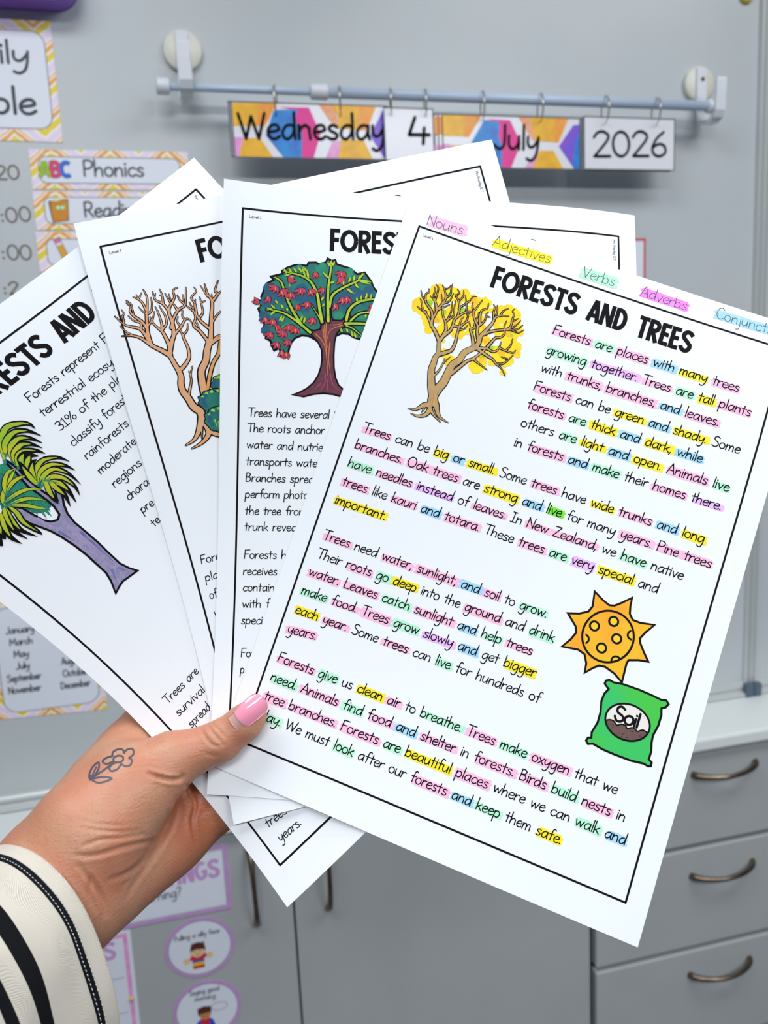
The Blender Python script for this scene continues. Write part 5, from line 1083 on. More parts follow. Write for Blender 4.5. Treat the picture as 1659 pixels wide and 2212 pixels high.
('F',6,'petal_pale',[(31.79,47.83),(32.16,49.78)],0.41),
('F',4,'ink',[(32.31,52.23),(33.86,53.67),(34.29,55.5)],2.11),
('F',5,'petal_magenta',[(32.31,52.23),(33.86,53.67),(34.29,55.5)],1.46),
('F',4,'ink',[(32.31,52.23),(32.69,54.15),(31.85,56.1)],2.11),
('F',5,'petal_red',[(32.31,52.23),(32.69,54.15),(31.85,56.1)],1.46),
('F',4,'ink',[(32.31,52.23),(31.5,53.81),(29.62,55.06)],2.11),
('F',5,'petal_red',[(32.31,52.23),(31.5,53.81),(29.62,55.06)],1.46),
('F',6,'petal_pale',[(32.33,52.72),(32.71,54.66)],0.41),
('F',4,'ink',[(37.09,49.89),(39.06,50.84),(40.05,52.31)],2.11),
('F',5,'petal_magenta',[(37.09,49.89),(39.06,50.84),(40.05,52.31)],1.46),
('F',4,'ink',[(37.09,49.89),(38.1,51.68),(37.9,53.68)],2.11),
('F',5,'petal_red',[(37.09,49.89),(38.1,51.68),(37.9,53.68)],1.46),
('F',4,'ink',[(37.09,49.89),(36.84,51.75),(35.42,53.45)],2.11),
('F',5,'petal_red',[(37.09,49.89),(36.84,51.75),(35.42,53.45)],1.46),
('F',4,'ink',[(37.09,49.89),(35.84,51.03),(33.65,51.71)],2.11),
('F',5,'petal_magenta',[(37.09,49.89),(35.84,51.03),(33.65,51.71)],1.46),
('F',6,'petal_pale',[(37.11,50.38),(37.49,52.33)],0.41),
('F',4,'ink',[(41.97,50.01),(43.96,50.94),(44.98,52.4)],2.11),
('F',5,'petal_magenta',[(41.97,50.01),(43.96,50.94),(44.98,52.4)],1.46),
('F',4,'ink',[(41.97,50.01),(43.01,51.8),(42.85,53.81)],2.11),
('F',5,'petal_red',[(41.97,50.01),(43.01,51.8),(42.85,53.81)],1.46),
('F',4,'ink',[(41.97,50.01),(41.75,51.89),(40.35,53.61)],2.11),
('F',5,'petal_red',[(41.97,50.01),(41.75,51.89),(40.35,53.61)],1.46),
('F',6,'petal_pale',[(41.98,50.51),(42.37,52.47)],0.41),
('F',4,'ink',[(21.58,54.54),(22.56,56.3),(22.36,58.29)],2.11),
('F',5,'petal_magenta',[(21.58,54.54),(22.56,56.3),(22.36,58.29)],1.46),
('F',4,'ink',[(21.58,54.54),(21.33,56.38),(19.92,58.07)],2.11),
('F',5,'petal_red',[(21.58,54.54),(21.33,56.38),(19.92,58.07)],1.46),
('F',6,'petal_pale',[(21.59,55.03),(21.96,56.95)],0.41),
('F',4,'ink',[(35.3,57.8),(36.87,59.22),(37.34,61.05)],2.11),
('F',5,'petal_red',[(35.3,57.8),(36.87,59.22),(37.34,61.05)],1.46),
('F',4,'ink',[(35.3,57.8),(35.71,59.72),(34.9,61.68)],2.11),
('F',5,'petal_red',[(35.3,57.8),(35.71,59.72),(34.9,61.68)],1.46),
('F',6,'petal_pale',[(35.31,58.29),(35.69,60.24)],0.41),
('F',4,'ink',[(40.53,56.28),(41.81,57.94),(41.92,59.89)],2.11),
('F',5,'petal_red',[(40.53,56.28),(41.81,57.94),(41.92,59.89)],1.46),
('F',4,'ink',[(40.53,56.28),(40.58,58.2),(39.41,60.04)],2.11),
('F',5,'petal_magenta',[(40.53,56.28),(40.58,58.2),(39.41,60.04)],1.46),
('F',4,'ink',[(40.53,56.28),(39.46,57.64),(37.37,58.6)],2.11),
('F',5,'petal_red',[(40.53,56.28),(39.46,57.64),(37.37,58.6)],1.46),
('F',6,'petal_pale',[(40.54,56.77),(40.93,58.73)],0.41),
('F',4,'ink',[(43.2,63.96),(44.63,65.54),(44.91,67.45)],2.11),
('F',5,'petal_red',[(43.2,63.96),(44.63,65.54),(44.91,67.45)],1.46),
('F',4,'ink',[(43.2,63.96),(43.41,65.9),(42.4,67.8)],2.11),
('F',5,'petal_magenta',[(43.2,63.96),(43.41,65.9),(42.4,67.8)],1.46),
('F',4,'ink',[(43.2,63.96),(42.25,65.44),(40.24,66.53)],2.11),
('F',5,'petal_red',[(43.2,63.96),(42.25,65.44),(40.24,66.53)],1.46),
('F',6,'petal_pale',[(43.21,64.46),(43.6,66.42)],0.41),
('F',4,'ink',[(43.93,41.21),(45.1,42.94),(45.08,44.94)],2.11),
('F',5,'petal_red',[(43.93,41.21),(45.1,42.94),(45.08,44.94)],1.46),
('F',4,'ink',[(43.93,41.21),(43.85,43.13),(42.56,44.93)],2.11),
('F',5,'petal_red',[(43.93,41.21),(43.85,43.13),(42.56,44.93)],1.46),
('F',6,'petal_pale',[(43.95,41.71),(44.34,43.67)],0.41),
('F',4,'ink',[(48.06,48.85),(48.07,50.78),(46.87,52.62)],2.11),
('F',5,'petal_magenta',[(48.06,48.85),(48.07,50.78),(46.87,52.62)],1.46),
('F',4,'ink',[(48.06,48.85),(46.96,50.2),(44.85,51.13)],2.11),
('F',5,'petal_red',[(48.06,48.85),(46.96,50.2),(44.85,51.13)],1.46),
('F',6,'petal_pale',[(48.07,49.34),(48.46,51.31)],0.41),
('F',4,'ink',[(56.83,40.46),(58.63,41.72),(59.36,43.44)],2.11),
('F',5,'petal_red',[(56.83,40.46),(58.63,41.72),(59.36,43.44)],1.46),
('F',4,'ink',[(56.83,40.46),(57.53,42.38),(56.98,44.42)],2.11),
('F',5,'petal_red',[(56.83,40.46),(57.53,42.38),(56.98,44.42)],1.46),
('F',4,'ink',[(56.83,40.46),(56.26,42.23),(54.55,43.73)],2.11),
('F',5,'petal_magenta',[(56.83,40.46),(56.26,42.23),(54.55,43.73)],1.46),
('F',4,'ink',[(56.83,40.46),(55.38,41.31),(53.08,41.65)],2.11),
('F',5,'petal_red',[(56.83,40.46),(55.38,41.31),(53.08,41.65)],1.46),
('F',6,'petal_pale',[(56.84,40.96),(57.24,42.94)],0.41),
('F',4,'ink',[(56.1,43.42),(58.12,44.37),(59.16,45.84)],2.11),
('F',5,'petal_red',[(56.1,43.42),(58.12,44.37),(59.16,45.84)],1.46),
('F',4,'ink',[(56.1,43.42),(57.16,45.23),(57.0,47.26)],2.11),
('F',5,'petal_magenta',[(56.1,43.42),(57.16,45.23),(57.0,47.26)],1.46),
('F',4,'ink',[(56.1,43.42),(55.89,45.32),(54.47,47.05)],2.11),
('F',5,'petal_red',[(56.1,43.42),(55.89,45.32),(54.47,47.05)],1.46),
('F',6,'petal_pale',[(56.12,43.92),(56.51,45.9)],0.41),
('F',4,'ink',[(54.04,56.42),(55.37,58.08),(55.52,60.04)],2.11),
('F',5,'petal_red',[(54.04,56.42),(55.37,58.08),(55.52,60.04)],1.46),
('F',4,'ink',[(54.04,56.42),(54.13,58.36),(52.98,60.22)],2.11),
('F',5,'petal_magenta',[(54.04,56.42),(54.13,58.36),(52.98,60.22)],1.46),
('F',6,'petal_pale',[(54.06,56.92),(54.45,58.89)],0.41),
('F',4,'ink',[(57.66,53.34),(59.24,54.82),(59.69,56.69)],2.11),
('F',5,'petal_red',[(57.66,53.34),(59.24,54.82),(59.69,56.69)],1.46),
('F',4,'ink',[(57.66,53.34),(58.05,55.3),(57.19,57.26)],2.11),
('F',5,'petal_magenta',[(57.66,53.34),(58.05,55.3),(57.19,57.26)],1.46),
('F',4,'ink',[(57.66,53.34),(56.83,54.93),(54.9,56.18)],2.11),
('F',5,'petal_red',[(57.66,53.34),(56.83,54.93),(54.9,56.18)],1.46),
('F',6,'petal_pale',[(57.67,53.84),(58.07,55.81)],0.41),
('F',4,'ink',[(59.71,52.83),(61.32,54.29),(61.8,56.14)],2.11),
('F',5,'petal_red',[(59.71,52.83),(61.32,54.29),(61.8,56.14)],1.46),
('F',4,'ink',[(59.71,52.83),(60.13,54.78),(59.31,56.76)],2.11),
('F',5,'petal_red',[(59.71,52.83),(60.13,54.78),(59.31,56.76)],1.46),
('F',6,'petal_pale',[(59.72,53.32),(60.12,55.3)],0.41),
('F',4,'ink',[(72.25,56.02),(73.28,57.86),(73.09,59.89)],2.11),
('F',5,'petal_red',[(72.25,56.02),(73.28,57.86),(73.09,59.89)],1.46),
('F',4,'ink',[(72.25,56.02),(72.0,57.91),(70.53,59.61)],2.11),
('F',5,'petal_red',[(72.25,56.02),(72.0,57.91),(70.53,59.61)],1.46),
('F',6,'petal_pale',[(72.27,56.52),(72.66,58.51)],0.41),
('F',4,'ink',[(24.25,65.77),(25.5,67.41),(25.59,69.34)],2.11),
('F',5,'petal_magenta',[(24.25,65.77),(25.5,67.41),(25.59,69.34)],1.46),
('F',4,'ink',[(24.25,65.77),(24.28,67.67),(23.12,69.49)],2.11),
('F',5,'petal_red',[(24.25,65.77),(24.28,67.67),(23.12,69.49)],1.46),
('F',4,'ink',[(24.25,65.77),(23.19,67.12),(21.13,68.07)],2.11),
('F',5,'petal_red',[(24.25,65.77),(23.19,67.12),(21.13,68.07)],1.46),
('F',6,'petal_pale',[(24.26,66.25),(24.62,68.19)],0.41),
('F',4,'ink',[(23.19,71.93),(24.14,73.72),(23.9,75.71)],2.11),
('F',5,'petal_magenta',[(23.19,71.93),(24.14,73.72),(23.9,75.71)],1.46),
('F',4,'ink',[(23.19,71.93),(22.9,73.76),(21.45,75.41)],2.11),
('F',5,'petal_red',[(23.19,71.93),(22.9,73.76),(21.45,75.41)],1.46),
('F',4,'ink',[(23.19,71.93),(21.92,73.02),(19.75,73.64)],2.11),
('F',5,'petal_red',[(23.19,71.93),(21.92,73.02),(19.75,73.64)],1.46),
('F',6,'petal_pale',[(23.2,72.42),(23.56,74.35)],0.41),
('F',4,'ink',[(29.19,71.22),(30.71,72.69),(31.1,74.54)],2.11),
('F',5,'petal_magenta',[(29.19,71.22),(30.71,72.69),(31.1,74.54)],1.46),
('F',4,'ink',[(29.19,71.22),(29.53,73.14),(28.65,75.07)],2.11),
('F',5,'petal_red',[(29.19,71.22),(29.53,73.14),(28.65,75.07)],1.46),
('F',4,'ink',[(29.19,71.22),(28.35,72.77),(26.44,73.97)],2.11),
('F',5,'petal_red',[(29.19,71.22),(28.35,72.77),(26.44,73.97)],1.46),
('F',4,'ink',[(29.19,71.22),(27.67,71.73),(25.4,71.71)],2.11),
('F',5,'petal_magenta',[(29.19,71.22),(27.67,71.73),(25.4,71.71)],1.46),
('F',6,'petal_pale',[(29.21,71.7),(29.58,73.65)],0.41),
('F',4,'ink',[(31.94,68.21),(34.05,68.87),(35.27,70.09)],2.11),
('F',5,'petal_red',[(31.94,68.21),(34.05,68.87),(35.27,70.09)],1.46),
('F',4,'ink',[(31.94,68.21),(33.24,69.85),(33.38,71.79)],2.11),
('F',5,'petal_red',[(31.94,68.21),(33.24,69.85),(33.38,71.79)],1.46),
('F',4,'ink',[(31.94,68.21),(32.02,70.13),(30.88,71.97)],2.11),
('F',5,'petal_magenta',[(31.94,68.21),(32.02,70.13),(30.88,71.97)],1.46),
('F',4,'ink',[(31.94,68.21),(30.9,69.59),(28.84,70.57)],2.11),
('F',5,'petal_red',[(31.94,68.21),(30.9,69.59),(28.84,70.57)],1.46),
('F',6,'petal_pale',[(31.96,68.71),(32.33,70.65)],0.41),
('F',4,'ink',[(35.21,69.28),(36.76,70.74),(37.19,72.58)],2.11),
('F',5,'petal_magenta',[(35.21,69.28),(36.76,70.74),(37.19,72.58)],1.46),
('F',4,'ink',[(35.21,69.28),(35.59,71.21),(34.74,73.15)],2.11),
('F',5,'petal_red',[(35.21,69.28),(35.59,71.21),(34.74,73.15)],1.46),
('F',4,'ink',[(35.21,69.28),(34.39,70.86),(32.49,72.09)],2.11),
('F',5,'petal_red',[(35.21,69.28),(34.39,70.86),(32.49,72.09)],1.46),
('F',6,'petal_pale',[(35.22,69.77),(35.6,71.72)],0.41),
('F',4,'ink',[(26.51,76.66),(27.46,78.45),(27.22,80.45)],2.11),
('F',5,'petal_red',[(26.51,76.66),(27.46,78.45),(27.22,80.45)],1.46),
('F',4,'ink',[(26.51,76.66),(26.22,78.49),(24.76,80.14)],2.11),
('F',5,'petal_magenta',[(26.51,76.66),(26.22,78.49),(24.76,80.14)],1.46),
('F',4,'ink',[(26.51,76.66),(25.23,77.74),(23.05,78.36)],2.11),
('F',5,'petal_red',[(26.51,76.66),(25.23,77.74),(23.05,78.36)],1.46),
('F',6,'petal_pale',[(26.52,77.14),(26.89,79.09)],0.41),
('F',4,'ink',[(31.31,75.2),(32.86,76.66),(33.29,78.5)],2.11),
('F',5,'petal_red',[(31.31,75.2),(32.86,76.66),(33.29,78.5)],1.46),
('F',4,'ink',[(31.31,75.2),(31.68,77.13),(30.83,79.07)],2.11),
('F',5,'petal_magenta',[(31.31,75.2),(31.68,77.13),(30.83,79.07)],1.46),
('F',4,'ink',[(31.31,75.2),(30.49,76.77),(28.59,78.0)],2.11),
('F',5,'petal_red',[(31.31,75.2),(30.49,76.77),(28.59,78.0)],1.46),
('F',6,'petal_pale',[(31.32,75.69),(31.7,77.64)],0.41),
('F',4,'ink',[(29.02,80.62),(29.69,82.51),(29.14,84.51)],2.11),
('F',5,'petal_red',[(29.02,80.62),(29.69,82.51),(29.14,84.51)],1.46),
('F',4,'ink',[(29.02,80.62),(28.45,82.35),(26.75,83.8)],2.11),
('F',5,'petal_magenta',[(29.02,80.62),(28.45,82.35),(26.75,83.8)],1.46),
('F',6,'petal_pale',[(29.03,81.11),(29.4,83.06)],0.41),
('F',4,'ink',[(31.06,81.35),(32.21,83.08),(32.17,85.06)],2.11),
('F',5,'petal_red',[(31.06,81.35),(32.21,83.08),(32.17,85.06)],1.46),
('F',4,'ink',[(31.06,81.35),(30.96,83.24),(29.67,85.0)],2.11),
('F',5,'petal_red',[(31.06,81.35),(30.96,83.24),(29.67,85.0)],1.46),
('F',6,'petal_pale',[(31.07,81.84),(31.44,83.79)],0.41),
('F',4,'ink',[(17.71,58.04),(16.15,58.11),(14.01,57.64)],2.11),
('F',5,'petal_red',[(17.71,58.04),(16.15,58.11),(14.01,57.64)],1.46),
('F',4,'ink',[(17.71,58.04),(16.54,56.9),(15.13,55.37)],2.11),
('F',5,'petal_magenta',[(17.71,58.04),(16.54,56.9),(15.13,55.37)],1.46),
('F',6,'petal_pale',[(17.72,58.52),(18.08,60.44)],0.41),
('F',4,'ink',[(20.63,64.75),(21.29,66.62),(20.75,68.6)],2.11),
('F',5,'petal_magenta',[(20.63,64.75),(21.29,66.62),(20.75,68.6)],1.46),
('F',4,'ink',[(20.63,64.75),(20.08,66.47),(18.4,67.94)],2.11),
('F',5,'petal_red',[(20.63,64.75),(20.08,66.47),(18.4,67.94)],1.46),
('F',6,'petal_pale',[(20.65,65.24),(21.01,67.17)],0.41),
('F',4,'ink',[(25.91,68.53),(27.7,69.71),(28.46,71.35)],2.11),
('F',5,'petal_red',[(25.91,68.53),(27.7,69.71),(28.46,71.35)],1.46),
('F',4,'ink',[(25.91,68.53),(26.64,70.39),(26.17,72.38)],2.11),
('F',5,'petal_red',[(25.91,68.53),(26.64,70.39),(26.17,72.38)],1.46),
('F',6,'petal_pale',[(25.92,69.02),(26.29,70.95)],0.41)],
'tree3': [('B',2,'ink',[(32.8,104.08),(32.91,100.43),(30.47,97.36),(29.07,92.74),(27.53,88.69),(27.64,85.08),(28.59,81.69),(28.27,78.58),(27.4,75.35),(26.17,70.22)],4.89,2.59),
('B',3,'bark_peach',[(32.8,104.08),(32.91,100.43),(30.47,97.36),(29.07,92.74),(27.53,88.69),(27.64,85.08),(28.59,81.69),(28.27,78.58),(27.4,75.35),(26.17,70.22)],3.39,1.65),
('B',2,'ink',[(26.37,70.57),(23.16,67.38),(19.43,64.07),(15.95,59.94),(12.56,57.64),(7.27,56.56)],3.2,0.95),
('B',3,'bark_peach',[(26.37,70.57),(23.16,67.38),(19.43,64.07),(15.95,59.94),(12.56,57.64),(7.27,56.56)],2.0,0.18),
('B',2,'ink',[(13.02,58.05),(10.27,55.61),(7.81,51.76)],1.52,0.67),
('B',3,'bark_peach',[(13.02,58.05),(10.27,55.61),(7.81,51.76)],0.62,0.12),
('B',2,'ink',[(19.43,64.07),(18.26,59.9),(16.37,55.27),(12.65,53.2),(9.75,51.33),(6.75,46.77)],2.6,0.81),
('B',3,'bark_peach',[(19.43,64.07),(18.26,59.9),(16.37,55.27),(12.65,53.2),(9.75,51.33),(6.75,46.77)],1.55,0.12),
('B',2,'ink',[(9.9,50.77),(10.28,47.3),(11.15,46.61),(10.51,44.38)],1.4,0.67),
('B',3,'bark_peach',[(9.9,50.77),(10.28,47.3),(11.15,46.61),(10.51,44.38)],0.5,0.12),
('B',2,'ink',[(16.64,55.33),(17.3,52.51),(14.49,50.65),(12.69,47.86)],1.64,0.67),
('B',3,'bark_peach',[(16.64,55.33),(17.3,52.51),(14.49,50.65),(12.69,47.86)],0.74,0.12),
('B',2,'ink',[(19.0,62.47),(19.15,57.72),(20.26,52.61),(21.06,48.62),(21.94,46.43),(23.29,41.37),(22.64,37.34)],2.72,0.81),
('B',3,'bark_peach',[(19.0,62.47),(19.15,57.72),(20.26,52.61),(21.06,48.62),(21.94,46.43),(23.29,41.37),(22.64,37.34)],1.66,0.12),
('B',2,'ink',[(19.34,55.98),(18.1,52.1),(15.1,48.42),(14.1,45.81),(15.39,43.13),(13.78,40.68)],2.13,0.81),
('B',3,'bark_peach',[(19.34,55.98),(18.1,52.1),(15.1,48.42),(14.1,45.81),(15.39,43.13),(13.78,40.68)],1.07,0.12),
('B',2,'ink',[(15.1,48.42),(15.21,44.87),(13.48,41.8)],1.28,0.67),
('B',3,'bark_peach',[(15.1,48.42),(15.21,44.87),(13.48,41.8)],0.38,0.12),
('B',2,'ink',[(21.36,47.49),(20.53,43.12),(18.83,40.95),(17.17,39.67)],1.64,0.67),
('B',3,'bark_peach',[(21.36,47.49),(20.53,43.12),(18.83,40.95),(17.17,39.67)],0.74,0.12),
('B',2,'ink',[(19.29,41.35),(21.46,38.57)],1.15,0.59),
('B',3,'bark_peach',[(19.29,41.35),(21.46,38.57)],0.4,0.12),
('B',2,'ink',[(19.1,41.01),(18.92,38.88)],1.03,0.59),
('B',3,'bark_peach',[(19.1,41.01),(18.92,38.88)],0.28,0.12),
('B',2,'ink',[(21.25,48.96),(23.53,48.0),(24.71,44.69),(25.03,41.77)],1.64,0.67),
('B',3,'bark_peach',[(21.25,48.96),(23.53,48.0),(24.71,44.69),(25.03,41.77)],0.74,0.12),
('B',2,'ink',[(21.18,49.24),(19.67,47.4),(18.45,44.91)],1.15,0.59),
('B',3,'bark_peach',[(21.18,49.24),(19.67,47.4),(18.45,44.91)],0.4,0.12),
('B',2,'ink',[(20.35,54.42),(23.01,52.06),(24.81,48.6)],1.52,0.67),
('B',3,'bark_peach',[(20.35,54.42),(23.01,52.06),(24.81,48.6)],0.62,0.12),
('B',2,'ink',[(26.29,70.85),(27.26,66.28),(26.7,61.93),(25.83,58.72),(24.38,56.58),(22.82,53.81),(22.23,50.68)],2.83,0.81),
('B',3,'bark_peach',[(26.29,70.85),(27.26,66.28),(26.7,61.93),(25.83,58.72),(24.38,56.58),(22.82,53.81),(22.23,50.68)],1.78,0.12),
('B',2,'ink',[(25.91,58.44),(26.63,54.72),(26.37,49.26),(25.85,46.45)],1.76,0.67),
('B',3,'bark_peach',[(25.91,58.44),(26.63,54.72),(26.37,49.26),(25.85,46.45)],0.85,0.12),
('B',2,'ink',[(26.41,57.66),(28.74,55.52),(29.18,51.72),(28.3,48.52),(27.74,46.29)],1.64,0.67),
('B',3,'bark_peach',[(26.41,57.66),(28.74,55.52),(29.18,51.72),(28.3,48.52),(27.74,46.29)],0.74,0.12),
('B',2,'ink',[(26.91,68.6),(28.98,64.29),(30.84,61.13),(31.56,55.89),(31.28,50.42),(32.58,47.72),(35.56,44.21),(35.91,40.68),(38.16,39.88)],2.95,0.81),
('B',3,'bark_peach',[(26.91,68.6),(28.98,64.29),(30.84,61.13),(31.56,55.89),(31.28,50.42),(32.58,47.72),(35.56,44.21),(35.91,40.68),(38.16,39.88)],1.9,0.12),
('B',2,'ink',[(31.43,49.85),(29.61,45.83),(26.79,43.38),(26.48,39.12)],1.87,0.73),
('B',3,'bark_peach',[(31.43,49.85),(29.61,45.83),(26.79,43.38),(26.48,39.12)],0.97,0.12),
('B',2,'ink',[(29.21,45.14),(30.51,42.44),(29.29,41.56)],1.15,0.59),
('B',3,'bark_peach',[(29.21,45.14),(30.51,42.44),(29.29,41.56)],0.4,0.12),
('B',2,'ink',[(29.88,45.89),(30.38,41.81),(29.93,38.71)],1.4,0.67),
('B',3,'bark_peach',[(29.88,45.89),(30.38,41.81),(29.93,38.71)],0.5,0.12),
('B',2,'ink',[(26.4,42.69),(27.61,40.27)],1.03,0.59),
('B',3,'bark_peach',[(26.4,42.69),(27.61,40.27)],0.28,0.12),
('B',2,'ink',[(33.43,46.72),(32.67,44.14),(31.86,41.25)],1.4,0.67),
('B',3,'bark_peach',[(33.43,46.72),(32.67,44.14),(31.86,41.25)],0.5,0.12),
('B',2,'ink',[(33.61,44.96),(33.54,41.94)],1.03,0.59),
('B',3,'bark_peach',[(33.61,44.96),(33.54,41.94)],0.28,0.12),
('B',2,'ink',[(30.4,58.02),(32.71,53.76),(35.97,50.33),(39.26,48.99),(37.73,45.92),(37.23,43.4)],2.13,0.81),
('B',3,'bark_peach',[(30.4,58.02),(32.71,53.76),(35.97,50.33),(39.26,48.99),(37.73,45.92),(37.23,43.4)],1.07,0.12),
('B',2,'ink',[(39.61,48.77),(40.94,44.87),(42.06,40.6)],1.4,0.67),
('B',3,'bark_peach',[(39.61,48.77),(40.94,44.87),(42.06,40.6)],0.5,0.12),
('B',2,'ink',[(39.21,48.08),(39.78,43.69)],1.09,0.59),
('B',3,'bark_peach',[(39.21,48.08),(39.78,43.69)],0.34,0.12),
('B',2,'ink',[(35.42,50.2),(34.13,46.28)],1.64,0.85),
('B',3,'bark_peach',[(35.42,50.2),(34.13,46.28)],0.74,0.24),
('B',2,'ink',[(31.27,61.24),(34.95,58.51),(37.79,55.58),(39.73,56.04),(40.38,58.01)],1.87,0.67),
('B',3,'bark_peach',[(31.27,61.24),(34.95,58.51),(37.79,55.58),(39.73,56.04),(40.38,58.01)],0.97,0.12),
('B',2,'ink',[(37.72,55.86),(36.87,53.55),(37.64,51.32),(37.0,50.87)],1.21,0.59),
('B',3,'bark_peach',[(37.72,55.86),(36.87,53.55),(37.64,51.32),(37.0,50.87)],0.46,0.12),
('B',2,'ink',[(34.95,58.51),(33.91,55.85),(34.87,53.37)],1.4,0.67),
('B',3,'bark_peach',[(34.95,58.51),(33.91,55.85),(34.87,53.37)],0.5,0.12),
('B',2,'ink',[(28.54,78.65),(30.95,77.44),(34.53,74.1),(35.49,69.5),(34.79,64.5),(34.58,62.03),(34.09,59.51)],2.72,0.93),
('B',3,'bark_peach',[(28.54,78.65),(30.95,77.44),(34.53,74.1),(35.49,69.5),(34.79,64.5),(34.58,62.03),(34.09,59.51)],1.66,0.24),
('B',2,'ink',[(34.7,62.67),(37.25,60.87),(38.36,57.82)],1.52,0.67),
('B',3,'bark_peach',[(34.7,62.67),(37.25,60.87),(38.36,57.82)],0.62,0.12),
('B',2,'ink',[(28.91,93.3),(30.58,89.47),(32.67,85.14),(33.33,81.67),(35.18,78.19)],2.01,0.75),
('B',3,'bark_peach',[(28.91,93.3),(30.58,89.47),(32.67,85.14),(33.33,81.67),(35.18,78.19)],0.96,0.12),
('B',2,'ink',[(33.02,82.8),(32.89,80.04)],1.15,0.59),
('B',3,'bark_peach',[(33.02,82.8),(32.89,80.04)],0.4,0.12),
('B',2,'ink',[(37.23,92.39),(37.68,86.41),(38.81,81.23),(42.01,77.17),(43.8,72.76),(46.15,68.49)],4.65,3.53),
('B',3,'bark_peach',[(37.23,92.39),(37.68,86.41),(38.81,81.23),(42.01,77.17),(43.8,72.76),(46.15,68.49)],3.15,2.59),
('B',2,'ink',[(45.72,68.99),(43.2,62.92),(40.9,59.34),(42.65,56.14),(42.73,52.53),(41.85,48.1)],2.24,0.81),
('B',3,'bark_peach',[(45.72,68.99),(43.2,62.92),(40.9,59.34),(42.65,56.14),(42.73,52.53),(41.85,48.1)],1.19,0.12),
('B',2,'ink',[(42.35,57.27),(43.1,61.08)],1.15,0.77),
('B',3,'bark_peach',[(42.35,57.27),(43.1,61.08)],0.4,0.24),
('B',2,'ink',[(46.71,68.63),(48.41,62.98),(50.31,56.77),(52.29,49.96),(51.23,46.07),(51.03,41.17)],3.32,0.9),
('B',3,'bark_peach',[(46.71,68.63),(48.41,62.98),(50.31,56.77),(52.29,49.96),(51.23,46.07),(51.03,41.17)],2.12,0.12),
('B',2,'ink',[(47.56,62.16),(44.57,57.81),(43.26,53.86),(40.29,49.54)],2.13,0.93),
('B',3,'bark_peach',[(47.56,62.16),(44.57,57.81),(43.26,53.86),(40.29,49.54)],1.07,0.24),
('B',2,'ink',[(44.32,56.54),(46.74,54.09),(47.12,49.34),(47.24,46.65)],1.52,0.67),
('B',3,'bark_peach',[(44.32,56.54),(46.74,54.09),(47.12,49.34),(47.24,46.65)],0.62,0.12),
('B',2,'ink',[(47.39,49.41),(49.4,48.97)],1.09,0.59),
('B',3,'bark_peach',[(47.39,49.41),(49.4,48.97)],0.34,0.12),
('B',2,'ink',[(52.57,50.03),(55.71,47.13),(55.03,45.15),(57.63,40.89)],2.01,0.81),
('B',3,'bark_peach',[(52.57,50.03),(55.71,47.13),(55.03,45.15),(57.63,40.89)],0.96,0.12),
('B',2,'ink',[(52.44,49.39),(53.08,46.51)],1.21,0.59),
('B',3,'bark_peach',[(52.44,49.39),(53.08,46.51)],0.46,0.12),
('B',2,'ink',[(53.43,49.02),(58.47,45.65)],1.64,0.73),
('B',3,'bark_peach',[(53.43,49.02),(58.47,45.65)],0.74,0.12),
('B',2,'ink',[(50.93,47.21),(48.94,41.29)],1.21,0.59),
('B',3,'bark_peach',[(50.93,47.21),(48.94,41.29)],0.46,0.12),
('B',2,'ink',[(49.99,59.72),(53.14,56.84),(57.27,54.8)],1.52,0.79),
('B',3,'bark_peach',[(49.99,59.72),(53.14,56.84),(57.27,54.8)],0.62,0.18),
('B',2,'ink',[(43.51,55.13),(44.19,49.25),(43.28,46.02),(46.24,43.69),(45.82,41.47)],1.52,0.67),
('B',3,'bark_peach',[(43.51,55.13),(44.19,49.25),(43.28,46.02),(46.24,43.69),(45.82,41.47)],0.62,0.12),
('B',2,'ink',[(43.03,51.39),(44.99,47.33)],1.09,0.59),
('B',3,'bark_peach',[(43.03,51.39),(44.99,47.33)],0.34,0.12),
('B',2,'ink',[(46.4,69.76),(50.1,68.24),(53.77,67.93)],2.48,1.87),
('B',3,'bark_peach',[(46.4,69.76),(50.1,68.24),(53.77,67.93)],1.43,1.18),
('B',2,'ink',[(39.26,90.47),(42.25,83.92),(45.49,78.65),(48.81,75.22),(51.04,70.3),(54.08,66.79)],2.62,2.07),
('B',3,'bark_amber',[(39.26,90.47),(42.25,83.92),(45.49,78.65),(48.81,75.22),(51.04,70.3),(54.08,66.79)],1.41,1.3),
('B',2,'ink',[(48.26,68.4),(50.4,67.11),(54.08,66.79)],1.64,1.2),
('B',3,'bark_peach',[(48.26,68.4),(50.4,67.11),(54.08,66.79)],0.74,0.59),
('B',2,'ink',[(48.81,75.22),(51.62,75.92)],1.87,1.32),
('B',3,'bark_amber',[(48.81,75.22),(51.62,75.92)],0.97,0.71),
('B',2,'ink',[(32.52,104.0),(29.96,108.85),(26.45,112.84),(21.66,114.52)],4.52,0.92),
('B',3,'bark_peach',[(32.52,104.0),(29.96,108.85),(26.45,112.84),(21.66,114.52)],3.17,0.12),
('B',2,'ink',[(33.48,104.87),(34.14,111.17),(30.05,115.02),(24.02,116.8)],4.75,0.92),
('B',3,'bark_peach',[(33.48,104.87),(34.14,111.17),(30.05,115.02),(24.02,116.8)],3.4,0.12),
('B',2,'ink',[(33.97,107.44),(35.83,111.62),(40.44,114.67),(43.19,115.71)],4.16,1.33),
('B',3,'bark_peach',[(33.97,107.44),(35.83,111.62),(40.44,114.67),(43.19,115.71)],2.81,0.47),
('B',2,'ink',[(31.72,106.86),(30.09,113.8)],2.14,0.84),
('B',3,'bark_peach',[(31.72,106.86),(30.09,113.8)],0.94,0.12),
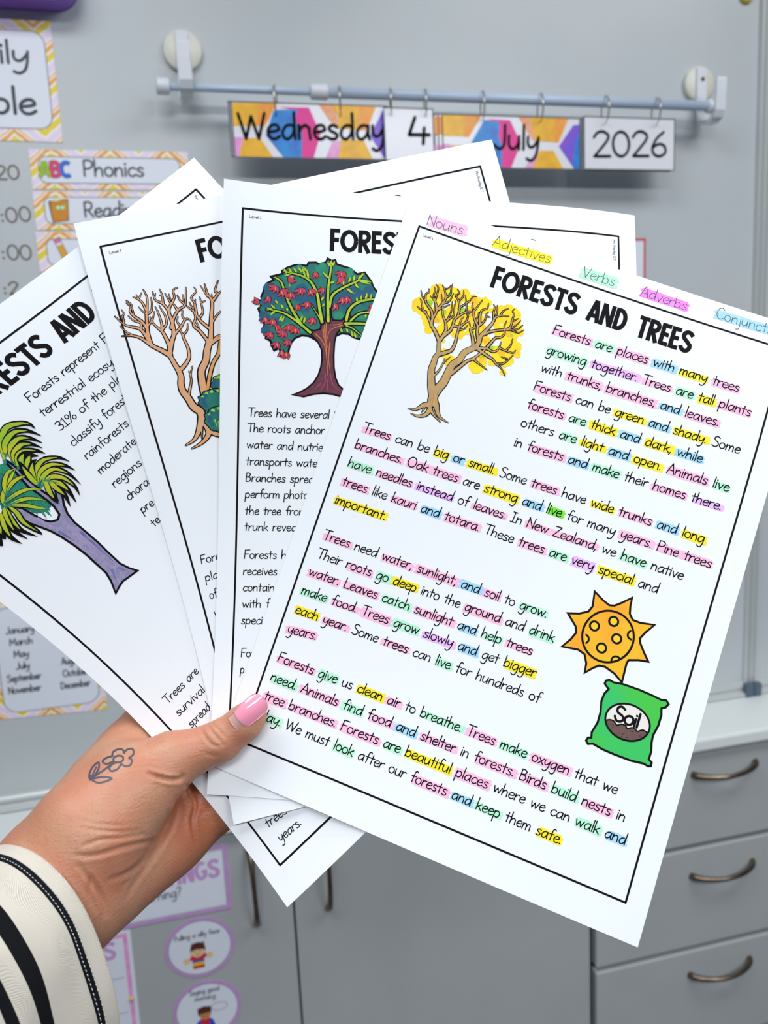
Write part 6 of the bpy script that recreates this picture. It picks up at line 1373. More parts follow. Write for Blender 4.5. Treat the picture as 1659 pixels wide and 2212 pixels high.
('P',4,'crown_teal',[(52.39,91.37),(51.76,91.87),(51.22,92.31),(51.15,93.02),(50.68,93.53),(49.91,93.75),(49.21,93.98),(48.54,94.25),(47.84,94.57),(47.02,94.54),(46.24,94.14),(45.45,94.19),(44.56,94.25),(43.99,93.63),(43.48,93.08),(42.63,92.85),(42.04,92.35),(41.82,91.68),(41.57,91.06),(41.28,90.44),(40.93,89.8),(41.01,89.15),(41.53,88.61),(41.51,87.95),(41.47,87.21),(42.25,86.89),(42.94,86.61),(43.26,85.96),(43.89,85.6),(44.72,85.57),(45.48,85.51),(46.24,85.42),(47.04,85.27),(47.82,85.49),(48.45,86.04),(49.25,86.18),(50.15,86.32),(50.5,87.04),(50.81,87.66),(51.58,88.08),(51.99,88.68),(51.98,89.37),(52.01,90.01),(52.1,90.65)],1),
('O',5,'ink',[(52.39,91.37),(51.76,91.87),(51.22,92.31),(51.15,93.02),(50.68,93.53),(49.91,93.75),(49.21,93.98),(48.54,94.25),(47.84,94.57),(47.02,94.54),(46.24,94.14),(45.45,94.19),(44.56,94.25),(43.99,93.63),(43.48,93.08),(42.63,92.85),(42.04,92.35),(41.82,91.68),(41.57,91.06),(41.28,90.44),(40.93,89.8),(41.01,89.15),(41.53,88.61),(41.51,87.95),(41.47,87.21),(42.25,86.89),(42.94,86.61),(43.26,85.96),(43.89,85.6),(44.72,85.57),(45.48,85.51),(46.24,85.42),(47.04,85.27),(47.82,85.49),(48.45,86.04),(49.25,86.18),(50.15,86.32),(50.5,87.04),(50.81,87.66),(51.58,88.08),(51.99,88.68),(51.98,89.37),(52.01,90.01),(52.1,90.65)],0.5),
('D',5,'leaf_lime',(42.9,87.58),0.82,0.3),
('D',5,'leaf_lime',(44.2,86.64),0.82,0.3),
('D',5,'leaf_lime',(45.9,86.23),0.82,0.3),
('D',5,'leaf_lime',(47.72,86.43),0.82,0.3),
('D',5,'leaf_lime',(49.36,87.2),0.82,0.3),
('D',5,'leaf_lime',(50.55,88.42),0.82,0.3),
('D',5,'crown_blue',(42.9,90.84),1.06,0.3),
('D',5,'crown_blue',(42.53,89.56),1.06,0.3),
('D',5,'crown_blue',(42.84,88.34),1.06,0.3),
('D',5,'crown_blue',(43.77,87.38),1.06,0.3),
('P',4,'crown_teal',[(51.6,99.75),(50.63,100.37),(49.78,100.93),(49.71,101.89),(48.99,102.55),(47.77,102.78),(46.66,103.04),(45.59,103.36),(44.48,103.75),(43.16,103.63),(41.88,103.04),(40.61,103.04),(39.17,103.06),(38.22,102.17),(37.36,101.39),(35.97,101.02),(34.98,100.3),(34.57,99.37),(34.13,98.51),(33.62,97.66),(33.0,96.76),(33.09,95.88),(33.88,95.19),(33.8,94.3),(33.7,93.3),(34.93,92.92),(36.01,92.59),(36.47,91.74),(37.47,91.29),(38.8,91.32),(40.02,91.3),(41.23,91.22),(42.51,91.09),(43.79,91.44),(44.85,92.23),(46.14,92.47),(47.61,92.74),(48.22,93.73),(48.78,94.6),(50.04,95.22),(50.76,96.07),(50.79,97.0),(50.89,97.87),(51.07,98.74)],1),
('O',5,'ink',[(51.6,99.75),(50.63,100.37),(49.78,100.93),(49.71,101.89),(48.99,102.55),(47.77,102.78),(46.66,103.04),(45.59,103.36),(44.48,103.75),(43.16,103.63),(41.88,103.04),(40.61,103.04),(39.17,103.06),(38.22,102.17),(37.36,101.39),(35.97,101.02),(34.98,100.3),(34.57,99.37),(34.13,98.51),(33.62,97.66),(33.0,96.76),(33.09,95.88),(33.88,95.19),(33.8,94.3),(33.7,93.3),(34.93,92.92),(36.01,92.59),(36.47,91.74),(37.47,91.29),(38.8,91.32),(40.02,91.3),(41.23,91.22),(42.51,91.09),(43.79,91.44),(44.85,92.23),(46.14,92.47),(47.61,92.74),(48.22,93.73),(48.78,94.6),(50.04,95.22),(50.76,96.07),(50.79,97.0),(50.89,97.87),(51.07,98.74)],0.5),
('D',5,'leaf_lime',(36.03,93.9),0.82,0.3),
('D',5,'leaf_lime',(38.05,92.72),0.82,0.3),
('D',5,'leaf_lime',(40.75,92.3),0.82,0.3),
('D',5,'leaf_lime',(43.69,92.7),0.82,0.3),
('D',5,'leaf_lime',(46.39,93.87),0.82,0.3),
('D',5,'leaf_lime',(48.41,95.61),0.82,0.3),
('D',5,'crown_blue',(36.25,98.31),1.06,0.3),
('D',5,'crown_blue',(35.57,96.56),1.06,0.3),
('D',5,'crown_blue',(35.98,94.93),1.06,0.3),
('D',5,'crown_blue',(37.4,93.69),1.06,0.3),
('P',6,'crown_teal',[(53.28,109.41),(52.22,110.14),(51.3,110.8),(51.21,111.9),(50.42,112.67),(49.1,112.96),(47.9,113.28),(46.74,113.67),(45.55,114.13),(44.13,114.02),(42.77,113.36),(41.4,113.39),(39.85,113.43),(38.84,112.43),(37.94,111.55),(36.45,111.14),(35.4,110.33),(34.99,109.27),(34.53,108.28),(34.0,107.32),(33.36,106.3),(33.47,105.28),(34.33,104.48),(34.27,103.46),(34.18,102.3),(35.51,101.86),(36.68,101.45),(37.19,100.47),(38.28,99.94),(39.7,99.94),(41.02,99.9),(42.32,99.79),(43.69,99.62),(45.07,100.0),(46.18,100.89),(47.57,101.15),(49.14,101.42),(49.78,102.55),(50.35,103.55),(51.7,104.23),(52.45,105.2),(52.47,106.26),(52.55,107.26),(52.73,108.26)],1),
('O',7,'ink',[(53.28,109.41),(52.22,110.14),(51.3,110.8),(51.21,111.9),(50.42,112.67),(49.1,112.96),(47.9,113.28),(46.74,113.67),(45.55,114.13),(44.13,114.02),(42.77,113.36),(41.4,113.39),(39.85,113.43),(38.84,112.43),(37.94,111.55),(36.45,111.14),(35.4,110.33),(34.99,109.27),(34.53,108.28),(34.0,107.32),(33.36,106.3),(33.47,105.28),(34.33,104.48),(34.27,103.46),(34.18,102.3),(35.51,101.86),(36.68,101.45),(37.19,100.47),(38.28,99.94),(39.7,99.94),(41.02,99.9),(42.32,99.79),(43.69,99.62),(45.07,100.0),(46.18,100.89),(47.57,101.15),(49.14,101.42),(49.78,102.55),(50.35,103.55),(51.7,104.23),(52.45,105.2),(52.47,106.26),(52.55,107.26),(52.73,108.26)],0.5),
('D',7,'leaf_lime',(36.67,102.96),0.82,0.3),
('D',7,'leaf_lime',(38.86,101.57),0.82,0.3),
('D',7,'leaf_lime',(41.78,101.04),0.82,0.3),
('D',7,'leaf_lime',(44.93,101.45),0.82,0.3),
('D',7,'leaf_lime',(47.81,102.74),0.82,0.3),
('D',7,'leaf_lime',(49.94,104.71),0.82,0.3),
('D',7,'crown_blue',(36.81,108.02),1.06,0.3),
('D',7,'crown_blue',(36.12,106.02),1.06,0.3),
('D',7,'crown_blue',(36.59,104.14),1.06,0.3),
('D',7,'crown_blue',(38.15,102.7),1.06,0.3),
('B',7,'leaf_lime',[(38.54,106.18),(38.72,109.92)],0.71,0.18),
('B',7,'leaf_lime',[(40.07,107.2),(39.33,111.0)],0.71,0.18)],
'tree4': [('D',0,'crown_teal',(42.44,59.92),6.94,0.1),
('D',0,'crown_teal',(41.95,65.29),6.5,0.1),
('D',0,'crown_teal',(42.48,71.73),6.5,0.1),
('D',0,'crown_teal',(43.39,77.41),4.77,0.1),
('D',0,'crown_teal',(36.55,68.78),5.2,0.1),
('D',0,'crown_teal',(38.04,64.36),6.07,0.1),
('D',1,'crown_green',(42.71,68.99),4.33,0.2),
('D',1,'crown_green',(43.01,75.24),3.9,0.2),
('D',1,'crown_green',(46.35,57.91),3.9,0.2),
('D',1,'crown_green',(43.31,78.52),3.03,0.2),
('F',1,'ink',[(45.61,73.64),(41.69,81.71)],1.13),
('F',2,'crown_green',[(45.61,73.64),(41.69,81.71)],0.87),
('F',1,'ink',[(46.63,74.65),(43.54,82.96)],1.13),
('F',2,'crown_green',[(46.63,74.65),(43.54,82.96)],0.87),
('F',1,'ink',[(43.49,72.73),(38.66,81.68)],1.13),
('F',2,'crown_green',[(43.49,72.73),(38.66,81.68)],0.87),
('F',1,'ink',[(44.76,77.57),(44.18,83.61)],1.13),
('F',2,'crown_green',[(44.76,77.57),(44.18,83.61)],0.87),
('F',1,'ink',[(42.54,77.76),(40.62,84.87)],1.13),
('F',2,'crown_green',[(42.54,77.76),(40.62,84.87)],0.87),
('F',1,'ink',[(43.18,80.2),(42.8,85.54)],1.13),
('F',2,'crown_green',[(43.18,80.2),(42.8,85.54)],0.87),
('F',1,'ink',[(45.83,60.89),(44.44,67.74)],1.13),
('F',2,'crown_green',[(45.83,60.89),(44.44,67.74)],0.87),
('F',1,'ink',[(45.37,56.96),(40.1,62.29)],1.13),
('F',2,'crown_green',[(45.37,56.96),(40.1,62.29)],0.87),
('F',1,'ink',[(44.98,55.42),(40.98,61.4)],1.13),
('F',2,'crown_green',[(44.98,55.42),(40.98,61.4)],0.87),
('F',1,'ink',[(40.98,70.24),(46.54,68.63)],1.13),
('F',2,'crown_green',[(40.98,70.24),(46.54,68.63)],0.87),
('F',1,'ink',[(37.97,70.79),(44.3,69.38)],1.13),
('F',2,'crown_green',[(37.97,70.79),(44.3,69.38)],0.87),
('P',3,'bark_lilac',[(51.08,131.09),(49.22,127.37),(47.85,122.9),(47.82,114.81),(48.07,108.27),(47.84,100.66),(47.6,94.31),(48.47,89.09),(50.41,84.98),(53.18,81.1),(54.18,78.49),(53.19,76.33),(50.05,81.61),(48.78,75.57),(48.36,69.83),(48.19,64.95),(49.13,60.01),(48.58,53.7),(47.8,53.53),(47.16,61.02),(46.04,68.13),(46.5,72.73),(46.91,78.5),(46.9,82.7),(45.78,87.01),(43.44,88.32),(41.01,87.09),(39.14,84.29),(38.24,80.06),(37.13,74.13),(34.78,70.57),(33.47,70.43),(33.47,75.82),(34.3,81.5),(35.88,85.52),(37.6,90.02),(38.77,95.19),(39.74,102.32),(40.23,109.01),(40.19,115.8),(40.25,121.46),(38.91,126.33),(36.28,132.1),(39.65,130.83),(42.63,130.09),(46.17,130.54)],0),
('O',4,'ink',[(51.08,131.09),(49.22,127.37),(47.85,122.9),(47.82,114.81),(48.07,108.27),(47.84,100.66),(47.6,94.31),(48.47,89.09),(50.41,84.98),(53.18,81.1),(54.18,78.49),(53.19,76.33),(50.05,81.61),(48.78,75.57),(48.36,69.83),(48.19,64.95),(49.13,60.01),(48.58,53.7),(47.8,53.53),(47.16,61.02),(46.04,68.13),(46.5,72.73),(46.91,78.5),(46.9,82.7),(45.78,87.01),(43.44,88.32),(41.01,87.09),(39.14,84.29),(38.24,80.06),(37.13,74.13),(34.78,70.57),(33.47,70.43),(33.47,75.82),(34.3,81.5),(35.88,85.52),(37.6,90.02),(38.77,95.19),(39.74,102.32),(40.23,109.01),(40.19,115.8),(40.25,121.46),(38.91,126.33),(36.28,132.1),(39.65,130.83),(42.63,130.09),(46.17,130.54)],1.0),
('B',4,'bark_mauve',[(44.51,93.65),(44.36,101.46),(43.84,112.05),(43.76,121.89)],1.47,0.52),
('B',4,'bark_mauve',[(39.79,92.55),(41.15,102.53),(41.49,112.77)],1.47,0.52),
('B',4,'bark_mauve',[(44.98,95.34),(45.39,103.73),(45.19,114.64)],1.47,0.52),
('B',4,'bark_mauve',[(38.06,82.29),(39.25,88.35),(41.11,93.89)],1.47,0.52),
('B',4,'bark_blue',[(46.17,99.6),(46.33,108.37),(46.47,119.66)],1.3,0.35),
('B',4,'bark_blue',[(39.9,92.97),(41.29,100.2)],1.3,0.35),
('B',4,'bark_blue',[(43.15,122.52),(40.62,128.06)],1.3,0.35),
('B',4,'bark_blue',[(46.04,124.19),(47.14,127.16)],1.3,0.35),
('F',5,'ink',[(33.04,69.4),(35.61,64.88),(44.5,60.76),(47.83,59.35)],2.34),
('F',6,'frond_yellow',[(33.04,69.4),(35.61,64.88),(44.5,60.76),(47.83,59.35)],1.65),
('B',6,'crown_green',[(33.04,69.4),(35.61,64.88)],0.87,0.26),
('F',7,'ink',[(37.16,65.25),(40.2,61.22),(44.98,58.32),(48.25,59.17)],2.34),
('F',8,'frond_yellow',[(37.16,65.25),(40.2,61.22),(44.98,58.32),(48.25,59.17)],1.65),
('B',8,'crown_green',[(37.16,65.25),(40.2,61.22)],0.87,0.26),
('F',9,'ink',[(37.99,64.9),(42.15,63.13),(46.43,63.23),(50.09,65.04)],2.34),
('F',10,'frond_yellow',[(37.99,64.9),(42.15,63.13),(46.43,63.23),(50.09,65.04)],1.65),
('B',10,'crown_green',[(37.99,64.9),(42.15,63.13)],0.87,0.26),
('F',11,'ink',[(33.5,67.49),(39.59,67.67),(44.85,69.33),(49.51,73.79)],2.34),
('F',12,'frond_yellow',[(33.5,67.49),(39.59,67.67),(44.85,69.33),(49.51,73.79)],1.65),
('B',12,'crown_green',[(33.5,67.49),(39.59,67.67)],0.87,0.26),
('F',13,'ink',[(34.11,69.29),(39.3,70.94),(43.4,73.83),(46.5,78.4)],2.34),
('F',14,'frond_yellow',[(34.11,69.29),(39.3,70.94),(43.4,73.83),(46.5,78.4)],1.65),
('B',14,'crown_green',[(34.11,69.29),(39.3,70.94)],0.87,0.26),
('F',15,'ink',[(34.35,69.54),(38.41,73.33),(41.44,77.85),(43.81,81.12)],2.34),
('F',16,'frond_yellow',[(34.35,69.54),(38.41,73.33),(41.44,77.85),(43.81,81.12)],1.65),
('B',16,'crown_green',[(34.35,69.54),(38.41,73.33)],0.87,0.26),
('F',17,'ink',[(34.06,69.83),(34.17,74.13),(32.87,79.42),(33.87,86.52),(33.94,89.03)],3.03),
('F',18,'frond_yellow',[(34.06,69.83),(34.17,74.13),(32.87,79.42),(33.87,86.52)],1.73),
('F',19,'ink',[(32.74,69.7),(30.7,74.19),(29.5,80.82),(32.07,88.34)],3.03),
('F',20,'frond_yellow',[(32.74,69.7),(30.7,74.19),(29.5,80.82)],1.73),
('F',21,'ink',[(32.56,68.92),(29.79,72.67),(27.51,79.36),(28.49,86.35)],3.03),
('F',22,'frond_yellow',[(32.56,68.92),(29.79,72.67),(27.51,79.36)],1.73),
('F',23,'ink',[(29.84,69.73),(26.36,75.15),(24.47,80.46),(25.28,86.32)],3.03),
('F',24,'frond_yellow',[(29.84,69.73),(26.36,75.15),(24.47,80.46)],1.73),
('F',25,'ink',[(25.37,72.32),(23.0,77.09),(22.39,80.11)],3.03),
('F',26,'frond_yellow',[(25.37,72.32),(23.0,77.09)],1.73),
('F',27,'ink',[(23.43,73.31),(19.93,78.74),(19.35,81.48)],3.03),
('F',28,'frond_yellow',[(23.43,73.31),(19.93,78.74)],1.73),
('F',30,'ink',[(47.46,54.36),(52.87,46.93),(59.03,43.06),(64.54,45.32),(67.1,48.25),(67.11,51.39)],3.29),
('F',31,'frond_yellow',[(47.46,54.36),(52.87,46.93),(59.03,43.06),(64.54,45.32),(67.1,48.25)],2.25),
('B',31,'crown_green',[(47.46,54.36),(52.87,46.93)],1.3,0.43),
('F',32,'ink',[(50.04,52.23),(53.86,47.85),(59.85,46.64),(64.21,49.67),(66.8,55.51)],3.29),
('F',33,'frond_yellow',[(50.04,52.23),(53.86,47.85),(59.85,46.64),(64.21,49.67)],2.25),
('B',33,'crown_green',[(50.04,52.23),(53.86,47.85)],1.3,0.43),
('F',34,'ink',[(50.02,55.66),(53.9,50.74),(59.08,49.9),(62.56,52.88),(64.76,58.21)],3.29),
('F',35,'frond_yellow',[(50.02,55.66),(53.9,50.74),(59.08,49.9),(62.56,52.88)],2.25),
('B',35,'crown_green',[(50.02,55.66),(53.9,50.74)],1.3,0.43),
('F',36,'ink',[(49.84,57.8),(52.86,53.76),(57.8,52.7),(60.91,55.06),(63.02,59.82)],3.29),
('F',37,'frond_yellow',[(49.84,57.8),(52.86,53.76),(57.8,52.7),(60.91,55.06)],2.25),
('B',37,'crown_green',[(49.84,57.8),(52.86,53.76)],1.3,0.43),
('F',38,'ink',[(49.42,59.72),(52.69,55.91),(56.51,55.51),(60.27,58.78),(61.98,62.43)],3.29),
('F',39,'frond_yellow',[(49.42,59.72),(52.69,55.91),(56.51,55.51),(60.27,58.78)],2.25),
('B',39,'crown_green',[(49.42,59.72),(52.69,55.91)],1.3,0.43),
('F',40,'ink',[(50.68,64.44),(52.52,58.06),(55.63,56.4),(59.08,57.94)],3.29),
('F',41,'frond_yellow',[(50.68,64.44),(52.52,58.06),(55.63,56.4)],2.25),
('B',41,'crown_green',[(50.68,64.44),(52.52,58.06)],1.3,0.43),
('F',42,'ink',[(50.09,65.04),(53.71,60.36),(56.84,58.7),(59.32,61.53)],3.29),
('F',43,'frond_yellow',[(50.09,65.04),(53.71,60.36),(56.84,58.7)],2.25),
('B',43,'crown_green',[(50.09,65.04),(53.71,60.36)],1.3,0.43),
('F',45,'ink',[(49.69,70.53),(53.92,65.22),(59.25,63.91),(64.39,67.05),(66.69,72.18)],2.95),
('F',46,'frond_yellow',[(49.69,70.53),(53.92,65.22),(59.25,63.91),(64.39,67.05)],1.99),
('B',46,'crown_green',[(49.69,70.53),(53.92,65.22)],1.13,0.35),
('F',47,'ink',[(49.35,71.38),(54.62,67.07),(60.14,67.69),(63.86,71.84),(65.45,76.79)],2.95),
('F',48,'frond_yellow',[(49.35,71.38),(54.62,67.07),(60.14,67.69),(63.86,71.84)],1.99),
('B',48,'crown_green',[(49.35,71.38),(54.62,67.07)],1.13,0.35),
('F',49,'ink',[(49.57,72.19),(53.91,69.33),(59.45,69.97),(62.25,75.62),(62.37,83.36)],2.95),
('F',50,'frond_yellow',[(49.57,72.19),(53.91,69.33),(59.45,69.97),(62.25,75.62)],1.99),
('B',50,'crown_green',[(49.57,72.19),(53.91,69.33)],1.13,0.35),
('F',51,'ink',[(50.12,72.14),(55.71,71.67),(59.14,75.58),(59.96,81.73),(58.29,86.7)],2.95),
('F',52,'frond_yellow',[(50.12,72.14),(55.71,71.67),(59.14,75.58),(59.96,81.73)],1.99),
('B',52,'crown_green',[(50.12,72.14),(55.71,71.67)],1.13,0.35),
('F',53,'ink',[(53.7,72.67),(56.27,76.36),(56.56,81.41),(54.84,88.14)],2.95),
('F',54,'frond_yellow',[(53.7,72.67),(56.27,76.36),(56.56,81.41)],1.99),
('B',54,'crown_green',[(53.7,72.67),(56.27,76.36)],1.13,0.35),
('F',55,'ink',[(53.99,72.36),(53.71,76.84),(53.98,81.88),(51.67,87.73)],2.95),
('F',56,'frond_yellow',[(53.99,72.36),(53.71,76.84),(53.98,81.88)],1.99),
('B',56,'crown_green',[(53.99,72.36),(53.71,76.84)],1.13,0.35),
('F',57,'ink',[(49.47,69.73),(52.04,64.58),(55.25,61.83),(57.72,61.87)],2.95),
('F',58,'frond_yellow',[(49.47,69.73),(52.04,64.58),(55.25,61.83)],1.99),
('B',58,'crown_green',[(49.47,69.73),(52.04,64.58)],1.13,0.35),
('F',59,'ink',[(53.25,71.04),(50.71,75.69),(49.6,79.97),(49.12,83.09)],2.95),
('F',60,'frond_yellow',[(53.25,71.04),(50.71,75.69),(49.6,79.97)],1.99),
('B',60,'crown_green',[(53.25,71.04),(50.71,75.69)],1.13,0.35),
('F',61,'ink',[(49.35,71.38),(49.75,65.88),(51.01,60.09),(51.77,57.34)],2.95),
('F',62,'frond_yellow',[(49.35,71.38),(49.75,65.88),(51.01,60.09)],1.99),
('B',62,'crown_green',[(49.35,71.38),(49.75,65.88)],1.13,0.35),
('B',64,'crown_blue',[(49.35,71.38),(52.76,69.98)],1.13,0.43)],
'sun': [('P',0,'sun_orange',[(147.58,155.65),(152.23,158.12),(155.94,159.47),(158.21,158.84),(161.12,156.32),(164.91,152.43),(165.3,156.64),(166.13,160.06),(168.19,162.19),(171.86,162.26),(178.29,160.89),(175.3,165.7),(173.72,169.16),(174.56,171.3),(177.09,174.42),(180.34,177.98),(176.02,178.9),(171.69,180.54),(171.23,182.34),(171.69,191.28),(167.3,188.7),(162.43,187.3),(159.72,187.72),(157.45,189.6),(154.29,193.24),(153.78,188.94),(151.8,185.18),(148.41,184.19),(140.78,185.48),(143.65,180.81),(145.12,176.96),(144.12,174.43),(138.71,169.76),(143.79,168.1),(147.57,165.67),(148.72,162.75)],0),
('O',1,'ink',[(147.58,155.65),(152.23,158.12),(155.94,159.47),(158.21,158.84),(161.12,156.32),(164.91,152.43),(165.3,156.64),(166.13,160.06),(168.19,162.19),(171.86,162.26),(178.29,160.89),(175.3,165.7),(173.72,169.16),(174.56,171.3),(177.09,174.42),(180.34,177.98),(176.02,178.9),(171.69,180.54),(171.23,182.34),(171.69,191.28),(167.3,188.7),(162.43,187.3),(159.72,187.72),(157.45,189.6),(154.29,193.24),(153.78,188.94),(151.8,185.18),(148.41,184.19),(140.78,185.48),(143.65,180.81),(145.12,176.96),(144.12,174.43),(138.71,169.76),(143.79,168.1),(147.57,165.67),(148.72,162.75)],1.0),
('P',2,'sun_orange',[(170.83,169.34),(171.18,170.86),(171.33,172.42),(171.28,174.0),(171.04,175.57),(170.6,177.1),(169.97,178.58),(169.16,179.96),(168.2,181.24),(167.09,182.39),(165.85,183.38),(164.5,184.21),(163.07,184.86),(161.58,185.32),(160.05,185.58),(158.51,185.63),(156.99,185.47),(155.52,185.11),(154.11,184.55),(152.79,183.8),(151.59,182.88),(150.52,181.79),(149.6,180.56),(148.86,179.21),(148.3,177.76),(147.93,176.24),(147.76,174.66),(147.8,173.07),(148.04,171.48),(148.48,169.93),(149.11,168.44),(149.92,167.04),(150.9,165.75),(152.02,164.59),(153.28,163.59),(154.65,162.76),(156.1,162.11),(157.61,161.66),(159.15,161.42),(160.7,161.39),(162.23,161.56),(163.71,161.94),(165.12,162.51),(166.43,163.28),(167.62,164.21),(168.67,165.31),(169.57,166.54),(170.29,167.9)],1),
('O',6,'ink',[(170.83,169.34),(171.18,170.86),(171.33,172.42),(171.28,174.0),(171.04,175.57),(170.6,177.1),(169.97,178.58),(169.16,179.96),(168.2,181.24),(167.09,182.39),(165.85,183.38),(164.5,184.21),(163.07,184.86),(161.58,185.32),(160.05,185.58),(158.51,185.63),(156.99,185.47),(155.52,185.11),(154.11,184.55),(152.79,183.8),(151.59,182.88),(150.52,181.79),(149.6,180.56),(148.86,179.21),(148.3,177.76),(147.93,176.24),(147.76,174.66),(147.8,173.07),(148.04,171.48),(148.48,169.93),(149.11,168.44),(149.92,167.04),(150.9,165.75),(152.02,164.59),(153.28,163.59),(154.65,162.76),(156.1,162.11),(157.61,161.66),(159.15,161.42),(160.7,161.39),(162.23,161.56),(163.71,161.94),(165.12,162.51),(166.43,163.28),(167.62,164.21),(168.67,165.31),(169.57,166.54),(170.29,167.9)],1.0),
('D',3,'ink',(152.23,171.09),2.64,0),
('D',4,'sun_yellow',(152.23,171.09),1.63,0),
('D',3,'ink',(160.06,165.95),2.64,0),
('D',4,'sun_yellow',(160.06,165.95),1.63,0),
('D',3,'ink',(163.72,173.12),2.64,0),
('D',4,'sun_yellow',(163.72,173.12),1.63,0),
('D',3,'ink',(158.35,179.65),2.64,0),
('D',4,'sun_yellow',(158.35,179.65),1.63,0),
('P',3,'ink',[(149.36,175.94),(149.78,175.91),(150.2,175.96),(150.61,176.08),(150.98,176.27),(151.31,176.53),(151.6,176.84),(151.82,177.19),(151.98,177.59),(152.08,178.01),(152.1,178.44),(152.04,178.87),(151.92,179.3),(151.73,179.69),(151.48,180.06),(151.17,180.38),(150.82,180.64)],0),
('P',4,'sun_yellow',[(149.45,176.92),(149.71,176.9),(149.97,176.93),(150.22,177.0),(150.45,177.12),(150.65,177.28),(150.83,177.47),(150.97,177.69),(151.06,177.93),(151.12,178.19),(151.13,178.45),(151.1,178.72),(151.03,178.98),(150.91,179.23),(150.75,179.45),(150.56,179.65),(150.35,179.81)],0),
('P',3,'ink',[(170.44,171.49),(170.0,171.57),(169.55,171.57),(169.11,171.48),(168.71,171.31),(168.34,171.07),(168.02,170.76),(167.77,170.39),(167.59,169.97),(167.48,169.53),(167.46,169.06),(167.52,168.6),(167.66,168.15),(167.87,167.73),(168.16,167.35),(168.5,167.03),(168.89,166.77)],0),
('P',4,'sun_yellow',[(170.25,170.54),(169.97,170.59),(169.7,170.59),(169.43,170.54),(169.18,170.43),(168.95,170.28),(168.76,170.09),(168.6,169.86),(168.49,169.61),(168.43,169.33),(168.41,169.05),(168.45,168.76),(168.53,168.49),(168.67,168.23),(168.84,168.0),(169.05,167.8),(169.29,167.64)],0),
('P',3,'ink',[(163.97,184.16),(163.81,183.7),(163.74,183.21),(163.77,182.71),(163.89,182.22),(164.1,181.76),(164.39,181.34),(164.75,180.99),(165.17,180.71),(165.62,180.52),(166.1,180.41),(166.58,180.41),(167.05,180.51),(167.49,180.69),(167.87,180.97),(168.2,181.32),(168.44,181.73)],0),
('P',4,'sun_yellow',[(164.83,183.69),(164.73,183.41),(164.69,183.11),(164.71,182.8),(164.78,182.5),(164.91,182.21),(165.09,181.96),(165.31,181.74),(165.57,181.57),(165.85,181.45),(166.14,181.39),(166.44,181.38),(166.73,181.44),(167.0,181.56),(167.23,181.73),(167.43,181.94),(167.58,182.19)],0)],
'soil': [('P',0,'bag_green',[(164.62,193.17),(165.96,192.26),(168.09,192.65),(172.27,191.86),(180.19,191.64),(186.21,191.91),(190.74,192.35),(192.84,191.73),(194.29,192.96),(193.36,194.91),(191.78,195.93),(192.58,198.98),(192.58,203.73),(191.52,208.88),(191.81,211.91),(192.75,215.84),(192.66,219.59),(194.23,220.32),(194.34,222.03),(193.12,222.52),(191.06,222.17),(185.44,223.04),(177.61,223.2),(172.0,223.04),(166.98,222.25),(165.06,223.2),(163.81,222.1),(164.26,220.54),(165.69,219.98),(165.17,217.61),(166.45,212.54),(166.36,207.59),(165.31,202.78),(165.59,199.06),(166.87,196.35),(164.46,194.65)],0),
('O',1,'ink',[(164.62,193.17),(165.96,192.26),(168.09,192.65),(172.27,191.86),(180.19,191.64),(186.21,191.91),(190.74,192.35),(192.84,191.73),(194.29,192.96),(193.36,194.91),(191.78,195.93),(192.58,198.98),(192.58,203.73),(191.52,208.88),(191.81,211.91),(192.75,215.84),(192.66,219.59),(194.23,220.32),(194.34,222.03),(193.12,222.52),(191.06,222.17),(185.44,223.04),(177.61,223.2),(172.0,223.04),(166.98,222.25),(165.06,223.2),(163.81,222.1),(164.26,220.54),(165.69,219.98),(165.17,217.61),(166.45,212.54),(166.36,207.59),(165.31,202.78),(165.59,199.06),(166.87,196.35),(164.46,194.65)],1.0),
('P',1,'label_white',[(189.26,207.95),(188.98,209.2),(188.45,210.41),(187.7,211.55),(186.74,212.59),(185.59,213.5),(184.29,214.26),(182.86,214.86),(181.34,215.28),(179.77,215.5),(178.18,215.53),(176.61,215.36),(175.11,214.99),(173.7,214.44),(172.43,213.71),(171.32,212.83),(170.4,211.82),(169.7,210.7),(169.24,209.49),(169.02,208.23),(169.05,206.96),(169.34,205.69),(169.86,204.47),(170.63,203.32),(171.6,202.27),(172.76,201.36),(174.08,200.59),(175.53,200.0),(177.06,199.59),(178.65,199.37),(180.25,199.35),(181.81,199.54),(183.32,199.92),(184.72,200.48),(185.98,201.21),(187.07,202.1),(187.97,203.12),(188.65,204.24),(189.1,205.44),(189.31,206.68)],1),
('O',5,'ink',[(189.26,207.95),(188.98,209.2),(188.45,210.41),(187.7,211.55),(186.74,212.59),(185.59,213.5),(184.29,214.26),(182.86,214.86),(181.34,215.28),(179.77,215.5),(178.18,215.53),(176.61,215.36),(175.11,214.99),(173.7,214.44),(172.43,213.71),(171.32,212.83),(170.4,211.82),(169.7,210.7),(169.24,209.49),(169.02,208.23),(169.05,206.96),(169.34,205.69),(169.86,204.47),(170.63,203.32),(171.6,202.27),(172.76,201.36),(174.08,200.59),(175.53,200.0),(177.06,199.59),(178.65,199.37),(180.25,199.35),(181.81,199.54),(183.32,199.92),(184.72,200.48),(185.98,201.21),(187.07,202.1),(187.97,203.12),(188.65,204.24),(189.1,205.44),(189.31,206.68)],0.9),
('P',2,'soil_brown',[(169.77,210.26),(171.1,209.35),(173.05,209.19),(175.01,210.41),(176.68,209.36),(178.62,209.2),(180.03,210.23),(181.72,208.98),(183.35,209.13),(184.49,209.67),(186.63,208.24),(188.77,208.58),(187.86,211.11),(186.1,213.18),(183.03,214.78),(179.23,215.29),(175.1,214.73),(172.27,213.26),(170.66,211.9)],1),
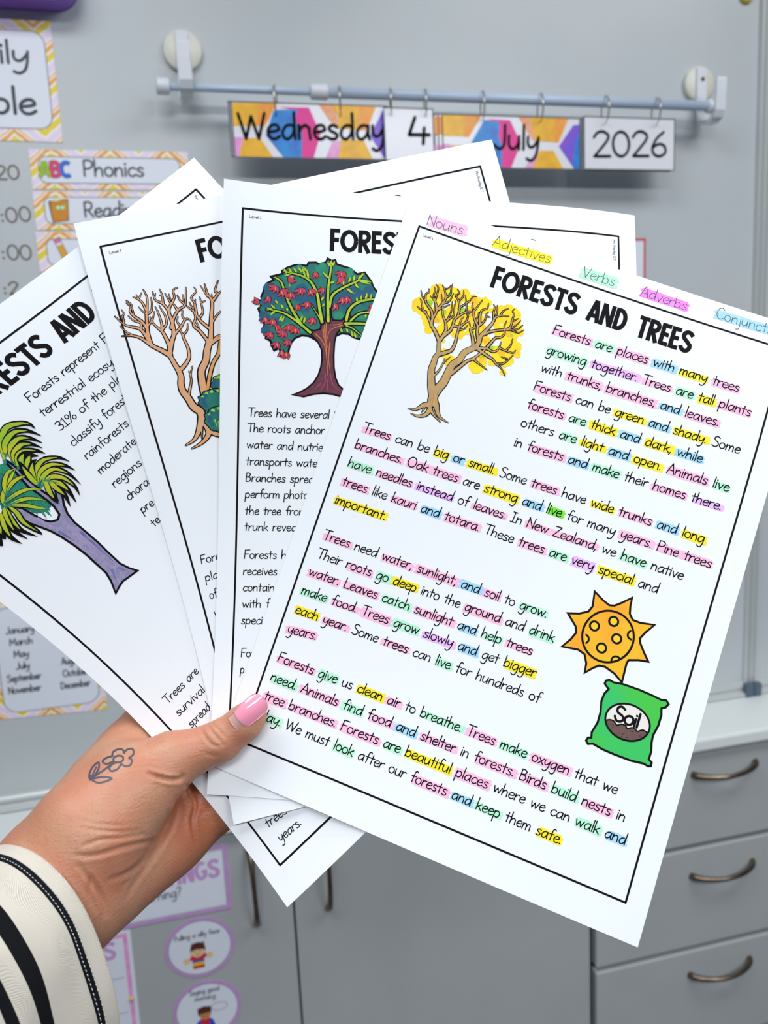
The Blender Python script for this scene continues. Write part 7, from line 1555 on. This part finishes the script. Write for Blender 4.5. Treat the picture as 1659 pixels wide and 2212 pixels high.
('B',3,'ink',[(169.77,210.26),(171.1,209.35),(173.05,209.19),(175.01,210.41),(176.68,209.36),(178.62,209.2),(180.03,210.23),(181.72,208.98),(183.35,209.13),(184.49,209.67),(186.63,208.24),(188.77,208.58)],0.69,0.69),
('D',3,'ink',(172.43,211.14),0.24,0),
('D',3,'ink',(173.37,210.93),0.24,0),
('D',3,'ink',(173.39,212.35),0.24,0),
('D',3,'ink',(181.66,210.78),0.24,0),
('D',3,'ink',(182.59,210.58),0.24,0),
('D',3,'ink',(186.27,209.96),0.24,0),
('D',3,'ink',(187.15,210.01),0.24,0),
('D',3,'ink',(186.12,211.2),0.24,0),
('D',3,'ink',(178.6,213.17),0.24,0),
('D',3,'ink',(178.51,214.47),0.24,0),
('D',3,'ink',(180.81,213.96),0.24,0),
('B',4,'ink',[(176.63,202.5),(174.81,201.73),(173.36,202.89),(173.79,204.72),(175.93,205.48),(176.99,206.66),(176.16,208.26),(174.24,208.52),(172.98,206.82)],1.14,1.14),
('B',4,'ink',[(181.44,205.72),(181.51,206.23),(181.46,206.74),(181.28,207.24),(180.98,207.68),(180.59,208.04),(180.13,208.29),(179.64,208.42),(179.14,208.41),(178.67,208.26),(178.26,207.99),(177.94,207.62),(177.74,207.16),(177.66,206.66),(177.71,206.14),(177.89,205.64),(178.19,205.2),(178.58,204.84),(179.04,204.59),(179.54,204.47),(180.04,204.48),(180.51,204.62),(180.92,204.89),(181.23,205.27),(181.44,205.72)],1.14,1.14),
('B',4,'ink',[(182.38,204.76),(182.45,208.1)],1.14,1.14),
('D',4,'ink',(182.48,203.21),0.57,0),
('B',4,'ink',[(183.67,201.87),(183.67,208.22)],1.14,1.14)]}
ORDER = {1: 'front', 2: 'second', 3: 'third', 4: 'back'}
SHEET_LABEL = {
 1: 'highlighted worksheet in front with a yellow tree, sun and soil bag',
 2: 'worksheet with the dark teal tree, just behind the highlighted front sheet',
 3: 'worksheet with the bare peach-coloured tree and teal bushes',
 4: 'rearmost worksheet with the spiky palm-like tree and lilac trunk'}
PARAS = {1: (0, 7, 12, 18), 2: (0, 8, 13), 3: (0,), 4: (0, 10, 13)}
def worksheet(k):
    fn = page_fn(k); org = fn(0, PH, 0)
    nu, nv = 84, 119; th = 5e-5
    V, Fc = [], []
    for h in (0.0, -th):
        for j in range(nv+1):
            for i in range(nu+1): V.append(fn(PW*i/nu, PH*j/nv, h)-org)
    N = (nu+1)*(nv+1); ix = lambda i, j: j*(nu+1)+i
    for j in range(nv):
        for i in range(nu):
            f = (ix(i, j), ix(i, j+1), ix(i+1, j+1), ix(i+1, j)); Fc.append(f); Fc.append(tuple(q+N for q in f[::-1]))
    ring = [ix(i, 0) for i in range(nu)]+[ix(nu, j) for j in range(nv)]+[ix(i, nv) for i in range(nu, 0, -1)]+[ix(0, j) for j in range(nv, 0, -1)]
    nb = len(V); V += [V[q] for q in ring]+[V[q+N] for q in ring]; nr_ = len(ring)
    for i in range(nr_): Fc.append((nb+i, nb+(i+1) % nr_, nb+nr_+(i+1) % nr_, nb+nr_+i))
    t = tag(link('worksheet', V, Fc, MATS['paper'], None, org), SHEET_LABEL[k], 'worksheet', 'worksheets held in a fan')
    A = lambda l=0: Art(fn, 7e-6, 5e-5+l*7e-6, 2.4, 1.0)
    a = A(); pts = [(ML, MT), (PW-MR, MT), (PW-MR, PH-MB), (ML, PH-MB)]
    for p, q in zip(pts, pts[1:]+pts[:1]): a.stroke('ink', [(p[0]+(q[0]-p[0])*i/40, p[1]+(q[1]-p[1])*i/40) for i in range(41)], .95, caps=True)
    a.build('border_line', t, org)
    a = A(1)
    x0 = {1: 0, 2: -1.4, 3: -.4, 4: 1.2}[k]
    for wd, xa, xb in (('FORESTS', 52.2, 97.2), ('AND', 102.8, 122.6), ('TREES', 128.8, 156.6)): bold(a, wd, (xa+x0, 30.5), (xb+x0, 30.4), 11.4, 'ink', 1.9)
    a.build('title', t, org)
    hl = A(0); hl.lift = 1e-7
    xh, w = (2.72, .53) if k == 1 else (2.32, .45)
    for li, (s, u0, v0, u1, v1, extra) in enumerate(LINES[k]):
        if li in PARAS[k]: txt = A(4)
        words = s.split(' '); marks = [MARKS.get(q[0]) if q[1:2] == '~' else None for q in words]
        plain = ' '.join(q[2:] if q[1:2] == '~' else q for q in words)
        # words joined by "_" share one marker stroke
        if '_' in plain:
            m2 = []
            for q, c in zip(words, marks): m2 += [c]*(q.count('_')+1)
            marks = m2; plain = plain.replace('_', ' ')
        text(txt, plain, (u0, v0), (u1, v1), xh, 'ink', w, extra=extra, slant=.06)
        if k == 1: spans_only(hl, plain, (u0, v0), (u1, v1), xh, marks)
        if li+1 in PARAS[k] or li+1 == len(LINES[k]): txt.build('paragraph', t, org)
    n = {1: '1', 2: '2', 3: '3', 4: '4'}[k]; txt = A(4)
    text(txt, 'Level', (12.0, 17.4), (16.3, 17.4), .75, 'ink', .16, extra=' '); text(txt, n, (17.0, 17.4), (17.5, 17.4), .55, 'ink', .15)
    txt.build('level_label', t, org); txt = A(4)
    text(txt, 'Mrs Priestley ICT', (PW-MR-3.2, MT+2.2), (PW-MR-3.2, MT+13.4), .72, 'ink', .13)
    txt.build('author_label', t, org)
    if k == 1:
        hd = A(4)
        for s, u0, v0, u1, v1, c in HEADS:
            text(hd, s, (u0, v0), (u1, v1), 3.1, 'pen_ink', .31, hand=.35)
            spans_only(hl, s, (u0, v0), (u1, v1), 3.6, [MARKS[c]])
        hd.build('handwritten_headings', t, org); hl.build('highlighter_marks', t, org)
    names = {1: [('tree1', 'tree_illustration'), ('sun', 'sun_illustration'), ('soil', 'soil_bag_illustration')], 2: [('tree2', 'tree_illustration')], 3: [('tree3', 'tree_illustration')], 4: [('tree4', 'tree_illustration')]}[k]
    for q, nm in names:
        random.seed(11); a = A(1); a.lift = 4e-7; a.draw(ARTWORK[q]); a.build(nm, t, org)
    return t
def spans_only(art, s, p0, p1, xh, marks):
    d = Vector((p1[0]-p0[0], p1[1]-p0[1])); sx = d.length/(text_width(s)-1.2); e = d.normalized(); n = Vector((e.y, -e.x)); x = 0.0; i = 0; spans = []; w0 = 0.0
    for c in s:
        if c == ' ': spans.append((w0, x)); w0 = x+GL[c][0]*sx
        x += GL[c][0]*sx
    spans.append((w0, x-1.2*sx))
    j = 0
    while j < len(spans):
        c = marks[j]; a, b = spans[j]
        if c and JOIN.get(s) and j in JOIN[s]: b = spans[j+1][1]; j += 1
        if c: marker(art, c, (p0[0]+e.x*a, p0[1]+e.y*a), (p0[0]+e.x*b, p0[1]+e.y*b), n, xh)
        j += 1
JOIN = {'branches. Oak trees are strong and live for many years. Pine trees': [1, 10], 'have needles instead of leaves. In New Zealand, we have native': [6]}
HEADS = [('Nouns', 11.89, 10.94, 30.69, 9.8, 'p'), ('Adjectives', 46.77, 9.94, 77.11, 8.81, 'y'), ('Verbs', 94.54, 9.74, 111.46, 9.35, 'g'), ('Adverbs', 125.23, 9.48, 149.32, 9.34, 'M'), ('Conjuncti', 163.96, 8.41, 190.84, 7.83, 'b')]
for k in (4, 3, 2, 1):
    random.seed(20+k); worksheet(k)

# ------------------------------------------------------------------ the person: left hand, forearm and striped sleeve
def cm(p): return Vector(VW.T @ np.array(p)/1000 + CAMV)        # millimetres along the viewer's right / down / forward axes -> world
HJ = [('palm', 14.0, [[-194.55, 202.71, 262, 27], [-162.65, 183.59, 320, 26], [-155.32, 182.88, 356, 25], [-148.81, 167.73, 366, 26.5]]), ('palm', 14.0, [[-148.81, 167.73, 366, 24], [-136.48, 146.1, 370, 20], [-133.04, 130.7, 389, 15], [-127.8, 118.84, 407, 11.5], [-123.24, 109.44, 420, 10]]), ('palm', 14.0, [[-147.09, 166.97, 368, 24], [-136.69, 157.21, 380, 17], [-121.63, 145.64, 402, 13], [-110.6, 138.16, 414, 11]]), ('palm', 14.0, [[-146.04, 169.07, 368, 24], [-133.74, 163.25, 384, 17], [-115.31, 155.6, 404, 13], [-99.48, 149.16, 415, 11]]), ('palm', 14.0, [[-146.04, 172.22, 368, 24], [-139.13, 173.46, 372, 19.5], [-128.7, 172.93, 386, 16.5], [-116.46, 168.46, 400, 14.5], [-105.05, 163.13, 409, 13], [-89.31, 153.3, 414, 11]]), ('thumb', 12.0, [[-132.37, 145.94, 368, 20], [-116.96, 132.62, 378, 16.5], [-104.67, 124.86, 382, 10.5]]), ('thumb', 12.0, [[-132.37, 143.84, 368, 19], [-117.15, 126.81, 380, 15.5], [-100.65, 116.38, 385, 11.0], [-88.35, 113.67, 387, 9.4], [-77.93, 109.53, 388, 9.0], [-67.02, 101.14, 389, 7.9], [-63.32, 97.26, 389.5, 6.7]]), ('finger', 7.0, [[-123.24, 109.44, 420, 10], [-86.89, 85.59, 411.5, 9], [-65.61, 76.53, 410.8, 7.8], [-48.6, 70.74, 409.9, 6.8]]), ('finger', 7.0, [[-110.6, 138.16, 414, 11], [-73.5, 114.29, 409.0, 9.2], [-49.96, 102.95, 407.6, 8], [-31.24, 94.31, 406.5, 7]]), ('finger', 7.0, [[-99.48, 149.16, 415, 11], [-62.55, 128.59, 406.2, 9], [-41.03, 117.42, 404.5, 7.8], [-24.32, 109.26, 403.4, 6.8]]), ('finger', 7.0, [[-89.31, 153.3, 414, 11], [-59.77, 140.51, 403.1, 8], [-43.44, 132.51, 401.2, 6.8], [-30.51, 126.6, 399.9, 6]]), ('redness_and_shade', 0, [[-143.67, 180.56, 370, 12], [-127.82, 172.93, 386, 14], [-116.46, 168.46, 400, 13], [-89.31, 153.3, 414, 12]]), ('redness_and_shade', 0, [[-114.17, 154.06, 400, 12], [-93.6, 148.54, 410, 11]])]
CREASES = [([[-0.29012, 0.32295], [-0.27854, 0.32729], [-0.26552, 0.33019], [-0.2525, 0.33019], [-0.24816, 0.32512]], 1.6, 1.0), ([[-0.22646, 0.26797], [-0.22067, 0.27738], [-0.21199, 0.2875], [-0.20186, 0.28895]], 0.55, 0.75), ([[-0.21778, 0.26363], [-0.21054, 0.27304], [-0.20331, 0.28172], [-0.19897, 0.2875]], 0.6, 0.75), ([[-0.21199, 0.26218], [-0.20331, 0.27014], [-0.19752, 0.27738]], 0.4, 0.7), ([[-0.22212, 0.29619], [-0.21344, 0.30053], [-0.20475, 0.30053]], 0.35, 0.8), ([[-0.37998, 0.4244], [-0.3631, 0.4244], [-0.34381, 0.42078], [-0.31971, 0.41355], [-0.28836, 0.4068]], 0.8, 1.1), ([[-0.37033, 0.41114], [-0.34864, 0.40439], [-0.32453, 0.40198], [-0.2956, 0.39788]], 0.6, 0.9), ([[-0.37274, 0.38944], [-0.34864, 0.39306], [-0.32453, 0.39474], [-0.30042, 0.39306]], 0.5, 0.9), ([[-0.37757, 0.3798], [-0.34864, 0.38582], [-0.31971, 0.38703]], 0.35, 0.9), ([[-0.24256, 0.33881], [-0.23291, 0.36051], [-0.23653, 0.38221], [-0.23171, 0.40873]], 0.9, 1.1), ([[-0.25461, 0.36292], [-0.26184, 0.38944], [-0.28113, 0.42078], [-0.30524, 0.45453], [-0.31729, 0.47623]], 0.55, 1.2), ([[-0.26667, 0.37015], [-0.2739, 0.39667], [-0.29077, 0.42801], [-0.31971, 0.45935]], 0.4, 1.1), ([[-0.34261, 0.49793], [-0.34622, 0.48105], [-0.35828, 0.45935], [-0.37757, 0.43525]], 0.8, 1.2), ([[-0.36069, 0.45212], [-0.3631, 0.469], [-0.35587, 0.4907]], 0.6, 1.2), ([[-0.28595, 0.40391], [-0.2956, 0.42801], [-0.31488, 0.44489], [-0.33899, 0.45453]], 0.7, 1.2), ([[-0.30893, 0.31499], [-0.29012, 0.31355], [-0.27854, 0.31644]], 0.3, 0.8), ([[-0.30748, 0.30921], [-0.29012, 0.30631], [-0.2771, 0.30921]], 0.25, 0.8), ([[-0.30603, 0.30342], [-0.29012, 0.30053], [-0.27854, 0.30197]], 0.22, 0.8)]
TATTOO = [([[-334.97, 308.48], [-342.21, 310.94], [-347.13, 308.48], [-343.65, 304.14], [-334.97, 301.25]], 2.17), ([[-334.97, 301.25], [-334.68, 296.91], [-329.18, 293.29], [-322.67, 293.29], [-320.5, 297.92]], 2.17), ([[-321.23, 296.91], [-316.16, 293.0], [-310.09, 293.0], [-309.36, 299.08], [-314.72, 303.71]], 2.17), ([[-314.72, 303.71], [-311.24, 306.31], [-312.98, 312.1], [-319.06, 313.84], [-324.55, 310.94]], 2.17), ([[-324.12, 310.94], [-329.18, 317.45], [-336.42, 319.91], [-338.88, 315.72], [-333.81, 310.36], [-327.01, 309.21]], 2.17), ([[-333.81, 307.76], [-333.24, 303.42], [-327.74, 300.82], [-322.24, 302.26], [-322.67, 307.04], [-327.74, 309.21], [-333.24, 308.48]], 2.17), ([[-337.14, 311.81], [-345.1, 318.18], [-355.23, 324.83], [-362.75, 330.62]], 2.17), ([[-362.75, 330.62], [-363.91, 325.12], [-359.57, 314.99], [-352.33, 309.21], [-352.04, 316.44], [-356.38, 324.4], [-362.75, 330.62]], 2.17), ([[-361.01, 328.02], [-357.4, 320.06], [-354.94, 314.99]], 1.74), ([[-362.75, 330.62], [-353.78, 328.02], [-345.1, 327.0], [-336.13, 329.03], [-345.1, 333.08], [-353.78, 334.09], [-360.73, 330.62]], 2.17), ([[-361.59, 329.46], [-362.17, 326.57]], 4.34)]
def capsule_field(X, Y, Z, a, b):
    """signed distance to a tapered limb segment between two joints (x, y, z, radius)"""
    a, b = np.array(a), np.array(b); d = b[:3]-a[:3]; L2 = float(d@d)
    t = np.clip(((X-a[0])*d[0]+(Y-a[1])*d[1]+(Z-a[2])*d[2])/L2, 0, 1)
    return np.sqrt((X-a[0]-t*d[0])**2+(Y-a[1]-t*d[1])**2+(Z-a[2]-t*d[2])**2)-(a[3]+(b[3]-a[3])*t)
def smin(a, b, k):
    h = np.maximum(k-np.abs(a-b), 0)
    return np.minimum(a, b)-h*h/(4*k)
def build_hand():
    h = 0.85
    allj = np.array([j for ch in HJ for j in ch[2]])
    lo = (allj[:, :3]-allj[:, 3:4]).min(0)-4; hi = (allj[:, :3]+allj[:, 3:4]).max(0)+4
    n = np.ceil((hi-lo)/h).astype(int)+1
    ax = [(lo[i]+h*np.arange(n[i])).astype(np.float32) for i in range(3)]
    def field(chains, pad):
        Fd = np.full(n, 60.0, np.float32)
        for k, pts in chains:
            for a, b in zip(pts[:-1], pts[1:]):
                A, B = np.array(a), np.array(b); r = max(A[3], B[3])+pad
                i0 = np.maximum(((np.minimum(A, B)[:3]-r-lo)/h).astype(int), 0); i1 = np.minimum(((np.maximum(A, B)[:3]+r-lo)/h).astype(int)+2, n)
                s = tuple(slice(i0[q], i1[q]) for q in range(3))
                X, Y, Z = np.meshgrid(ax[0][s[0]], ax[1][s[1]], ax[2][s[2]], indexing='ij')
                Fd[s] = smin(Fd[s], capsule_field(X, Y, Z, a, b).astype(np.float32), k)
        return Fd
    palm = field([(k, p) for nm, k, p in HJ if nm == 'palm'], 14)
    tot = palm.copy()
    for nm, k, p in HJ:
        if nm == 'finger': tot = np.minimum(tot, smin(palm, field([(3.0, p)], 10), k))
    for nm, k, p in HJ:
        if nm == 'thumb': tot = smin(tot, field([(5.0, p)], 12), k)
    # surface net
    s = tot < 0
    c = np.zeros(np.array(n)-1, np.int8); corners = [(i, j, k) for i in (0, 1) for j in (0, 1) for k in (0, 1)]
    sl = lambda o: tuple(slice(o[q], n[q]-1+o[q]) for q in range(3))
    for o in corners: c += s[sl(o)]
    act = np.argwhere((c > 0) & (c < 8)); idx = -np.ones(c.shape, np.int32); idx[tuple(act.T)] = np.arange(len(act))
    acc = np.zeros((len(act), 3)); cnt = np.zeros(len(act))
    for o in corners:
        for q in range(3):
            if o[q]: continue
            o2 = list(o); o2[q] = 1
            f0 = tot[tuple((act+o).T)]; f1 = tot[tuple((act+o2).T)]; m = (f0 < 0) != (f1 < 0)
            t = np.where(m, f0/np.where(m, f0-f1, 1), 0)
            p = np.array(o, float)[None, :].repeat(len(act), 0); p[:, q] += t
            acc[m] += p[m]; cnt[m] += 1
    V = lo+h*(act+acc/cnt[:, None])
    Q = []
    for q in range(3):
        u, w = (q+1) % 3, (q+2) % 3
        e0 = s[tuple(slice(0, n[r]-1) if r == q else slice(1, n[r]-1) for r in range(3))]; e1 = s[tuple(slice(1, n[r]) if r == q else slice(1, n[r]-1) for r in range(3))]
        g = np.argwhere(e0 != e1); flip = e0[tuple(g.T)]
        g = g+np.array([0 if r == q else 1 for r in range(3)])
        du = np.eye(3, dtype=int)[u]; dw = np.eye(3, dtype=int)[w]
        f = np.stack([idx[tuple((g-du-dw).T)], idx[tuple((g-dw).T)], idx[tuple(g.T)], idx[tuple((g-du).T)]], 1)
        f[~flip] = f[~flip][:, ::-1]; Q.append(f)
    Q = np.concatenate(Q)
    # light smoothing
    for _ in range(3):
        S = np.zeros_like(V); N = np.zeros(len(V))
        for a in range(4):
            b = (a+1) % 4
            np.add.at(S, Q[:, a], V[Q[:, b]]); np.add.at(N, Q[:, a], 1); np.add.at(S, Q[:, b], V[Q[:, a]]); np.add.at(N, Q[:, b], 1)
        V = V*.5+.5*S/N[:, None]
    nr = np.zeros_like(V); fn = np.cross(V[Q[:, 2]]-V[Q[:, 0]], V[Q[:, 3]]-V[Q[:, 1]])
    for a in range(4): np.add.at(nr, Q[:, a], fn)
    nr /= np.linalg.norm(nr, axis=1)[:, None]+1e-9
    # skin folds on the side towards the viewer: each a path of (x/z, y/z), depth and width in mm
    T = V[:, :2]/V[:, 2:3]; front = (nr*V).sum(1) < 0
    for path, depth, width in CREASES:
        P = np.array(catmull(path, 5)); a, b = P[:-1], P[1:]; d = b-a; best = np.full(len(V), 1e9); pos = np.zeros(len(V)); m = len(a)
        for i in range(m):
            t = np.clip(((T-a[i])@d[i])/(d[i]@d[i]+1e-12), 0, 1); e = np.linalg.norm(T-a[i]-t[:, None]*d[i], axis=1)*V[:, 2]
            u = e < best; best[u] = e[u]; pos[u] = (i+t[u])/m
        k = np.exp(-(best/width)**2)*np.clip(np.sin(np.pi*(pos*.9+.05)), 0, 1)**.5
        ridge = .35*np.exp(-((best-1.9*width)/(.9*width))**2)*np.clip(np.sin(np.pi*(pos*.9+.05)), 0, 1)
        V -= nr*((k-ridge)*depth*front)[:, None]
    return V, Q, nr
HV, HQ, HN = build_hand()
skin = bpy.data.materials.new('skin'); skin.use_nodes = True; nt = skin.node_tree; b = nt.nodes['Principled BSDF']
b.inputs['Roughness'].default_value = 0.46; b.inputs['Subsurface Weight'].default_value = 0.12; b.inputs['Subsurface Radius'].default_value = (1.0, 0.35, 0.2); b.inputs['Subsurface Scale'].default_value = 0.004
tc = nt.nodes.new('ShaderNodeTexCoord'); at = nt.nodes.new('ShaderNodeAttribute'); at.attribute_name = 'palm'
def noise(scale, detail=4, vec=None):
    q = nt.nodes.new('ShaderNodeTexNoise'); q.inputs['Scale'].default_value = scale; q.inputs['Detail'].default_value = detail; nt.links.new(vec or tc.outputs['Object'], q.inputs['Vector']); return q.outputs[0]
def mix(f, a, b2):
    q = nt.nodes.new('ShaderNodeMix'); q.data_type = 'RGBA'; nt.links.new(f, q.inputs[0])
    for i, c in ((6, a), (7, b2)):
        if hasattr(c, 'node'): nt.links.new(c, q.inputs[i])
        else: q.inputs[i].default_value = (*lin(c), 1)
    return q.outputs[2]
def ramp(x, a, b2):
    q = nt.nodes.new('ShaderNodeMapRange'); q.inputs[1].default_value = a; q.inputs[2].default_value = b2; nt.links.new(x, q.inputs[0]); return q.outputs[0]
c1 = mix(ramp(noise(55), .40, .62), (190, 138, 108), (190, 124, 96)); c1 = mix(ramp(noise(900, 2), .52, .75), c1, (182, 122, 92))
c2 = mix(ramp(noise(80), .40, .62), (184, 100, 66), (190, 113, 73))  # palm red, deepened to paint in shade on the lower hand
nt.links.new(mix(at.outputs['Fac'], c1, c2), b.inputs['Base Color'])
mp = nt.nodes.new('ShaderNodeMapping'); mp.inputs['Rotation'].default_value = (0, -.5, 0); mp.inputs['Scale'].default_value = (220, 220, 900); nt.links.new(tc.outputs['Object'], mp.inputs[0])
bp = nt.nodes.new('ShaderNodeBump'); bp.inputs['Strength'].default_value = .35; bp.inputs['Distance'].default_value = .0006
vo = nt.nodes.new('ShaderNodeTexVoronoi'); vo.inputs['Scale'].default_value = 900; nt.links.new(tc.outputs['Object'], vo.inputs['Vector'])
ad = nt.nodes.new('ShaderNodeMath'); ad.operation = 'ADD'; nt.links.new(noise(1.0, 5, mp.outputs[0]), ad.inputs[0])
ml = nt.nodes.new('ShaderNodeMath'); ml.operation = 'MULTIPLY'; ml.inputs[1].default_value = .35; nt.links.new(vo.outputs['Distance'], ml.inputs[0]); nt.links.new(ml.outputs[0], ad.inputs[1])
nt.links.new(ad.outputs[0], bp.inputs['Height']); nt.links.new(bp.outputs[0], b.inputs['Normal'])
MATS['skin'] = skin
HO = cm([-148.81, 167.73, 366])
WV = (HV @ VW)/1000+CAMV
person = link('person', WV-np.array(HO), [tuple(int(i) for i in q) for q in HQ], skin, None, HO)
tag(person, 'hand with pink thumbnail and flower tattoo holding the fan of worksheets', 'person')
# palm skin is redder than the back of the hand, and painted darker for shade: weight grows towards the palm side
pw = np.ones(len(HV))*0.0
for nm, k, p in HJ:
    if nm == 'redness_and_shade':
        for a, b2 in zip(p[:-1], p[1:]): pw = np.maximum(pw, np.clip(1-capsule_field(HV[:, 0], HV[:, 1], HV[:, 2], a, b2)/9, 0, 1))
at_ = person.data.attributes.new('palm', 'FLOAT', 'POINT'); at_.data.foreach_set('value', pw.astype(np.float32))
bvh = BVHTree.FromPolygons([Vector(v) for v in WV], [tuple(int(i) for i in q) for q in HQ])
VWt = Matrix(VW.tolist()).transposed()
def on_skin(u, v, hgt):
    """point of the skin seen along the direction (u, v) / 1000, lifted off it by hgt"""
    d = (VWt @ Vector((u/1000, v/1000, 1))).normalized()
    hit = bvh.ray_cast(CAM, d)
    if hit[0] is None: return CAM+d*.38
    nrm = hit[1] if hit[1].dot(d) < 0 else -hit[1]
    return hit[0]+nrm*hgt
mat('tattoo_ink', (58, 64, 80), 0.5, second=(74, 72, 84), scale=300)
a = Art(on_skin, 1e-5, 1.6e-4, 1.5, 1.0)
for p, w in TATTOO: a.stroke('tattoo_ink', catmull(p, 5), w, w, caps=True)
tt = a.build('tattoo', person, HO); tt['label'] = 'small outline flower tattoo'
# thumb nail: a curved plate, painted but for a strip grown out at its root
mat('nail_polish', (255, 158, 184), 0.12, coat=.8); mat('bare_nail', (206, 160, 156), 0.35)
NB, NT, NHW, NZ = ([-0.17686, 0.256], [-0.14771, 0.22971], 0.01429, (379.6, 381.8))                                     # root and tip (x/z, y/z), half width, depth at root and tip
ax_ = np.array(NT)-np.array(NB); al = np.linalg.norm(ax_); ax_ /= al; pe = np.array([-ax_[1], ax_[0]])
V, Fc, fm = [], [], []; NS, NTt = 30, 16
for lay in (0, 1):
    for i in range(NS+1):
        s_ = -.24+1.24*i/NS
        hw = NHW*(.80+.20*min(1, max(0, (s_+.3)/.7)))*(1-max(0, (s_-.62)/.38)**2.6*.98)**.5
        for j in range(NTt+1):
            t_ = -1+2*j/NTt
            root = .07*(1-t_*t_)
            q = np.array(NB)+ax_*al*(s_-root*(1-max(0, s_)))+pe*t_*hw
            wmm = hw*380*t_
            z_ = NZ[0]+(NZ[1]-NZ[0])*s_+(7.6-math.sqrt(max(1, 7.6**2-wmm*wmm)))-(1.0*math.sin(math.pi*min(1, max(0, (s_+.24)/1.24))))+(.75 if lay else 0)+(0.45 if s_ < 0 else 0)
            V.append(cm((q[0]*z_, q[1]*z_, z_))-HO)
M_ = (NS+1)*(NTt+1); ix = lambda i, j: i*(NTt+1)+j
for i in range(NS):
    for j in range(NTt):
        f = (ix(i, j), ix(i, j+1), ix(i+1, j+1), ix(i+1, j)); k = 0 if (-.24+1.24*(i+.5)/NS) > 0 else 1
        Fc.append(f); fm.append(k); Fc.append(tuple(q+M_ for q in f[::-1])); fm.append(k)
rim = [ix(0, j) for j in range(NTt)]+[ix(i, NTt) for i in range(NS)]+[ix(NS, j) for j in range(NTt, 0, -1)]+[ix(i, 0) for i in range(NS, 0, -1)]
for p, q in zip(rim, rim[1:]+rim[:1]): Fc.append((p, q, q+M_, p+M_)); fm.append(0)
nl = link('thumb_nail', V, Fc, [MATS['nail_polish'], MATS['bare_nail']], person, fm=fm); nl['label'] = 'glossy pink painted nail'

# sleeve: cream knit with black stripes, loose round the wrist
fab = mat('cream_knit', (212, 203, 190), 0.9, second=(202, 193, 180), scale=30)
nt = fab.node_tree; b = nt.nodes['Principled BSDF']; tc = nt.nodes.new('ShaderNodeTexCoord'); mp = nt.nodes.new('ShaderNodeMapping'); mp.inputs['Rotation'].default_value = (.5, .6, .3)
wv = nt.nodes.new('ShaderNodeTexWave'); wv.inputs['Scale'].default_value = 1100; wv.inputs['Distortion'].default_value = 1.5; bp = nt.nodes.new('ShaderNodeBump'); bp.inputs['Strength'].default_value = .45; bp.inputs['Distance'].default_value = .0004
nt.links.new(tc.outputs['Object'], mp.inputs[0]); nt.links.new(mp.outputs[0], wv.inputs['Vector']); nt.links.new(wv.outputs[0], bp.inputs['Height']); nt.links.new(bp.outputs[0], b.inputs['Normal'])
mat('black_knit', (12, 12, 16), 0.9, spec=.2, bump=.4, bscale=1500); mat('stitch_white', (210, 212, 214), 0.8)
SC, SA, SR = np.array([-154.52, 184.44, 355.0]), np.array([-0.41506, 0.18393, -0.89101]), 41.2
SU = np.cross(SA, [0, 0, 1.0]); SU /= np.linalg.norm(SU); SV = np.cross(SA, SU)
def ring_point(s, th, dr=0.0):
    d = math.cos(th)*SU+math.sin(th)*SV
    low = max(0.0, d[0]*.45+d[1]*.89)
    r = SR+dr+.02*s+.9*math.sin(3*th+.05*s)+.6*math.sin(7*th+.11*s+1)*min(1, s/20)
    if s > 14: r += 2.2*math.sin((s-14)*.21+1.3*math.cos(th-.6))*min(1, (s-14)/12)
    p = SC+SA*s+r*d
    p = p+np.array([.50, .80, 0.05])*(26*low**2.2)
    return cm(p)
rows = [(9, -4.2), (3, -3.4), (.4, -2.0), (-.5, -.8), (.3, .1), (1.2, .5)]+[(2+.5*i, .6) for i in range(13)]+[(8.2, .3), (8.4, .9), (9.2, 1.3), (10.4, 1.3), (11.2, 1.0), (11.5, .2)]+[(12+1.0*i, 0) for i in range(120)]
NTH = 144; V, Fc, fm = [], [], []
for s, dr in rows:
    for j in range(NTH): V.append(ring_point(s, 2*math.pi*j/NTH, dr)-HO)
for i in range(len(rows)-1):
    sm = (rows[i][0]+rows[i+1][0])/2
    k = 1 if i > 8 and (8.25 < sm < 11.4 or 28.2 < sm < 34.2 or 43.5 < sm < 49.5 or 59 < sm < 65 or 73 < sm < 79 or 90 < sm < 96 or 107 < sm < 113) else 0
    for j in range(NTH): Fc.append((i*NTH+j, i*NTH+(j+1) % NTH, (i+1)*NTH+(j+1) % NTH, (i+1)*NTH+j)); fm.append(k)
sl_ = link('sleeve', V, Fc, [fab, MATS['black_knit']], person, fm=fm); sl_['label'] = 'cream sleeve with black stripes'
V, Fc = [], []
for s0, dr in ((8.55, 1.12), (10.9, 1.3)):
    for j in range(170):
        a0 = 2*math.pi*j/170; a1 = a0+2*math.pi*.55/170
        v, f = tube_geo([ring_point(s0, a0, dr)-HO, ring_point(s0, (a0+a1)/2, dr+.25)-HO, ring_point(s0, a1, dr)-HO], .00015, 5)
        Fc += [tuple(q+len(V) for q in g) for g in f]; V += v
st = link('stitching', V, Fc, MATS['stitch_white'], sl_)
